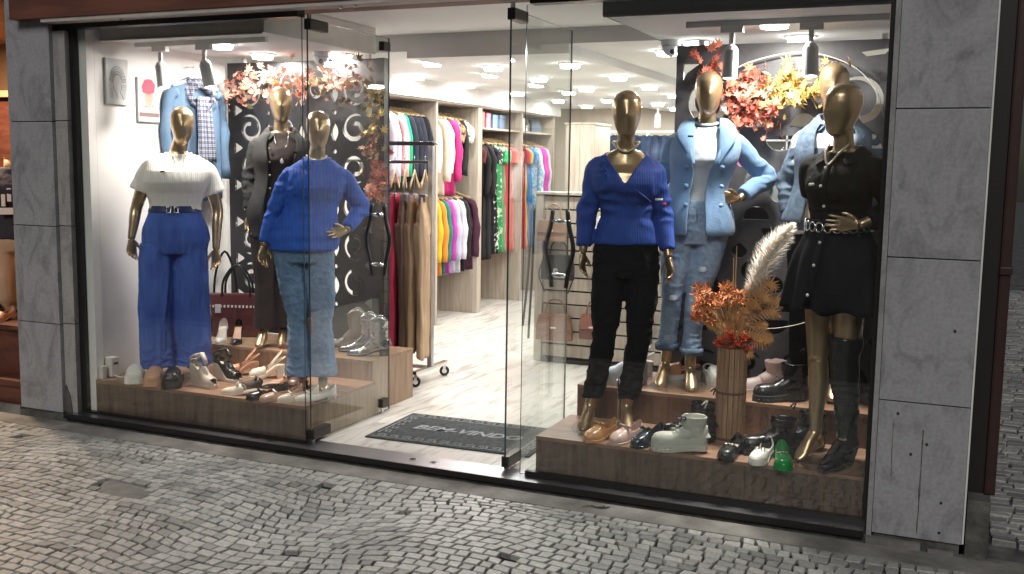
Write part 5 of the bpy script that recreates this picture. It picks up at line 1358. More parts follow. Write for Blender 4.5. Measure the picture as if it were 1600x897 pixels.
L_SAG = mat('sage_leather', (0.48, 0.48, 0.42), 0.5, var=0.06, bump=0.1); L_GRN = leather('green_leather', (0.018, 0.22, 0.055), 0.25); L_BRN = leather('brown_leather', (0.12, 0.055, 0.04), 0.35)
L_SIL = mat('silver_leather', (0.55, 0.55, 0.54), 0.22, 0.95, bump=0.8, bscale=28); L_DBR = leather('dark_brown_leather', (0.045, 0.03, 0.026), 0.5); L_ORG = leather('orange_leather', (0.55, 0.24, 0.12))
SOLE_L = mat('light_sole', (0.55, 0.50, 0.44), 0.6); SOLE_P = mat('pale_sole', (0.6, 0.58, 0.55), 0.5); SOLE_S = mat('sage_sole', (0.48, 0.48, 0.43), 0.6)
ZL = 0.2555; ZR = 0.2535; ZT = 0.3888; ZB = 0.3828; ZU = 0.4258
# left window, front row
shoe('white slide mule with thick sole, first shoe from the left end of the left window', (-2.63, 0.20, ZL), -52, wp=W_SQ, open_u=(0.0, 0.52), mule=True, um=L_W, sm_=L_W, im=L_W, sc=1.12, sole_t=0.028, top_h=0.066, toe_h=0.05, heel=0.004, wscale=1.15)
m2 = shoe('tan slide mule with thick sole, between the white and the black mule', (-2.475, 0.20, ZL), -55, wp=W_SQ, open_u=(0.0, 0.52), mule=True, um=L_TAN, sm_=L_TAN, im=L_TAN, sc=1.12, sole_t=0.028, top_h=0.066, toe_h=0.05, heel=0.004, wscale=1.1)
k = MB()
for s in (-1, 1): k.ball((0.0, s * 0.026, 0.072), 0.006, 8, 5)
sub(m2, 'stud', k, M_BUT)
m3 = shoe('glossy black slide mule with chunky sole below the wide blue trousers', (-2.33, 0.20, ZL), -58, wp=W_SQ, open_u=(0.0, 0.50), mule=True, um=L_BK, sm_=RUBBER, im=L_TAN, sc=1.12, sole_t=0.034, top_h=0.068, toe_h=0.05, heel=0.004, wscale=1.12)
def wedge(label, loc, ang, um, sm2):
    t = shoe(label, loc, ang, wp=W_ROUND, heel=0.085, open_u=(0.06, 0.50), um=um, sm_=sm2, heel_kind='wedge', plat=0.012, top_h=0.085, toe_h=0.045, back_h=0.055, peep=True, im=SOLE_L, L=0.22)
    b = MB(); b.tube(curve_tube([(-0.09, 0.028, 0.155), (-0.05, 0.036, 0.185), (-0.01, 0.0, 0.20), (-0.05, -0.036, 0.185), (-0.09, -0.028, 0.155), (-0.105, 0, 0.150), (-0.09, 0.028, 0.155)], 26), (0.007), 8)
    b.tube([(-0.01, 0, 0.20), (0.015, 0, 0.165), (0.03, 0, 0.14)], 0.014, 8)
    sub(t, 'ankle_strap', b, um); b = MB()
    for s in (-1, 1): b.ball((-0.03, s * 0.03, 0.19), 0.011, 8, 5, (1, 0.6, 1))
    sub(t, 'knot', b, um); return t
wedge('taupe peep-toe wedge shoe standing in front of the black one', (-2.14, 0.24, ZL), -12, L_TAU, L_TAU)
wedge('black peep-toe wedge shoe right behind the taupe wedge', (-2.12, 0.44, ZL), -8, L_BK, SOLE_L)
def slingback(label, loc, ang, um):
    t = shoe(label, loc, ang, L=0.22, wp=W_SQ, heel=0.06, open_u=(0.0, 0.58), mule=True, um=um, sm_=um, im=um, plat=0.01, top_h=0.052, toe_h=0.04, heel_kind='block')
    b = MB(); b.tube(curve_tube([(0.0, 0.036, 0.06), (-0.06, 0.034, 0.10), (-0.105, 0.014, 0.125), (-0.108, -0.014, 0.125), (-0.06, -0.034, 0.10), (0.0, -0.036, 0.06)], 22), 0.005, 8)
    b.tube(curve_tube([(-0.02, 0.036, 0.075), (-0.07, 0.030, 0.14), (-0.09, 0, 0.165), (-0.07, -0.030, 0.14), (-0.02, -0.036, 0.075)], 20), 0.0045, 8)
    b.tube([(-0.02, 0.034, 0.08), (-0.05, 0.0, 0.12), (-0.085, -0.022, 0.145)], 0.0045, 8)
    sub(t, 'straps', b, um); return t
slingback('nude strappy heeled sandal in front of the wood step', (-2.16, 0.62, ZL), -140, L_NUD)
slingback('cream strappy heeled sandal in front of the wood step', (-1.96, 0.62, ZL), -140, L_CRM)
f1 = shoe('beige pointed mule with black twisted bow, sole turned to the street', (-1.80, 0.17, ZL), -158, wp=W_POINT, open_u=(0.0, 0.50), mule=True, um=L_CRM, sm_=L_CRM, im=L_TAU, top_h=0.05, toe_h=0.028); bow(f1, 0.02, 0.058, L_TAU, 0.03)
f2 = shoe('dark brown pointed mule lying behind the beige mule', (-1.82, 0.36, ZL), -150, wp=W_POINT, open_u=(0.0, 0.50), mule=True, um=L_DBR, sm_=L_DBR, im=L_TAU, top_h=0.05, toe_h=0.028); bow(f2, 0.02, 0.058, L_DBR, 0.034)
f4 = shoe('nude bow mule behind the black ballet flat', (-1.70, 0.48, ZL), -150, wp=W_POINT, open_u=(0.0, 0.50), mule=True, um=L_NUD, sm_=L_NUD, im=L_TAU, top_h=0.05, toe_h=0.028); bow(f4, 0.02, 0.058, L_NUD, 0.034)
f3 = shoe('glossy black ballet flat with bow near the front edge of the left platform', (-1.62, 0.17, ZL), -128, wp=W_ROUND, um=L_BK, sm_=RUBBER, top_h=0.044, toe_h=0.030, open_u=(0.03, 0.66)); bow(f3, 0.045, 0.045, L_BK, 0.034)
f5 = shoe('rose brown flat with pearl bow beside the white flats', (-1.52, 0.17, ZL), -128, wp=W_SQ, um=L_ROS, sm_=L_ROS, top_h=0.046, toe_h=0.030, open_u=(0.03, 0.64)); bow(f5, 0.04, 0.048, M_PEARL, 0.030)
f6 = shoe('white flat with bow, left one at the corner of the left platform', (-1.42, 0.19, ZL), -128, wp=W_POINT, um=L_CRM, sm_=L_CRM, top_h=0.044, toe_h=0.030, open_u=(0.03, 0.66)); bow(f6, 0.045, 0.045, L_W, 0.032)
f7 = shoe('white flat, last shoe at the doorway corner of the left platform', (-1.335, 0.24, ZL), -126, wp=W_POINT, um=L_W, sm_=SOLE_L, top_h=0.044, toe_h=0.030, open_u=(0.03, 0.66)); bow(f7, 0.045, 0.045, L_W, 0.032)
# brown clogs under jeans hem
shoe('brown chunky clog under the hem of the flared jeans', (-1.60, 0.44, ZL), -70, wp=W_SQ, um=L_BRN, sm_=L_TAN, sole_t=0.03, mule=True, open_u=(0.0, 0.45), top_h=0.06, toe_h=0.045)
# on the step
def pump(label, loc, ang, um, inm):
    return shoe(label, loc, ang, L=0.21, wp=W_POINT, heel=0.085, open_u=(0.05, 0.76), um=um, sm_=um, im=inm, heel_kind='slim', top_h=0.038, toe_h=0.028, back_h=0.06)
pump('white high-heeled pump next to the burgundy bag', (-2.545, 0.90, ZT), -62, L_W, SOLE_L)
pump('black high-heeled pump with tan lining next to the burgundy bag', (-2.44, 0.93, ZT), -62, L_BK, L_TAN)
shoe('brown leather ankle boot on the wood step below the charcoal jacket', (-1.96, 0.96, ZT), -150, L=0.25, wp=W_POINT, heel=0.035, um=L_BRN, sm_=L_BRN, shaft=0.13, shaft_r=0.047, top_h=0.07, toe_h=0.032, back_h=0.09, cat='boot')
# silver cowboy boots
def cowboy(label, loc, ang, um): return shoe(label, loc, ang, L=0.27, wp=W_POINT, heel=0.035, um=um, sm_=L_BK, shaft=0.165, shaft_r=0.055, top_h=0.07, toe_h=0.030, back_h=0.085, cat='boot', extra='cowboy', group='silver cowboy boots on the doorway box')
cowboy('silver cowboy boot, rightmost on the box at the doorway', (-1.44, 0.98, ZB), -152, L_SIL)
cowboy('silver cowboy boot, middle one on the box at the doorway', (-1.57, 1.08, ZB), -150, L_SIL)
cb = cowboy('silver cowboy boot with pale lining, left and rearmost on the box', (-1.74, 1.20, ZB), -150, mat('beige_metallic', (0.42, 0.36, 0.31), 0.3, 0.5, bump=0.4, bscale=28))
# right window
for l, x, y, m in (('caramel loafer with bow, first shoe of the right window', 0.395, 0.19, L_CAR), ('blush pink loafer with bow, between caramel and dark loafers', 0.525, 0.20, L_PNK), ('dark navy loafer with bow beside the sage boot', 0.635, 0.20, L_NVY)):
    t = shoe(l, (x, y, ZR), -112, L=0.225, wp=W_ROUND, um=m, sm_=m, top_h=0.062, toe_h=0.040, back_h=0.062, open_u=(0.03, 0.52), sole_t=0.012, wscale=1.0); bow(t, 0.012, 0.078, m, 0.036)
def chunky(label, loc, ang, um, sm2, h=0.115, sc=1.0):
    t = shoe(label, loc, ang, L=0.27, wp=W_ROUND, heel=0.012, um=um, sm_=sm2, shaft=h, shaft_r=0.050, top_h=0.075, toe_h=0.050, back_h=0.09, cat='boot', lace=True, lug=True, sole_t=0.026, plat=0.006, wscale=1.12, sc=sc)
    sub(t, 'pull_tab', MB().tube(curve_tube([(-0.115, 0, 0.115 + h), (-0.125, 0, 0.15 + h), (-0.10, 0, 0.13 + h)], 8), 0.004, 6), um)
    return t
bt = chunky('sage green chunky lace-up boot with lug sole at the front of the right window', (0.805, 0.155, ZR), 193, L_SAG, SOLE_S, 0.10)
sub(bt, 'label', MB().box((-0.03, 0.050, 0.165), (0.015, 0.054, 0.182)), RUBBER, sm__=False)
sub(bt, 'label_mark', MB().box((-0.024, 0.0542, 0.170), (-0.010, 0.0548, 0.177)).box((-0.004, 0.0542, 0.170), (0.010, 0.0548, 0.177)), M_TEE, sm__=False)
chunky('black chunky lace-up boot standing right behind the sage boot', (0.80, 0.36, ZR), 200, L_BK, RUBBER, 0.12)
chunky('black chunky lace-up boot in front, between vase and green loafer', (1.20, 0.30, ZR), 205, L_BK, RUBBER, 0.10)
chunky('black chunky boot on the low platform behind another black boot', (1.31, 0.46, ZR), 200, L_BK, RUBBER, 0.11)
chunky('glossy black lace-up boot on the raised step right of the vase', (1.18, 0.70, ZU), 208, L_BK, RUBBER, 0.12)
for l, x, y, m, bm_ in (('black loafer with gold bit at the front of the right window', 1.05, 0.175, L_BK, M_BUT), ('white loafer with gold bit between the black and green loafers', 1.195, 0.17, L_W, M_BUT), ('green loafer with gold bit near the tall black boot', 1.295, 0.14, L_GRN, M_BUT)):
    t = shoe(l, (x, y, ZR), -78 if m is L_GRN else -98, L=0.215, wp=W_ROUND, um=m, sm_=m if m is not L_W else SOLE_P, im=SOLE_L, top_h=0.055, toe_h=0.036, back_h=0.062, open_u=(0.03, 0.60), sole_t=0.012); bit(t, 0.03, 0.066, bm_)
def sneaker(label, loc, ang, um, dark):
    t = shoe(label, loc, ang, L=0.26, wp=W_ROUND, um=um, sm_=SOLE_P, top_h=0.085, toe_h=0.05, back_h=0.075, open_u=(0.05, 0.42), sole_t=0.032, wscale=1.05)
    b = MB()
    for i in range(5): b.tube([(0.035 - 0.014 * i, -0.022, 0.088 + 0.005 * i), (0.038 - 0.014 * i, 0, 0.102 + 0.006 * i), (0.035 - 0.014 * i, 0.022, 0.088 + 0.005 * i)], 0.003, 6)
    sub(t, 'laces', b, dark); return t
sneaker('white sneaker with black laces on the raised step behind the slim black trousers', (0.34, 0.74, ZU), -150, mat('pale_blue_leather', (0.55, 0.60, 0.66), 0.5), RUBBER)
def sandal(label, loc, ang, um):
    t = shoe(label, loc, ang, L=0.22, wp=W_SQ, um=um, sm_=SOLE_P, open_u=(0.0, 0.55), mule=True, top_h=0.07, toe_h=0.05, sole_t=0.028, im=um)
    b = MB(); b.tube(curve_tube([(0.0, 0.036, 0.06), (-0.06, 0.036, 0.075), (-0.10, 0.0, 0.085), (-0.06, -0.036, 0.075), (0.0, -0.036, 0.06)], 20), 0.006, 8); sub(t, 'heel_strap', b, um); return t
sandal('orange puffy sandal on the step behind the ripped jeans', (0.60, 0.985, ZU), 195, L_ORG)
sandal('white puffy sandal on the step right of the ripped jeans', (0.775, 0.985, ZU), -60, L_W)
slingback('white strappy heel at the back left of the raised step', (0.32, 0.99, ZU), 200, L_W)
shoe('black and white flat half hidden behind the slatted vase', (0.93, 0.86, ZU), -110, wp=W_ROUND, um=L_BK, sm_=SOLE_P, sole_t=0.02, top_h=0.05)
shoe('pale pink high-top shoe behind the black boot on the raised step', (1.06, 0.93, ZU), 205, L=0.27, um=mat('pink_white', (0.75, 0.60, 0.58), 0.5), sm_=SOLE_P, shaft=0.10, shaft_r=0.05, top_h=0.075, toe_h=0.045, back_h=0.09, cat='boot')
shoe('white ankle boot seen above the black boot on the raised step', (1.20, 0.97, ZU), 205, L=0.26, um=L_W, sm_=SOLE_P, shaft=0.13, shaft_r=0.048, top_h=0.075, toe_h=0.04, back_h=0.09, cat='boot')
shoe('cream flat on the raised step behind the bare gold leg', (1.38, 0.93, ZU), -60, wp=W_POINT, um=L_CRM, sm_=SOLE_L)
# tall boot worn on the right leg of the black dress mannequin
bo = MB()
J = JF; K = Vector(J['knR']); A = Vector(J['anR']); Hh = Vector(J['hipR'])
top_ = K.lerp(Hh, 0.30)
bo.loft([ell((p[0], p[1] + 0.004, p[2]), rx, ry, 24, 2.1) for p, rx, ry in ((top_, .078, .080), (K.lerp(Hh, 0.12), .070, .073), (K, .063, .066), (K.lerp(A, 0.25), .062, .066), (K.lerp(A, 0.55), .055, .058), (K.lerp(A, 0.85), .045, .048), (A, .044, .050), (A + Vector((0, 0, -0.03)), .044, .058))])
T_ = Vector(J['toeR'])
limb(bo, [tuple(A + Vector((0, 0.02, -0.015))), tuple(A.lerp(T_, 0.5) + Vector((0, 0, 0.0))), tuple(T_ + Vector((0, 0.01, 0.018))), tuple(T_ + Vector((0, -0.045, 0.008)))], [(.046, .044), (.042, .036), (.042, .026), (.020, .014)], 14, 12, flat=(1, 0, 0))
me = remesh(bo, 0.0065, 3, 0.5); displace(me, folds((9, 9, 24), 0.006, 1.5))
bo_ = link('tall_boot', me, L_BK, mF)
hb = MB(); hb.loft([[Vector((A.x + x, A.y + y, z)) for x, y in ((-w_, -0.005), (w_, -0.005), (w_ * 0.9, l_), (-w_ * 0.9, l_))] for z, w_, l_ in ((0.0, .020, .034), (0.075, .032, .055))])
part('boot_heel', hb, L_BK, bo_)
part('boot_sole', MB().loft([[Vector((T_.x + x, T_.y + y, z)) for x, y in ((-.03, 0.10), (.03, 0.10), (.042, 0.03), (.036, -0.02), (.012, -0.056), (-.012, -0.056), (-.036, -0.02), (-.042, 0.03))] for z in (0.0, 0.010)]), RUBBER, bo_)
mF['label'] = mF['label']

# ============================================================ WALL ITEMS OF THE LEFT WINDOW
def picture(label, y0, y1, z0, z1, tl, tr, build):
    t = thing('wall_picture', label, 'picture', (XL + 0.001, (y0 + y1) / 2, (z0 + z1) / 2))
    w, h = y1 - y0, z1 - z0
    part('canvas', MB().box((0, -w / 2, -h / 2), (0.018, w / 2, h / 2)), mat('canvas_grey', (0.42, 0.43, 0.44), 0.8, var=0.03), t, bevel=0.002)
    build(t, w, h)
INK = mat('grey_ink', (0.22, 0.22, 0.23), 0.8); PINK = mat('picture_red', (0.42, 0.05, 0.09), 0.7); PSK = mat('picture_skin', (0.45, 0.27, 0.22), 0.8); PCL = print_mat('picture_check', (0.55, 0.50, 0.47), (0.16, 0.10, 0.10), 5, 0.6, kind='Z')
def flatshape(pts, x=0.0185): return MB().add([(x, a, b) for a, b in pts], [tuple(range(len(pts)))])
def pic1(t, w, h):
    # head of curly lettering strokes in an arch
    b = MB(); q = random.Random(3)
    for r_ in (0.045, 0.057, 0.069, 0.081):
        a = 0.1
        while a < PI - 0.1:
            da = q.uniform(0.10, 0.22); P = [(0.0188, r_ * math.cos(aa) * 0.86, -0.01 + r_ * math.sin(aa) * 1.25 + 0.003 * math.sin(aa * 30)) for aa in (a, a + da * 0.35, a + da * 0.7)]
            b.tube(P, 0.0019, 5); a += da
    for k in range(7):
        for s in (-1, 1):
            z = -0.02 - k * 0.013; y = s * (0.060 - 0.002 * k); b.tube([(0.0188, y - 0.014, z), (0.0188, y, z + 0.004), (0.0188, y + 0.012, z - 0.001)], 0.0019, 5)
    part('line_drawing', b, INK, t)
    b = MB(); b.tube([(0.0188, -0.035, -0.02), (0.0188, -0.030, -0.05), (0.0188, -0.012, -0.068), (0.0188, 0.0, -0.10)], 0.0015, 5); b.tube([(0.0188, 0.035, -0.02), (0.0188, 0.030, -0.05), (0.0188, 0.02, -0.06), (0.0188, 0.05, -0.11)], 0.0015, 5)
    part('face_outline', b, INK, t)
def pic2(t, w, h):
    part('red_headwrap', flatshape([(-0.055, 0.045), (-0.060, 0.085), (-0.035, 0.125), (-0.005, 0.132), (0.03, 0.128), (0.058, 0.100), (0.050, 0.05), (0.0, 0.035)], 0.0190), PINK, t)
    part('painted_face', flatshape([(-0.042, 0.050), (0.0, 0.060), (0.042, 0.050), (0.042, 0.01), (0.022, -0.032), (0.020, -0.055), (-0.020, -0.055), (-0.022, -0.032), (-0.042, 0.005)], 0.0187), PSK, t)
    part('painted_shirt', flatshape([(-0.088, -0.136), (-0.084, -0.07), (-0.03, -0.035), (0.0, -0.06), (0.03, -0.035), (0.084, -0.06), (0.090, -0.136)], 0.0188), PCL, t)
    b = MB()
    for s in (-1, 1): b.tube([(0.0198, s * 0.013 + 0.009 * math.cos(a), 0.030 + 0.008 * math.sin(a)) for a in [2 * PI * i / 10 for i in range(11)]], 0.0012, 5, False)
    b.tube([(0.0195, -0.010, 0.0), (0.0195, 0.008, 0.0)], 0.0022, 5); part('painted_glasses', b, INK, t)
picture('small grey wall picture of a head drawn from curly strokes', 0.255, 0.435, 1.945, 2.225, 0, 0, pic1)
picture('small wall picture of a face with a red head wrap and checked shirt', 0.515, 0.705, 1.85, 2.13, 0, 0, pic2)
t = thing('wall_socket', 'white plug-in device on the wall beside the white slide mule', 'plug', (XL + 0.0235, 0.0, 0.0))
part('socket_box', MB().box((0.0, 0.115, ZL), (0.03, 0.15, 0.335)), mat('plastic_white', (0.62, 0.58, 0.54), 0.5), t, bevel=0.003)
part('device_body', MB().box((-0.0215, 0.172, ZL + 0.004), (0.05, 0.235, 0.38)), MATS['plastic_white'], t, bevel=0.006)
part('device_slot', MB().box((0.0503, 0.185, 0.335), (0.0515, 0.222, 0.35)), RUBBER, t)
part('cable', MB().tube(curve_tube([(0.03, 0.20, 0.27), (0.08, 0.19, 0.262), (0.12, 0.22, 0.259), (0.10, 0.30, 0.259)], 14), 0.004, 6), MATS['plastic_white'], t, smooth=True)
part('wall_joint_shade', MB().box((-0.0222, 0.1612, ZL), (-0.012, 0.172, 2.3)), mat('joint_shadow_strip', (0.33, 0.30, 0.28), 0.7), t)  # strip coloured dark for the shade in the wall joint

# ============================================================ HANGING GARMENTS
def garment_mesh(w=0.205, L=0.62, sl=0.5, sw=0.05, thick=0.035, flare=1.0, seed=0, folds_=6, neck=0.05, puff=1.0):
    """garment on a hanger, hanger line along x, hanging down -z; neck at z=0"""
    mb = MB(); rows = []
    N = 18
    for i in range(N + 1):
        t = i / N; z = -t * L
        if t < 0.10: rx = neck + (w - neck) * (t / 0.10) ** 0.9; zz = -0.075 * (t / 0.10)
        else: rx = w * (0.93 + 0.07 * (1 - t)) + (flare - 1) * w * (t - 0.1); zz = -0.075 - (L - 0.075) * (t - 0.10) / 0.9
        ry = thick * (0.55 + 0.45 * min(1, t * 3)) * (1 + (flare - 1) * t)
        r = []
        for k in range(40):
            a = 2 * PI * k / 40; f = 0.011 * math.sin(a * folds_ + seed + 1.5 * math.sin(t * 2 + seed)) * sm(0.12, 0.7, t)
            drop_ = 0.02 * math.cos(a) ** 2 if t < 0.1 else 0
            r.append(Vector(((rx + f) * math.cos(a), (ry + f) * math.sin(a), zz - 0.010 * sm(0.6, 1, t) * math.sin(a * 3 + seed) - (0.0 if t > 0 else 0))))
        rows.append(r)
    mb.loft(rows)
    if sl > 0:
        for s in (-1, 1):
            P = [Vector((s * (w - 0.035), 0, -0.085)), Vector((s * (w + 0.02), 0.0, -0.13)), Vector((s * (w + 0.045), 0.010, -0.10 - sl * 0.45)), Vector((s * (w + 0.035), -0.008, -0.10 - sl))]
            mb.tube(curve_tube(P, 12), [(sw * 0.8 * (1 + (puff - 1) * (i / 12)), sw * 0.55 * (1 + (puff - 1) * (i / 12))) for i in range(13)], 12, flat=(1, 0, 0))
    me = mb.mesh('garment', True)
    return displace(me, folds((12, 12, 7), 0.016, seed * 3.3))
def hanger_mesh(w=0.2):
    mb = MB(); mb.tube(curve_tube([(-w, 0, -0.062), (-w * 0.55, 0, -0.034), (-0.03, 0, -0.002), (0, 0, 0.006), (0.03, 0, -0.002), (w * 0.55, 0, -0.034), (w, 0, -0.062)], 16), [(0.006, 0.011)] * 17, 8, flat=(0, 1, 0))
    return mb.mesh('hanger', True)
def hook_mesh():
    mb = MB(); mb.tube(curve_tube([(0, 0, 0.004), (0, 0, 0.032), (0.010, 0, 0.045), (0.016, 0, 0.060), (0.006, 0, 0.074), (-0.010, 0, 0.070), (-0.014, 0, 0.056)], 14), 0.0022, 6)
    return mb.mesh('hook', True)
HM, KM = hanger_mesh(), hook_mesh()
GM = {
 'shirt': garment_mesh(0.205, 0.66, 0.50, 0.050, 0.022, 1.02, 1), 'tee': garment_mesh(0.205, 0.60, 0.17, 0.060, 0.021, 1.02, 2), 'blouse': garment_mesh(0.20, 0.60, 0.48, 0.050, 0.028, 1.12, 3, 9, puff=1.35),
 'long': garment_mesh(0.195, 1.25, 0.15, 0.05, 0.026, 1.25, 4, 9), 'longs': garment_mesh(0.20, 1.30, 0.50, 0.045, 0.028, 1.18, 5, 8), 'coat': garment_mesh(0.215, 0.80, 0.56, 0.048, 0.026, 1.06, 6, 5), 'thin': garment_mesh(0.19, 0.80, 0.0, 0.05, 0.026, 1.05, 7, 7)}
def hang(kind, m, x, y, z, rz, label, group, cat='garment', hm=None, name=None, tiltx=0):
    """hook top at z"""
    t = thing(name or 'hanging_garment', label, cat, (x, y, z - 0.075), R(rz), group)
    t.rotation_euler[0] = R(tiltx)
    g = link('cloth', GM[kind], None, t)
    if not GM[kind].materials: GM[kind].materials.append(m)
    g.material_slots[0].link = 'OBJECT'; g.material_slots[0].material = m; g.location = (0, 0, -0.012)
    h = link('hanger', HM, None, t)
    if not HM.materials: HM.materials.append(HANGW)
    if hm: h.material_slots[0].link = 'OBJECT'; h.material_slots[0].material = hm
    k = link('hook', KM, None, h)
    if not KM.materials: KM.materials.append(CHROME)
    return t
def cloth(n, c, **k): return mat('cloth_' + n, c, 0.85, var=0.12, scale=6, bump=0.2, bscale=120, **k)
# blue coat and scarf on the left wall
hook_y = 0.985
ct = hang('coat', cloth('sky_blue', (0.095, 0.165, 0.265)), XL + 0.062, hook_y + 0.02, 2.235, 84, 'light blue knit cardigan hanging on the left window wall under a scarf', None, 'cardigan', hm=mat('white_hanger', (0.7, 0.7, 0.7), 0.4))
o = part('wall_hook', MB().tube([(XL, hook_y, 2.232), (XL + 0.07, hook_y, 2.232), (XL + 0.07, hook_y, 2.245)], 0.004, 6), CHROME, smooth=True); tag(o, 'small chrome wall hook holding the light blue cardigan', 'hook')
SCF, nt_, b_ = node_mat('checked_scarf'); b_.inputs['Roughness'].default_value = 0.9
tc = nt_.nodes.new('ShaderNodeTexCoord'); prev = None
for sc__, ax_ in ((9, 'Z'), (9, 'Y'), (23, 'Z'), (23, 'Y')):
    w_ = nt_.nodes.new('ShaderNodeTexWave'); w_.inputs['Scale'].default_value = sc__; w_.bands_direction = ax_; w_.inputs['Distortion'].default_value = 0.6; nt_.links.new(tc.outputs['Object'], w_.inputs['Vector'])
    if prev is None: prev = w_.outputs['Fac']
    else:
        a_ = nt_.nodes.new('ShaderNodeMath'); a_.operation = 'ADD'; nt_.links.new(prev, a_.inputs[0]); nt_.links.new(w_.outputs['Fac'], a_.inputs[1]); prev = a_.outputs[0]
cr_ = nt_.nodes.new('ShaderNodeValToRGB'); cr_.color_ramp.elements[0].position = 0.28; cr_.color_ramp.elements[1].position = 0.62; cr_.color_ramp.elements[0].color = (0.27, 0.285, 0.33, 1); cr_.color_ramp.elements[1].color = (0.05, 0.055, 0.10, 1)
dv = nt_.nodes.new('ShaderNodeMath'); dv.operation = 'DIVIDE'; dv.inputs[1].default_value = 4.0; nt_.links.new(prev, dv.inputs[0]); nt_.links.new(dv.outputs[0], cr_.inputs[0]); nt_.links.new(cr_.outputs[0], b_.inputs['Base Color'])
sx, sy = XL + 0.075, 1.01
t = thing('scarf', 'grey and navy checked scarf knotted over the light blue cardigan', 'scarf', (sx, sy, 2.06))
b = MB(); ringp = [(0.03 * math.cos(a) - 0.0, 0.105 * math.cos(a) * 1.0, 0.02 + 0.07 * math.sin(a)) for a in [2 * PI * i / 20 for i in range(21)]]
for k in range(3):
    b.tube([(x + 0.018 * k - 0.01, y * (1 - 0.1 * k), z - 0.025 * k + 0.01 * math.sin(i + k)) for i, (x, y, z) in enumerate(ringp)], [(0.028 + 0.004 * math.sin(i * 2 + k), 0.020) for i in range(21)], 10)
me = remesh(b, 0.008, 3); displace(me, folds((30, 30, 30), 0.012, 2)); link('loop', me, SCF, t)
for (dy, L_, s_) in ((0.035, 0.44, 0.3), (-0.02, 0.50, 1.7)):
    b = MB(); rows = []
    for i in range(13):
        q = i / 12; rows.append([Vector((0.045 + 0.012 * q + 0.016 * math.sin(a) * (0.6 + 0.4 * q), dy + 0.02 * q * (1 if dy > 0 else -0.3) + (0.036 + 0.012 * q) * math.cos(a) + 0.004 * math.sin(a * 5 + s_), -0.02 - L_ * q)) for a in [2 * PI * k / 24 for k in range(24)]])
    b.loft(rows); me = b.mesh('end', True); displace(me, folds((20, 30, 5), 0.008, s_)); o = link('hanging_end', me, SCF, t)
    fr_ = MB()
    for i in range(12):
        y_ = dy - 0.045 + 0.008 * i; fr_.tube([(0.06, y_, -0.02 - L_), (0.062, y_ + 0.002, -0.06 - L_ - 0.01 * (i % 3))], 0.0018, 4)
    part('fringe', fr_, SCF, o)

# burgundy tote on the step
BUR = leather('burgundy_leather', (0.085, 0.022, 0.020), 0.4)
t = thing('tote_bag', 'burgundy tote bag with checked band standing on the wood step', 'bag', (-2.62, 1.17, ZT), R(22))
rows = [[Vector((x * f, y * g, z)) for x, y in ((-0.17, -0.06), (0.17, -0.06), (0.19, 0), (0.17, 0.06), (-0.17, 0.06), (-0.19, 0))] for z, f, g in ((0, 0.88, 1.0), (0.02, 0.93, 1.1), (0.16, 1.0, 0.9), (0.285, 1.12, 0.6), (0.30, 1.12, 0.55))]
part('bag_body', MB().loft(rows), BUR, t, bevel=0.006)
part('checked_band', MB().loft([[Vector((x * f, y * g, z)) for x, y in ((-0.17, -0.064), (0.17, -0.064), (0.19, 0), (0.17, 0.064), (-0.17, 0.064), (-0.19, 0))] for z, f, g in ((0.205, 1.063, 0.80), (0.222, 1.078, 0.76))]), print_mat('band_check', (0.6, 0.5, 0.42), (0.05, 0.03, 0.03), 12, 0.5, kind='X'), t)
for s in (-1, 1): part('handle', MB().tube(curve_tube([(-0.10, s * 0.035, 0.28), (-0.085, s * 0.034, 0.40), (0.0, s * 0.02, 0.50), (0.085, s * 0.034, 0.40), (0.10, s * 0.035, 0.28)], 18), [(0.009, 0.004)] * 19, 8), L_BK, t, smooth=True)
part('tassel', MB().tube([(0.0, -0.068, 0.21), (0.002, -0.072, 0.12)], [0.004, 0.012], 8), BUR, t); part('swing_tag', MB().box((-0.14, -0.068, 0.17), (-0.10, -0.066, 0.23)), M_TEE, t)
# black belt bag hanging behind
t = thing('shoulder_bag', 'black shoulder bag with long strap behind the burgundy tote', 'bag', (-2.80, 1.26, ZT), R(60))
part('bag_body', MB().box((-0.10, -0.03, 0.0), (0.10, 0.03, 0.16)), L_BK, t, bevel=0.012)
part('strap', MB().tube(curve_tube([(-0.09, 0, 0.15), (-0.07, 0, 0.42), (0.0, 0, 0.58), (0.07, 0, 0.42), (0.09, 0, 0.15)], 18), [(0.009, 0.004)] * 19, 8), L_BK, t, smooth=True)

# ============================================================ VASE OF DRIED FLOWERS
vx, vy = 0.975, 0.50
t = thing('slatted_vase', 'tall round vase of vertical wood slats in two bands', 'vase', (vx, vy, ZR))
VW = wood('vase_slat', (0.22, 0.125, 0.075), (0.42, 0.26, 0.16), 0.5, (20, 20, 1.5), 3)
part('core', MB().cyl((0, 0, 0.004), 0.066, 0.455, 24), L_DBR, t)
for lv in range(2):
    z0 = 0.012 + lv * 0.232
    for k in range(18):
        a = 2 * PI * k / 18; q = random.Random(k + 50 * lv)
        b = MB(); b.box((0.066, -0.0112, z0), (0.0735 + q.uniform(0, 0.002), 0.0112, z0 + 0.222)); o = part('wood_slat', b, VW, t); o.rotation_euler = (0, 0, a)
part('hoop', MB().cyl((0, 0, 0.234), 0.0765, 0.008, 32), L_BRN, t); part('base_hoop', MB().cyl((0, 0, 0.0), 0.0765, 0.011, 32), L_BRN, t); part('top_hoop', MB().cyl((0, 0, 0.468), 0.074, 0.006, 32), L_BRN, t)
VTOP = ZR + 0.472
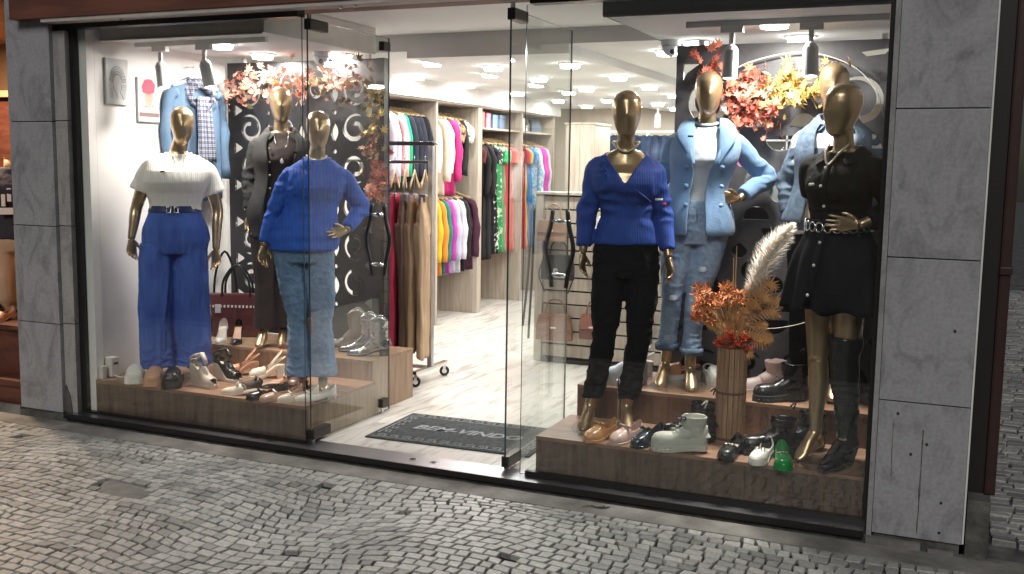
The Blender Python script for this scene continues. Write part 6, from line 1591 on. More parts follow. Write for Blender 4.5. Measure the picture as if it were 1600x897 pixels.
FLR = mat('coral_petals', (0.62, 0.085, 0.035), 0.7, var=0.3, scale=20); FLO = mat('orange_dry_flower', (0.50, 0.17, 0.055), 0.75, var=0.35, scale=20); FLS = mat('straw_stem', (0.52, 0.34, 0.15), 0.8, var=0.2); FLF = mat('ochre_feather_leaf', (0.52, 0.25, 0.09), 0.75, var=0.25, scale=14); PAM = mat('pampas_cream', (0.88, 0.82, 0.74), 0.95, var=0.08)
t = thing('coral_flower_cushion', 'dense coral red flower cushion on the rim of the slatted vase', 'flowers', (vx, vy, VTOP))
q = random.Random(9)
for k in range(80):
    a = q.uniform(0, 2 * PI); r_ = 0.092 * math.sqrt(q.random()); h = 0.035 * (1 - (r_ / 0.10) ** 2) + q.uniform(-0.035, 0.03)
    b = MB()
    for i in range(6):
        aa = i * PI / 3 + q.uniform(-.3, .3); l = q.uniform(0.020, 0.030); up = q.uniform(0.25, 1.0); d = Vector((math.cos(aa), math.sin(aa), up)).normalized(); sd = Vector((-math.sin(aa), math.cos(aa), 0)) * 0.0065
        b.add([Vector((0, 0, 0)), d * l * 0.6 + sd, d * l + Vector((0, 0, 0.003)), d * l * 0.6 - sd, d * l * 0.5 + Vector((0, 0, 0.004))], [(0, 1, 4), (1, 2, 4), (2, 3, 4), (3, 0, 4)])
    o = part('flower', b, FLR, t); o.location = (r_ * math.cos(a), r_ * math.sin(a), h + 0.012); o.rotation_euler = (q.uniform(-.6, .6), q.uniform(-.6, .6), a)
t = thing('dried_bouquet', 'spray of orange dried star flowers leaning left out of the vase', 'flowers', (vx, vy, VTOP))
sb = MB()
for k in range(58):
    tx, ty, tz = q.uniform(-0.20, 0.04), q.uniform(-0.09, 0.08), q.uniform(0.13, 0.30)
    if k < 26: tx, tz = q.uniform(-0.20, -0.08), q.uniform(0.10, 0.25)
    sb.tube(curve_tube([(tx * 0.2, ty * 0.2, 0.0), (tx * 0.5, ty * 0.6, tz * 0.6), (tx, ty, tz)], 6), 0.0018, 5)
    b = MB()
    for i in range(9):
        aa = i * 2 * PI / 9 + q.uniform(-.2, .2); d = Vector((math.cos(aa), math.sin(aa), q.uniform(0.0, 0.9))).normalized(); l = q.uniform(0.030, 0.046); sd = Vector((-math.sin(aa), math.cos(aa), 0)) * 0.006
        b.add([Vector((0, 0, 0)), d * l * 0.6 + sd, d * l, d * l * 0.6 - sd, d * l * 0.5 + Vector((0, 0, -0.004))], [(0, 1, 4), (1, 2, 4), (2, 3, 4), (3, 0, 4)])
    o = part('star_flower', b, FLO, t); o.location = (tx, ty, tz); o.rotation_euler = (q.uniform(-.9, .9) + 0.5, q.uniform(-.9, .9), 0)
part('stems', sb, FLS, t)
t = thing('reed_sticks', 'bundle of pale straw reeds standing up in the vase', 'dried plant', (vx, vy, VTOP))
for k in range(22):
    a, b2, h = q.uniform(-0.05, 0.09), q.uniform(-0.04, 0.05), q.uniform(0.16, 0.33)
    if k == 0: a, b2, h = 0.0, 0, 0.50
    if k == 1: a, b2, h = -0.015, 0.01, 0.44
    part('reed', MB().tube([(a * 0.3, b2 * 0.3, 0), (a * 0.7, b2 * 0.7, h * 0.6), (a, b2, h)], [0.0028, 0.003, 0.0018], 5), FLS, t)
t = thing('feather_leaves', 'ochre feather-like palm leaves leaning right out of the vase', 'dried plant', (vx, vy, VTOP))
for (dx, dy, dz, L_, wd) in ((0.24, 0.0, 0.22, 1, 0.05), (0.18, -0.06, 0.24, 1, 0.045), (0.20, -0.04, 0.06, 1, 0.042), (-0.12, -0.02, 0.10, 1, 0.03), (0.21, -0.04, 0.30, 1, 0.050), (0.22, 0.0, 0.16, 1, 0.045), (0.16, 0.02, 0.11, 1, 0.034), (0.13, -0.05, 0.20, 1, 0.034), (0.17, 0.03, 0.02, 1, 0.030), (0.10, -0.02, -0.03, 1, 0.030), (0.08, 0.05, 0.26, 1, 0.03)):
    P = curve_tube([(0, 0, 0.01), (dx * 0.4, dy * 0.4, dz * 0.7 + 0.03), (dx * 0.8, dy * 0.8, dz + 0.03 * (dz > 0.15)), (dx, dy, dz)], 18); b = MB(); b.tube(P, 0.002, 5)
    for i in range(3, 18):
        d = (P[i + 1] - P[i - 1]).normalized(); sd = d.cross(Vector((0.2, -1, 0.2))).normalized(); wv = wd * math.sin(PI * min(1, (i - 1.5) / 16.5)) + 0.004
        for s in (-1, 1):
            tip = P[i] + sd * s * wv + d * 0.018 + Vector((0, q.uniform(-.006, .006), -0.004)); b.add([P[i] - d * 0.007, P[i] + d * 0.007, tip], [(0, 1, 2)])
    part('palm_leaf', b, FLF, t)
t = thing('pampas_plume', 'fluffy cream pampas grass plume rising right out of the vase', 'dried plant', (vx, vy, VTOP))
P = curve_tube([(0.0, 0, 0), (0.06, 0, 0.20), (0.11, 0, 0.36), (0.18, -0.01, 0.51), (0.265, -0.02, 0.615)], 40)
part('stem', MB().tube(P[:18], 0.0026, 6), FLS, t)
b = MB()
for i in range(14, 41):
    f = (i - 14) / 26; rad = 0.064 * math.sin(PI * min(1, f * 0.80 + 0.18)) ** 0.8 + 0.006
    d = (P[min(40, i + 1)] - P[i - 1]).normalized(); a0 = Vector((0, 1, 0)); s1 = d.cross(a0).normalized(); s2 = d.cross(s1)
    for k in range(120):
        a = q.uniform(0, 2 * PI); l = rad * q.uniform(0.3, 1.3); o_ = s1 * math.cos(a) + s2 * math.sin(a); st_ = P[i] + d * q.uniform(-0.01, 0.01); tip = st_ + o_ * l + d * l * q.uniform(0.4, 0.95) + Vector((0, 0, -0.006)); w2 = d.cross(o_) * 0.0016
        mid_ = st_ + o_ * l * 0.55 + d * l * 0.3
        b.add([st_, mid_ + w2, tip, mid_ - w2], [(0, 1, 2, 3)])
part('plume', b, PAM, t)

# ============================================================ AUTUMN LEAF GARLANDS
def leaf_mesh(s=1.0):
    pts = []
    tips = [(0, 1.0), (0.55, 0.80), (0.95, 0.25), (0.62, -0.25)]
    R_ = [(90, 1.0), (66, 0.42), (48, 0.92), (22, 0.40), (2, 0.80), (-28, 0.30), (-60, 0.42), (-90, 0.12), (-120, 0.42), (-152, 0.30), (178, 0.80), (158, 0.40), (132, 0.92), (114, 0.42)]
    pts = [(math.cos(R(a)) * r, math.sin(R(a)) * r) for a, r in R_]
    v = [(0, 0, 0.06)] + [(x, y, 0.10 * (1 - (x * x + y * y)) - 0.20 * (x * x + y * y) * 0.6) for x, y in pts]
    n = len(pts); f = [(0, i + 1, (i + 1) % n + 1) for i in range(n)]
    v = [(a * 0.031 * s, b * 0.031 * s, c * 0.031 * s) for a, b, c in v]
    me = bpy.data.meshes.new('leaf'); me.from_pydata(v, [], f); me.update(); return me
LFM = [leaf_mesh(1.0), leaf_mesh(1.35)]
for me in LFM: me.materials.append(FLR)
def lm_(n, c): 
    m = mat(n, c, 0.65, var=0.25, scale=30)
    b = m.node_tree.nodes['Principled BSDF']; return m
LC = dict(pink=lm_('leaf_pink', (0.52, 0.21, 0.15)), coral=lm_('leaf_coral', (0.58, 0.17, 0.10)), peach=lm_('leaf_peach', (0.50, 0.29, 0.20)), olive=lm_('leaf_olive', (0.22, 0.17, 0.07)), yel=lm_('leaf_yellow', (0.60, 0.38, 0.10)), yel2=lm_('leaf_pale_yellow', (0.72, 0.55, 0.18)), rust=lm_('leaf_rust', (0.32, 0.10, 0.06)), red=lm_('leaf_red', (0.50, 0.105, 0.07)), dark=lm_('leaf_dark', (0.12, 0.055, 0.05)))
def garland(label, path, n, rad, cols, seed, big=0.4, vine=True, gname='leaf_garland', droop=0.3):
    t = thing(gname, label, 'garland', path[0]); o0 = Vector(path[0]); P = curve_tube(path, 60); q = random.Random(seed)
    part('vine', MB().tube([p - o0 for p in P], 0.0025, 5), FLS if vine else L_BRN, t, smooth=True)
    for k in range(n):
        f = q.random(); i = int(f * 59); p = P[i]; r_ = rad(f) if callable(rad) else rad
        off = Vector((q.gauss(0, 0.5) * r_, -abs(q.gauss(0, 0.4)) * r_ - 0.012, q.gauss(0, 0.5) * r_))
        c = cols(f, q) if callable(cols) else q.choice(cols)
        o = link('leaf', LFM[q.random() < big], None, t); o.material_slots[0].link = 'OBJECT'; o.material_slots[0].material = LC[c]
        o.location = p - o0 + off; o.rotation_euler = (R(90) + q.gauss(0, 0.7), q.gauss(0, 0.6), q.uniform(0, 2 * PI)); s = q.uniform(0.8, 1.3); o.scale = (s, s, s)
    tw = MB()
    for k in range(10):
        i = q.randrange(3, 57); p = P[i] - o0; d = Vector((q.uniform(-1, 1), -0.5 * q.random(), q.uniform(-1, 0.8))).normalized(); tw.tube(curve_tube([p, p + d * 0.05 + Vector((0, 0, 0.01)), p + d * 0.11], 5), 0.0014, 4)
    part('twigs', tw, FLS, t)
YS = 1.33
garland('pink and peach maple leaf garland along the top of the black screen', [(-2.76, YS, 2.06), (-2.60, YS, 2.14), (-2.35, YS, 2.15), (-2.10, YS, 2.12), (-1.85, YS, 2.14), (-1.60, YS, 2.15)], 290, 0.13, lambda f, q: q.choice(['pink', 'peach', 'coral', 'pink'] if 0.40 < f < 0.6 else ['pink', 'peach', 'peach', 'pink', 'olive'] if f > 0.12 else ['rust', 'dark', 'rust', 'pink']), 1)
garland('olive to rust leaf garland trailing down the right edge of the black screen', [(-1.60, YS + 0.02, 2.14), (-1.56, YS, 1.95), (-1.60, YS, 1.78), (-1.58, YS, 1.62), (-1.55, YS, 1.48), (-1.56, YS, 1.36)], 170, 0.085, lambda f, q: q.choice(['olive', 'yel2', 'olive'] if f < 0.35 else ['peach', 'olive', 'rust'] if f < 0.62 else ['coral', 'rust', 'pink', 'coral']), 2)
YR = 1.04
garland('coral red maple leaf branch on the charcoal screen beside the grey spotlight', [(0.68, YR, 2.18), (0.75, YR, 2.02), (0.92, YR, 2.06), (0.84, YR, 1.92), (1.00, YR, 1.90), (0.86, YR, 1.82)], 270, 0.105, lambda f, q: q.choice(['coral', 'pink', 'coral', 'red'] if f < 0.45 else ['red', 'coral', 'coral', 'red', 'pink']), 3)
garland('yellow maple leaf branch on the charcoal screen left of the back mannequin head', [(1.02, YR, 1.92), (1.08, YR, 2.04), (1.14, YR, 2.08), (1.20, YR - 0.02, 2.00), (1.28, YR - 0.02, 2.04), (1.33, YR - 0.02, 2.10)], 170, 0.085, lambda f, q: q.choice(['yel', 'yel', 'yel2', 'yel']), 4)
o = part('bare_branch', MB().tube(curve_tube([(0.74, YR, 2.10), (0.93, YR, 2.18), (1.18, YR, 2.215), (1.42, YR, 2.14), (1.55, YR, 2.00), (1.585, YR, 1.88)], 40), [0.0045 - 0.00006 * i for i in range(41)], 6), mat('pale_twig', (0.6, 0.55, 0.48), 0.8), smooth=True); tag(o, 'long arched pale bare twig across the top of the charcoal screen', 'twig')
o = part('bare_branch', MB().tube(curve_tube([(0.76, YR, 1.84), (0.85, YR, 1.92), (0.98, YR, 1.98), (1.10, YR, 2.06)], 24), 0.003, 6), MATS['pale_twig'], smooth=True); tag(o, 'short pale bare twig rising through the coral leaves', 'twig')
o = part('bare_branch', MB().tube(curve_tube([(0.99, 0.62, 0.83), (1.10, 0.66, 0.80), (1.22, 0.70, 0.815), (1.33, 0.74, 0.85)], 24), 0.002, 6), MATS['pale_twig'], smooth=True); tag(o, 'thin pale twig sticking out right behind the vase', 'twig')

# ============================================================ CLOSETS ALONG THE LEFT WALL
CX, CB = -2.64, -3.195
t = thing('open_closet', 'long pale wood open wardrobe with hanging rails along the left wall', 'wardrobe', (0, 0, 0))
posts = [3.20, 4.18, 5.14, 6.26, 7.26]
for i, y in enumerate(posts):
    part('partition', MB().box((CB, y - (0.018 if i != 2 else 0.05), 0.051), (CX, y + (0.018 if i != 2 else 0.05), 2.20)), WOODG, t, bevel=0.002)
part('back_panel', MB().box((CB - 0.004, 3.22, 0.052), (CB + 0.008, 7.25, 2.20)), WOODG, t)
part('top_panel', MB().box((CB, 3.18, 2.2005), (CX, 7.28, 2.218)), WOODG, t)
struct('closet_bulkhead', MB().box((CB, 3.181, 2.2185), (CX + 0.03, 7.4, 2.384)), mat('bulkhead_white', (0.75, 0.73, 0.70), 0.7))
for a, b, z in ((3.22, 4.16, 2.12), (4.20, 5.09, 2.12), (3.22, 4.16, 1.33), (4.20, 5.09, 1.33), (5.19, 6.24, 1.90), (6.28, 7.24, 1.90)):
    part('rail', MB().tube([(-2.915, a, z), (-2.915, b, z)], 0.013, 10), mat('satin_rail', (0.6, 0.6, 0.6), 0.35, 0.8), t, smooth=True)
for a, b in ((5.19, 6.242), (6.278, 7.242)): part('shelf', MB().box((CB + 0.01, a, 1.985), (CX - 0.02, b, 2.003)), WOODG, t)
c = cloth
OR = ['first', 'second', 'third', 'fourth', 'fifth', 'sixth', 'seventh', 'eighth', 'ninth', 'tenth', 'eleventh', 'twelfth']
leo = print_mat('leopard', (0.45, 0.22, 0.10), (0.02, 0.015, 0.01), 26, 0.55); bwp = print_mat('black_white_print', (0.02, 0.02, 0.02), (0.75, 0.75, 0.72), 20, 0.54); lfp = print_mat('green_leaf_print', (0.02, 0.28, 0.08), (0.45, 0.62, 0.40), 9, 0.56)
def row(group, where, y0, y1, z, items, x=-2.915):
    n = len(items)
    for i, (kind, nm, m) in enumerate(items):
        y = y0 + (y1 - y0) * (i + 0.5) / n
        hang(kind, m, x + rnd.uniform(-.012, .012), y + rnd.uniform(-.01, .01), z + 0.072, rnd.uniform(-9, 12), f'{nm} {"dress" if "long" in kind else "top"}, {OR[i]} from the door {where}', group, tiltx=rnd.uniform(-2, 2))
row('clothes on the upper rail of the first closet bay', 'on the upper rail, first bay', 3.30, 4.14, 2.12, [('shirt', 'lilac white', c('lilac', (0.62, 0.55, 0.66))), ('shirt', 'off-white', c('offwhite', (0.68, 0.66, 0.68))), ('shirt', 'pale lavender', c('lavender', (0.58, 0.56, 0.70))), ('shirt', 'pink', c('pink', (0.70, 0.36, 0.36))), ('shirt', 'icy white', c('ice', (0.66, 0.68, 0.74))), ('shirt', 'emerald green', c('emerald', (0.0, 0.32, 0.15))), ('shirt', 'dark navy', c('navy', (0.014, 0.018, 0.035))), ('shirt', 'blue-black', c('blueblack', (0.01, 0.013, 0.024))), ('shirt', 'midnight navy', c('midnight', (0.018, 0.022, 0.045))), ('shirt', 'near-black', c('nearblack', (0.010, 0.010, 0.014))), ('shirt', 'ink navy', c('ink', (0.014, 0.016, 0.03)))])
row('clothes on the upper rail of the second closet bay', 'on the upper rail, second bay', 4.24, 5.06, 2.12, [('blouse', 'white ruffled', c('white', (0.74, 0.71, 0.66))), ('coat', 'cream', c('cream', (0.66, 0.58, 0.46))), ('blouse', 'ivory balloon-sleeved', c('ivory', (0.72, 0.68, 0.58))), ('coat', 'magenta', c('magenta', (0.50, 0.02, 0.16))), ('coat', 'bright green', c('bgreen', (0.0, 0.36, 0.13))), ('tee', 'leopard print', leo), ('shirt', 'black', c('black', (0.012, 0.012, 0.013))), ('tee', 'white and green print', print_mat('wg_print', (0.7, 0.7, 0.66), (0.02, 0.2, 0.08), 18, 0.56))])
row('clothes on the lower rail of the first closet bay', 'on the lower rail, first bay', 3.35, 4.12, 1.33, [('shirt', 'slate grey', c('slate', (0.15, 0.16, 0.18))), ('coat', 'khaki', c('khaki', (0.25, 0.20, 0.12))), ('shirt', 'rust', c('rust', (0.35, 0.10, 0.04))), ('coat', 'beige', c('beige', (0.5, 0.42, 0.32)))])
row('clothes on the lower rail of the second closet bay', 'on the lower rail, second bay', 4.22, 5.07, 1.33, [('coat', 'mustard yellow', c('mustard', (0.62, 0.40, 0.02))), ('coat', 'deep orange', c('dorange', (0.60, 0.24, 0.03))), ('coat', 'teal green', c('teal', (0.01, 0.17, 0.13))), ('coat', 'orchid purple', c('orchid', (0.42, 0.05, 0.34))), ('coat', 'lilac grey', c('lilacgrey', (0.48, 0.45, 0.62))), ('coat', 'pearl grey', c('pearlgrey', (0.55, 0.55, 0.60))), ('coat', 'charcoal navy', c('charnavy', (0.02, 0.022, 0.032))), ('coat', 'matt black', c('mattblack', (0.011, 0.011, 0.013))), ('coat', 'aubergine', c('aubergine', (0.05, 0.01, 0.03)))])
row('long dresses in the third closet bay', 'in the third closet bay', 5.24, 6.20, 1.90, [('long', 'maroon', c('maroon', (0.10, 0.015, 0.02))), ('longs', 'jet black', c('jet', (0.009, 0.009, 0.010))), ('longs', 'soot black', c('soot', (0.013, 0.014, 0.016))), ('long', 'deep black', c('deepblack', (0.008, 0.010, 0.014))), ('long', 'black and white printed', bwp), ('long', 'green leaf printed', lfp), ('long', 'sage green', c('sage', (0.20, 0.30, 0.20))), ('long', 'coral red', c('coral', (0.62, 0.08, 0.08))), ('long', 'salmon', c('salmon', (0.62, 0.22, 0.20)))])
row('long dresses in the fourth closet bay', 'in the fourth closet bay', 6.30, 7.22, 1.90, [('long', 'rose pink', c('rose', (0.62, 0.20, 0.28))), ('long', 'crimson', c('crimson', (0.42, 0.01, 0.03))), ('long', 'amber yellow', c('amber', (0.66, 0.38, 0.05))), ('long', 'cobalt blue', c('cobalt', (0.01, 0.14, 0.46))), ('long', 'ocean blue', c('ocean', (0.02, 0.24, 0.55))), ('coat', 'aqua printed', print_mat('aqua', (0.25, 0.45, 0.58), (0.65, 0.70, 0.72), 14, 0.52)), ('coat', 'fuchsia', c('fuchsia', (0.58, 0.04, 0.36))), ('coat', 'orchid', c('orchid2', (0.50, 0.06, 0.40))), ('coat', 'powder white', c('powder', (0.66, 0.58, 0.58)))])
# shelf goods
def box_thing(nm, label, cat, loc, sz, m, rz=0, lid=True):
    t = thing(nm, label, cat, loc, R(rz)); x, y, z = sz
    part('body', MB().box((-x / 2, -y / 2, 0), (x / 2, y / 2, z * (0.72 if lid else 1))), m, t, bevel=0.006)
    if lid: part('flap', MB().box((-x / 2 - 0.003, -y / 2 - 0.003, z * 0.725), (x / 2 + 0.003, y / 2 + 0.003, z)), m, t, bevel=0.008)
    return t
for i, (y, w, h, nm, m) in enumerate(((5.30, 0.16, 0.17, 'salmon pink', c('salmon', (0.62, 0.22, 0.20))), (5.46, 0.13, 0.16, 'coral pink', c('rose', (0.62, 0.2, 0.28))), (5.64, 0.15, 0.15, 'denim blue', M_JEAN), (5.84, 0.18, 0.155, 'pale blue', M_JEAND), (6.40, 0.16, 0.15, 'white', L_W))):
    box_thing('handbag', f'{nm} structured clutch bag standing on the closet top shelf', 'bag', (-2.80, y, 2.0035), (0.20, w, h), m, 5)
for i, (y, nm, m, a) in enumerate(((6.70, 'silver grey', L_SIL, 15), (6.98, 'slate blue', leather('slate_leather', (0.10, 0.13, 0.18)), -20))):
    t = thing('handbag', f'{nm} slouchy handbag leaning on the fourth closet shelf', 'bag', (-2.80, y, 2.0035), R(a))
    part('bag_body', MB().loft([[Vector((xx * f, yy * f2, z)) for xx, yy in ((-0.05, -0.09), (0.05, -0.09), (0.06, 0), (0.05, 0.09), (-0.05, 0.09), (-0.06, 0))] for z, f, f2 in ((0, 1, 1), (0.08, 1, 1), (0.155, 0.5, 0.7))]), m, t, bevel=0.008)
    part('handle', MB().tube(curve_tube([(0, -0.06, 0.13), (0, 0, 0.185), (0, 0.06, 0.13)], 10), 0.005, 6), m, t, smooth=True)

# pale wood end cabinet further back
t = thing('tall_cabinet', 'tall pale wood cabinet end standing behind the handbag wall', 'cabinet', (-1.56, 5.2, 0.051))
for k in range(2): part('side_panel', MB().box((-0.155 + k * 0.156, 0, 0.0), (-0.001 + k * 0.156, 0.5, 1.975)), WOODG, t, bevel=0.002)
part('top_panel', MB().box((-0.165, -0.01, 1.9755), (0.165, 0.51, 1.995)), WOODG, t)

# ============================================================ CHROME RACK WITH TROUSERS
t = thing('clothes_rack', 'chrome clothes rack on castors holding trousers beside the black screen', 'clothes rack', (-1.455, 1.85, 0.0505))
part('upright', MB().box((-0.018, -0.018, 0.10), (0.018, 0.018, 1.685)), mat('rack_steel', (0.6, 0.6, 0.6), 0.38, 0.8), t, bevel=0.003)
part('top_bar', MB().box((-0.95, -0.016, 1.6855), (0.018, 0.016, 1.715)), mat('gunmetal', (0.2, 0.2, 0.21), 0.25, 0.9), t, bevel=0.003)
part('hanging_bar', MB().tube([(-0.95, 0, 1.57), (-0.018, 0, 1.57)], 0.013, 10), MATS['gunmetal'], t, smooth=True)
part('finial', MB().ball((0.035, 0, 1.70), 0.016, 10, 7), CHROME, t, smooth=True)
part('foot_bar', MB().box((-0.018, -0.24, 0.085), (0.018, 0.24, 0.112)), CHROME, t, bevel=0.003)
part('base_bar', MB().box((-0.95, -0.014, 0.088), (-0.0185, 0.014, 0.11)), CHROME, t)
for y in (-0.22, 0.22):
    w = MB(); w.cyl((0, 0, -0.012), 0.036, 0.024, 20); o = part('castor', w, RUBBER, t); o.rotation_euler = (R(90), 0, R(25)); o.location = (0.0, y, 0.036)
    part('wheel_hub', MB().cyl((0, 0, -0.014), 0.018, 0.028, 16), CHROME, o); q_ = part('fork', MB().box((-0.010, 0.016, -0.018), (0.010, 0.050, -0.0145)).box((-0.010, 0.016, 0.0145), (0.010, 0.050, 0.018)), CHROME, o)
def trouser_mesh(L=1.14, seed=0):
    b = MB()
    b.loft([ell((0, 0, z), rx, ry, 26, 2.3) for z, rx, ry in ((0, .185, .018), (-0.04, .185, .020), (-0.12, .195, .034), (-0.26, .205, .045))])
    for s in (-1, 1):
        b.loft([ell((s * cx, 0.006 * s * math.sin(z * 8), z), rx, ry, 20, 2.2) for z, cx, rx, ry in ((-0.2, .10, .10, .045), (-0.45, .105, .098, .046), (-0.75, .11, .098, .042), (-L, .115, .105, .038))])
    me = remesh(b, 0.009, 3); return displace(me, folds((22, 22, 1.6), 0.020, seed))
TM = [trouser_mesh(1.14, 1), trouser_mesh(1.10, 4)]
for m_ in TM: m_.materials.append(M_BLK)
tcs = [('dark brown', (0.07, 0.035, 0.025), -0.60), ('grey-beige', (0.35, 0.31, 0.27), -0.50), ('maroon', (0.20, 0.02, 0.04), -0.40), ('raspberry red', (0.50, 0.035, 0.09), -0.315), ('cocoa brown', (0.22, 0.14, 0.11), -0.235), ('camel', (0.36, 0.235, 0.135), -0.155), ('light camel', (0.45, 0.315, 0.20), -0.070)]
tcs2 = []
for i, (nm, cc, dx) in enumerate(tcs):
    x = -1.435 + dx; t = thing('hanging_trousers', f'{nm} trousers hanging on the chrome rack, {["leftmost", "second", "third", "fourth", "fifth", "sixth", "last"][i]} toward the door side', 'trousers', (x, 1.85, 1.545), R(112 + 4 * math.sin(i * 2)), 'trousers on the chrome rack')
    g = link('cloth', TM[i % 2], None, t); g.material_slots[0].link = 'OBJECT'; g.material_slots[0].material = cloth('trs_' + nm.replace(' ', '_'), cc); g.location = (0, 0, -0.165)
    h = link('hanger', HM, None, t); h.scale = (1, 1, 1.6); h.location = (0, 0, 0.0)
    k = link('hook', KM, None, h)
    part('clip_bar', MB().tube([(-0.15, 0, -0.155), (0.15, 0, -0.155)], 0.0045, 6).box((-0.15, -0.024, -0.20), (-0.125, 0.024, -0.15)).box((0.125, -0.024, -0.20), (0.15, 0.024, -0.15)).tube([(0, 0, 0.0), (0, 0, -0.155)], 0.003, 6), CHROME, t)

# ============================================================ SLATTED HANDBAG WALL
SX0, SX1, SY = -1.10, 0.02, 2.96
t = thing('slatwall_display', 'pale wood slatted display unit hung with handbags in mid shop', 'display stand', (SX0, SY, 0.0505))
W_ = SX1 - SX0
part('core_board', MB().box((0.065, 0.022, 0.02), (W_ - 0.02, 0.05, 1.33)), mat('slat_groove', (0.05, 0.04, 0.032), 0.8), t)
nS = 12
for k in range(nS):
    z0 = 0.045 + k * 1.285 / nS
    o = part('slat', MB().box((0, 0, 0), (W_ - 0.085, 0.021, 1.285 / nS - 0.013)), WOODG, t, bevel=0.003); o.location = (0.066, 0, z0)
part('side_frame', MB().box((0.0, -0.02, 0.0), (0.065, 0.30, 1.335)), WOODG, t, bevel=0.003); part('side_frame', MB().box((W_ - 0.0195, -0.02, 0.0), (W_, 0.30, 1.335)), WOODG, t, bevel=0.003)
part('top_board', MB().box((-0.005, -0.03, 1.3355), (W_ + 0.005, 0.31, 1.352)), WOODG, t)
part('base_board', MB().box((0.066, -0.03, 0.0), (W_ - 0.02, -0.0005, 0.03)), L_BK, t)
def bag(label, x, z, w, h, m, hw=0.10, plate=True, ang=0, m2=None, long=0, d=0.08):
    t = thing('handbag', label, 'bag', (x, SY - 0.035, z), R(ang))
    b = MB().loft([[Vector((xx * f, yy, zz)) for xx, yy in ((-w / 2, -d), (w / 2, -d), (w / 2 * 0.96, -0.004), (-w / 2 * 0.96, -0.004))] for zz, f in ((0, 1.0), (h * 0.5, 0.97), (h * 0.96, 0.80), (h, 0.78))])
    part('bag_body', b, m, t, bevel=0.012)
    part('flap', MB().loft([[Vector((xx * f, yy, zz)) for xx, yy in ((-w / 2, -d - 0.010), (w / 2, -d - 0.010), (w / 2, -d - 0.002), (-w / 2, -d - 0.002))] for zz, f in ((h * 0.42, 0.93), (h * 0.5, 0.97), (h * 0.98, 0.80))]), m2 or m, t, bevel=0.003)
    part('handle', MB().tube(curve_tube([(-w * 0.28, -d * 0.5, h * 0.95), (-w * 0.2, -d * 0.4, h + hw * 0.8), (0, -d * 0.3, h + hw), (w * 0.2, -d * 0.4, h + hw * 0.8), (w * 0.28, -d * 0.5, h * 0.95)], 16), [(0.007, 0.004)] * 17, 8), m2 or m, t, smooth=True)
    if plate: part('metal_plate', MB().box((-0.022, -d - 0.0135, h * 0.47), (0.022, -d - 0.0105, h * 0.47 + 0.012)), M_PEARL, t)
    if long:
        for s in (-1, 1): part('strap', MB().tube(curve_tube([(s * w * 0.46, -d * 0.5, h * 0.8), (s * w * 0.54, -d, h * 0.2), (s * w * 0.36, -d * 0.9, -long)], 12), [(0.006, 0.003)] * 13, 6), m2 or m, t, smooth=True)
    part('wall_hook', MB().tube([(0, 0.03, h + hw), (0, -d * 0.4, h + hw)], 0.003, 6), CHROME, t)
    return t
BR1 = leather('bag_cognac', (0.20, 0.095, 0.06)); BR2 = leather('bag_brown', (0.15, 0.065, 0.05)); BG = leather('bag_beige', (0.40, 0.30, 0.22)); BN = leather('bag_black', (0.02, 0.022, 0.026), 0.3)
bag('light brown handbag with buckle, top left on the slatted wall', -0.93, 1.02, 0.25, 0.17, leather('bag_tan', (0.30, 0.18, 0.12)), 0.12, True, 0)
bg = bag('black handbag with round silver emblem hung behind the glass door handle', -0.88, 0.72, 0.27, 0.20, BN, 0.10, False, 0, long=0.10)
part('round_emblem', MB().tube([(0.016 * math.cos(a), -0.094, 0.075 + 0.016 * math.sin(a)) for a in [PI * 0.1 + 1.75 * PI * i / 14 for i in range(15)]], 0.003, 6).box((-0.014, -0.096, 0.0735), (0.016, -0.092, 0.0765)), M_PEARL, bg)
bag('cognac brown handbag hanging low on the slatted wall, nearest the glass door', -0.90, 0.24, 0.30, 0.21, BR1, 0.11, True, 4)
bag('reddish brown handbag low on the slatted wall beside the cognac one', -0.575, 0.27, 0.22, 0.20, BR2, 0.10, True, 0, m2=leather('bag_rust', (0.22, 0.09, 0.07)))
bag('small black handbag low on the slatted wall between the black trouser legs', -0.20, 0.27, 0.19, 0.17, BN, 0.12, True, 0)
bag('cream handbag in the middle of the slatted wall beside the black one', -0.47, 0.76, 0.22, 0.16, leather('bag_cream', (0.55, 0.47, 0.36)), 0.10, True, 0)
bag('white handbag near the top of the slatted wall', -0.46, 1.03, 0.22, 0.20, leather('bag_white', (0.66, 0.66, 0.68)), 0.10, False, 0)
bag('taupe handbag near the top of the slatted wall behind the blue sweater', -0.12, 0.98, 0.24, 0.18, BG, 0.10, True, 0)
# belts at the left of the unit
for k, (x, L_, nm) in enumerate(((-1.135, 1.08, 'thin black'), (-1.165, 0.98, 'dark brown'))):
    o = part('hanging_belt', MB().tube(curve_tube([(x, SY + 0.04, 1.30), (x - 0.008, SY + 0.03, 1.30 - L_ * 0.5), (x - 0.02 - 0.02 * k, SY, 1.30 - L_)], 14), [(0.010, 0.002)] * 15, 6), L_BK if k == 0 else L_DBR, smooth=True)
    tag(o, f'{nm} long belt hanging beside the slatted handbag wall', 'belt')

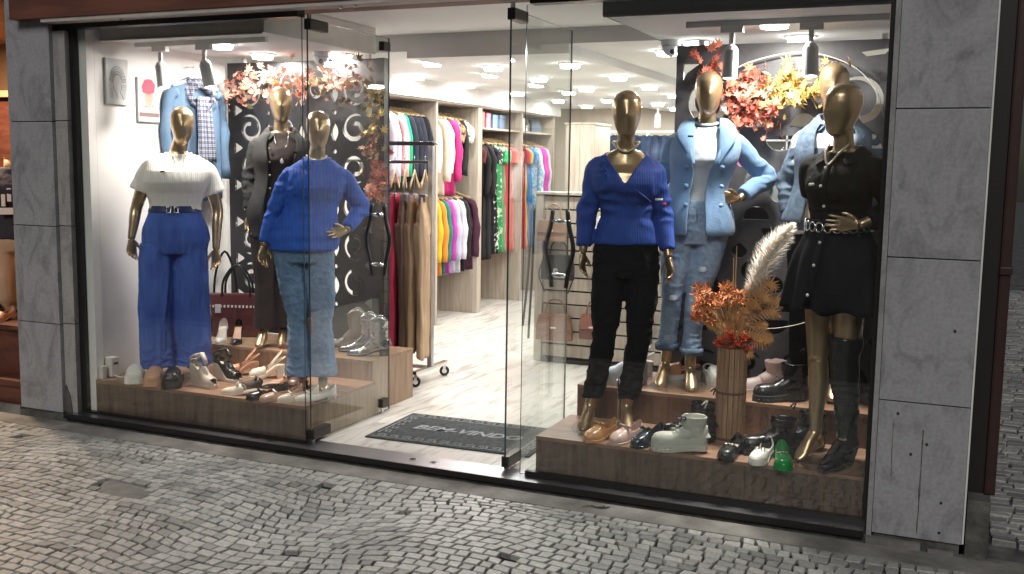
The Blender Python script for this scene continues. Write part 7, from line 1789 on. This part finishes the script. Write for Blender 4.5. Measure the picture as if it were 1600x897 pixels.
# ============================================================ BACK OF THE SHOP
t = thing('jeans_rail', 'white wall rail with brackets holding dark jeans at the back of the shop', 'rail', (-2.0, 7.55, 0))
part('rail', MB().box((-0.2, -0.015, 2.03), (1.5, 0.015, 2.055)), mat('white_hanger', (0.7, 0.7, 0.7), 0.4), t)
for x in (-0.2, 0.45, 1.1, 1.48): part('support_post', MB().box((x, -0.012, 0.05), (x + 0.03, 0.012, 2.0295)), MATS['white_hanger'], t)
jd = [mat('dark_jeans_a', (0.012, 0.025, 0.06), 0.85, var=0.3), mat('dark_jeans_b', (0.02, 0.04, 0.09), 0.85, var=0.3)]
for i in range(12):
    t = thing('hanging_jeans', f'pair of dark blue jeans, {OR[i]} from the left on the white back rail', 'jeans', (-2.08 + i * 0.13, 7.55, 1.99), R(25), 'dark jeans on the back rail')
    g = link('cloth', TM[i % 2], None, t); g.material_slots[0].link = 'OBJECT'; g.material_slots[0].material = jd[i % 2]
    part('clip', MB().tube([(0, 0, 0.0), (0, 0, 0.045)], 0.003, 6), CHROME, t)
t = thing('shelving_unit', 'white and grey shelving unit against the back wall', 'shelf', (-0.4, 8.25, 0.051))
for k in range(7): part('shelf', MB().box((0, 0, 0.3 * k + 0.1), (1.6, 0.30, 0.3 * k + 0.12)), mat('shelf_white', (0.7, 0.7, 0.7), 0.5), t)
for x in (-0.02, 0.4, 0.8, 1.2, 1.6): part('divider', MB().box((x, 0.0, 0), (x + 0.019, 0.301, 2.1)), MATS['shelf_white'], t)
part('back_panel', MB().box((0, 0.302, 0), (1.6, 0.31, 2.1)), mat('shelf_grey', (0.3, 0.3, 0.31), 0.6), t)
q = random.Random(2)
for i in range(4):
    for k in range(3, 7):
        x = 0.05 + i * 0.4; box_thing('folded_stack', f'stack of folded {["grey", "white", "navy", "beige"][(i + k) % 4]} clothes in column {["one", "two", "three", "four"][i]} and shelf {k} of the back shelving', 'clothes', (-0.4 + x + 0.14, 8.38, 0.051 + 0.3 * k + 0.1205), (0.24, 0.2, q.uniform(0.10, 0.16)), [c('slate', (0.15, 0.16, 0.18)), c('white', (0.74, 0.71, 0.66)), c('midnight', (0.018, 0.022, 0.045)), c('beige', (0.5, 0.42, 0.32))][(i + k) % 4], 0, True)
# black rack in mid shop, seen between the two right mannequins, and the rail behind the screen
t = thing('black_rack', 'black square-tube clothes rack between the blue sweater and light blue jacket', 'clothes rack', (0.33, 1.75, 0.0505))
part('upright', MB().box((0, 0, 0), (0.022, 0.03, 1.78)), BLACKM, t); part('upright', MB().box((1.30, 0, 0), (1.322, 0.03, 1.78)), BLACKM, t)
part('top_bar', MB().box((-0.0, 0, 1.7805), (1.322, 0.03, 1.803)), BLACKM, t); part('foot', MB().box((-0.002, -0.2, -0.0), (0.024, -0.0005, 0.03)), BLACKM, t)
part('hanging_bar', MB().tube([(0.022, 0.015, 1.66), (1.30, 0.015, 1.66)], 0.011, 8), CHROME, t, smooth=True)
for i, (nm, cc) in enumerate((('steel blue', (0.10, 0.17, 0.27)), ('white', (0.70, 0.70, 0.70)), ('wine', (0.20, 0.02, 0.09)), ('dark grey', (0.05, 0.05, 0.055)), ('ash', (0.30, 0.30, 0.31)), ('bottle green', (0.01, 0.14, 0.07)), ('black wool', (0.012, 0.012, 0.013)), ('cocoa', (0.10, 0.05, 0.035)), ('soft grey', (0.40, 0.40, 0.42)))):
    hang('shirt' if i % 2 else 'tee', cloth('bk_' + nm.replace(' ', '_'), cc), 0.44 + i * 0.135, 1.765, 1.66 + 0.0715, 75 + 5 * math.sin(i * 3), f'{nm} garment on the black rack behind the charcoal screen', 'garments on the black rack')

# ============================================================ NEIGHBOURING SHOP AT THE LEFT EDGE
WARM = mat('warm_tan_wall', (0.42, 0.25, 0.14), 0.7, var=0.1, scale=2); DRW = wood('dark_red_wood', (0.07, 0.022, 0.014), (0.14, 0.048, 0.03), 0.45, (3, 3, 12), 2)
struct('neighbour_wall', MB().box((-8.0, 1.70, -0.1), (-3.2, 1.8, 3.0)).box((-3.21, 0.29, -0.1), (-3.16, 1.7, 3.0)), WARM)
struct('neighbour_ceiling', MB().box((-8.0, -0.05, 2.55), (-3.40, 1.7, 3.2)), WARM)
t = thing('neighbour_step', 'dark red wood display step in the neighbouring shop at the left edge', 'step', (-5.7, 0.02, 0))
part('kick_board', MB().box((0, 0.02, -0.1), (2.30, 1.2, 0.16)), DRW, t); part('tread', MB().box((-0.02, 0.0, 0.1605), (2.305, 1.2, 0.20)), DRW, t, bevel=0.004); part('upper_board', MB().box((0, 0.14, 0.2005), (2.30, 1.2, 0.50)), DRW, t); part('upper_tread', MB().box((0, 0.11, 0.5005), (2.305, 1.2, 0.53)), DRW, t, bevel=0.004)
part('front_rail', MB().box((0, -0.02, -0.1), (2.30, -0.0005, 0.05)), CONC, t)
t = thing('neighbour_cabinet', 'dark red wood panel door behind the neighbouring mannequin', 'cabinet', (-5.2, 1.30, 0.53))
part('door_panel', MB().box((0, 0, 0.0), (1.0, 0.2, 1.55)), DRW, t); part('cornice', MB().box((-0.05, -0.05, 1.5505), (1.3, 0.2, 1.60)), mat('warm_cornice', (0.45, 0.28, 0.16), 0.6), t); part('glass_shelf_item', MB().tube([(0.98, -0.02, 1.66), (1.02, -0.02, 1.80), (1.08, -0.02, 1.70)], 0.02, 8), M_BUT, t)
NJ = defaults(dict(nolegs=True, head=(0, 0, 1.62)))
t = thing('neighbour_mannequin', 'headless mannequin in navy printed tee and beige trousers at the left picture edge', 'mannequin', (-4.035, 0.55, 0.53), R(48)); t.scale = (0.92, 0.92, 0.92)
b = MB(); b.cyl((0, 0.01, 0.002), 0.13, 0.012, 24); b.tube([(0, 0.01, 0.01), (0, 0.01, 0.95)], 0.012, 8); part('stand', b, CHROME, t)
for s in 'LR': NJ['an' + s] = (NJ['an' + s][0], 0.0, 0.10)
OFF = Vector((0, 0, -0.33))
tr = trousers(NJ, 1.05, [(0, .098, .11), (0.5, .085, .09), (1.0, .085, .09)], 0.014, 0.010, 0.010, 2.0); NJ2 = tr
TE = sweater(NJ, 0.90, 0.022, [.066, .068, .066, .06, .05, .04], 0.40, 0.010)
for me_ in (tr, TE):
    for v in me_.vertices: v.co.z = v.co.z - 0.33 if v.co.z > 0.45 else v.co.z * 0.27 if v.co.z < 0.0 else v.co.z - 0.33 * min(1, v.co.z / 0.45)
link('trousers', tr, cloth('sand', (0.48, 0.33, 0.22)), t); link('tee', TE, cloth('dark_navy_tee', (0.025, 0.022, 0.035)), t)
part('neck_stump', MB().tube([(0, 0.012, 1.05), (0, 0.012, 1.16)], [0.056, 0.05], 16), mat('tan_peg', (0.5, 0.28, 0.15), 0.5), t, smooth=True); part('neck_cap', MB().cyl((0, 0.012, 1.1605), 0.05, 0.018, 20), L_CAR, t)
hp = MB(); q = random.Random(6)
for k, (x, z, w_, h_) in enumerate(((-0.06, 0.86, 0.014, 0.09), (-0.02, 0.90, 0.014, 0.10), (0.03, 0.87, 0.014, 0.10), (0.07, 0.91, 0.014, 0.10), (0.0, 0.78, 0.09, 0.05), (0.09, 0.80, 0.03, 0.05))): hp.box((x - w_, -0.150, z - h_ / 2), (x + w_, -0.138, z + h_ / 2))
part('white_print', hp, M_WHT, t, bevel=0.004)
for k, (x, y, a, m, nm) in enumerate(((-3.98, 0.30, -60, L_BK, 'black'), (-3.82, 0.24, -75, L_TAN, 'tan'))):
    shoe(f'{nm} shoe on the dark wood step of the neighbouring shop', (x, y, 0.531), a, um=m, sm_=RUBBER if k == 0 else SOLE_L)
t = thing('downlight', 'warm ceiling lamp inside the neighbouring shop at the left edge', 'ceiling light', (-4.6, 0.55, 2.548))
part('rim', MB().cyl((0, 0, -0.012), 0.08, 0.0118, 20), RIM, t); part('diffuser', MB().cyl((0, 0, -0.016), 0.065, 0.0038, 20), emit('warm_glow', (1.0, 0.72, 0.45), 8), t)
ld = bpy.data.lights.new('warm_lamp', 'AREA'); ld.shape = 'DISK'; ld.size = 0.3; ld.energy = 55; ld.color = (1, 0.72, 0.48)
lo = bpy.data.objects.new('warm_lamp', ld); col.objects.link(lo); lo.parent = t; lo.location = (0, 0, -0.03)
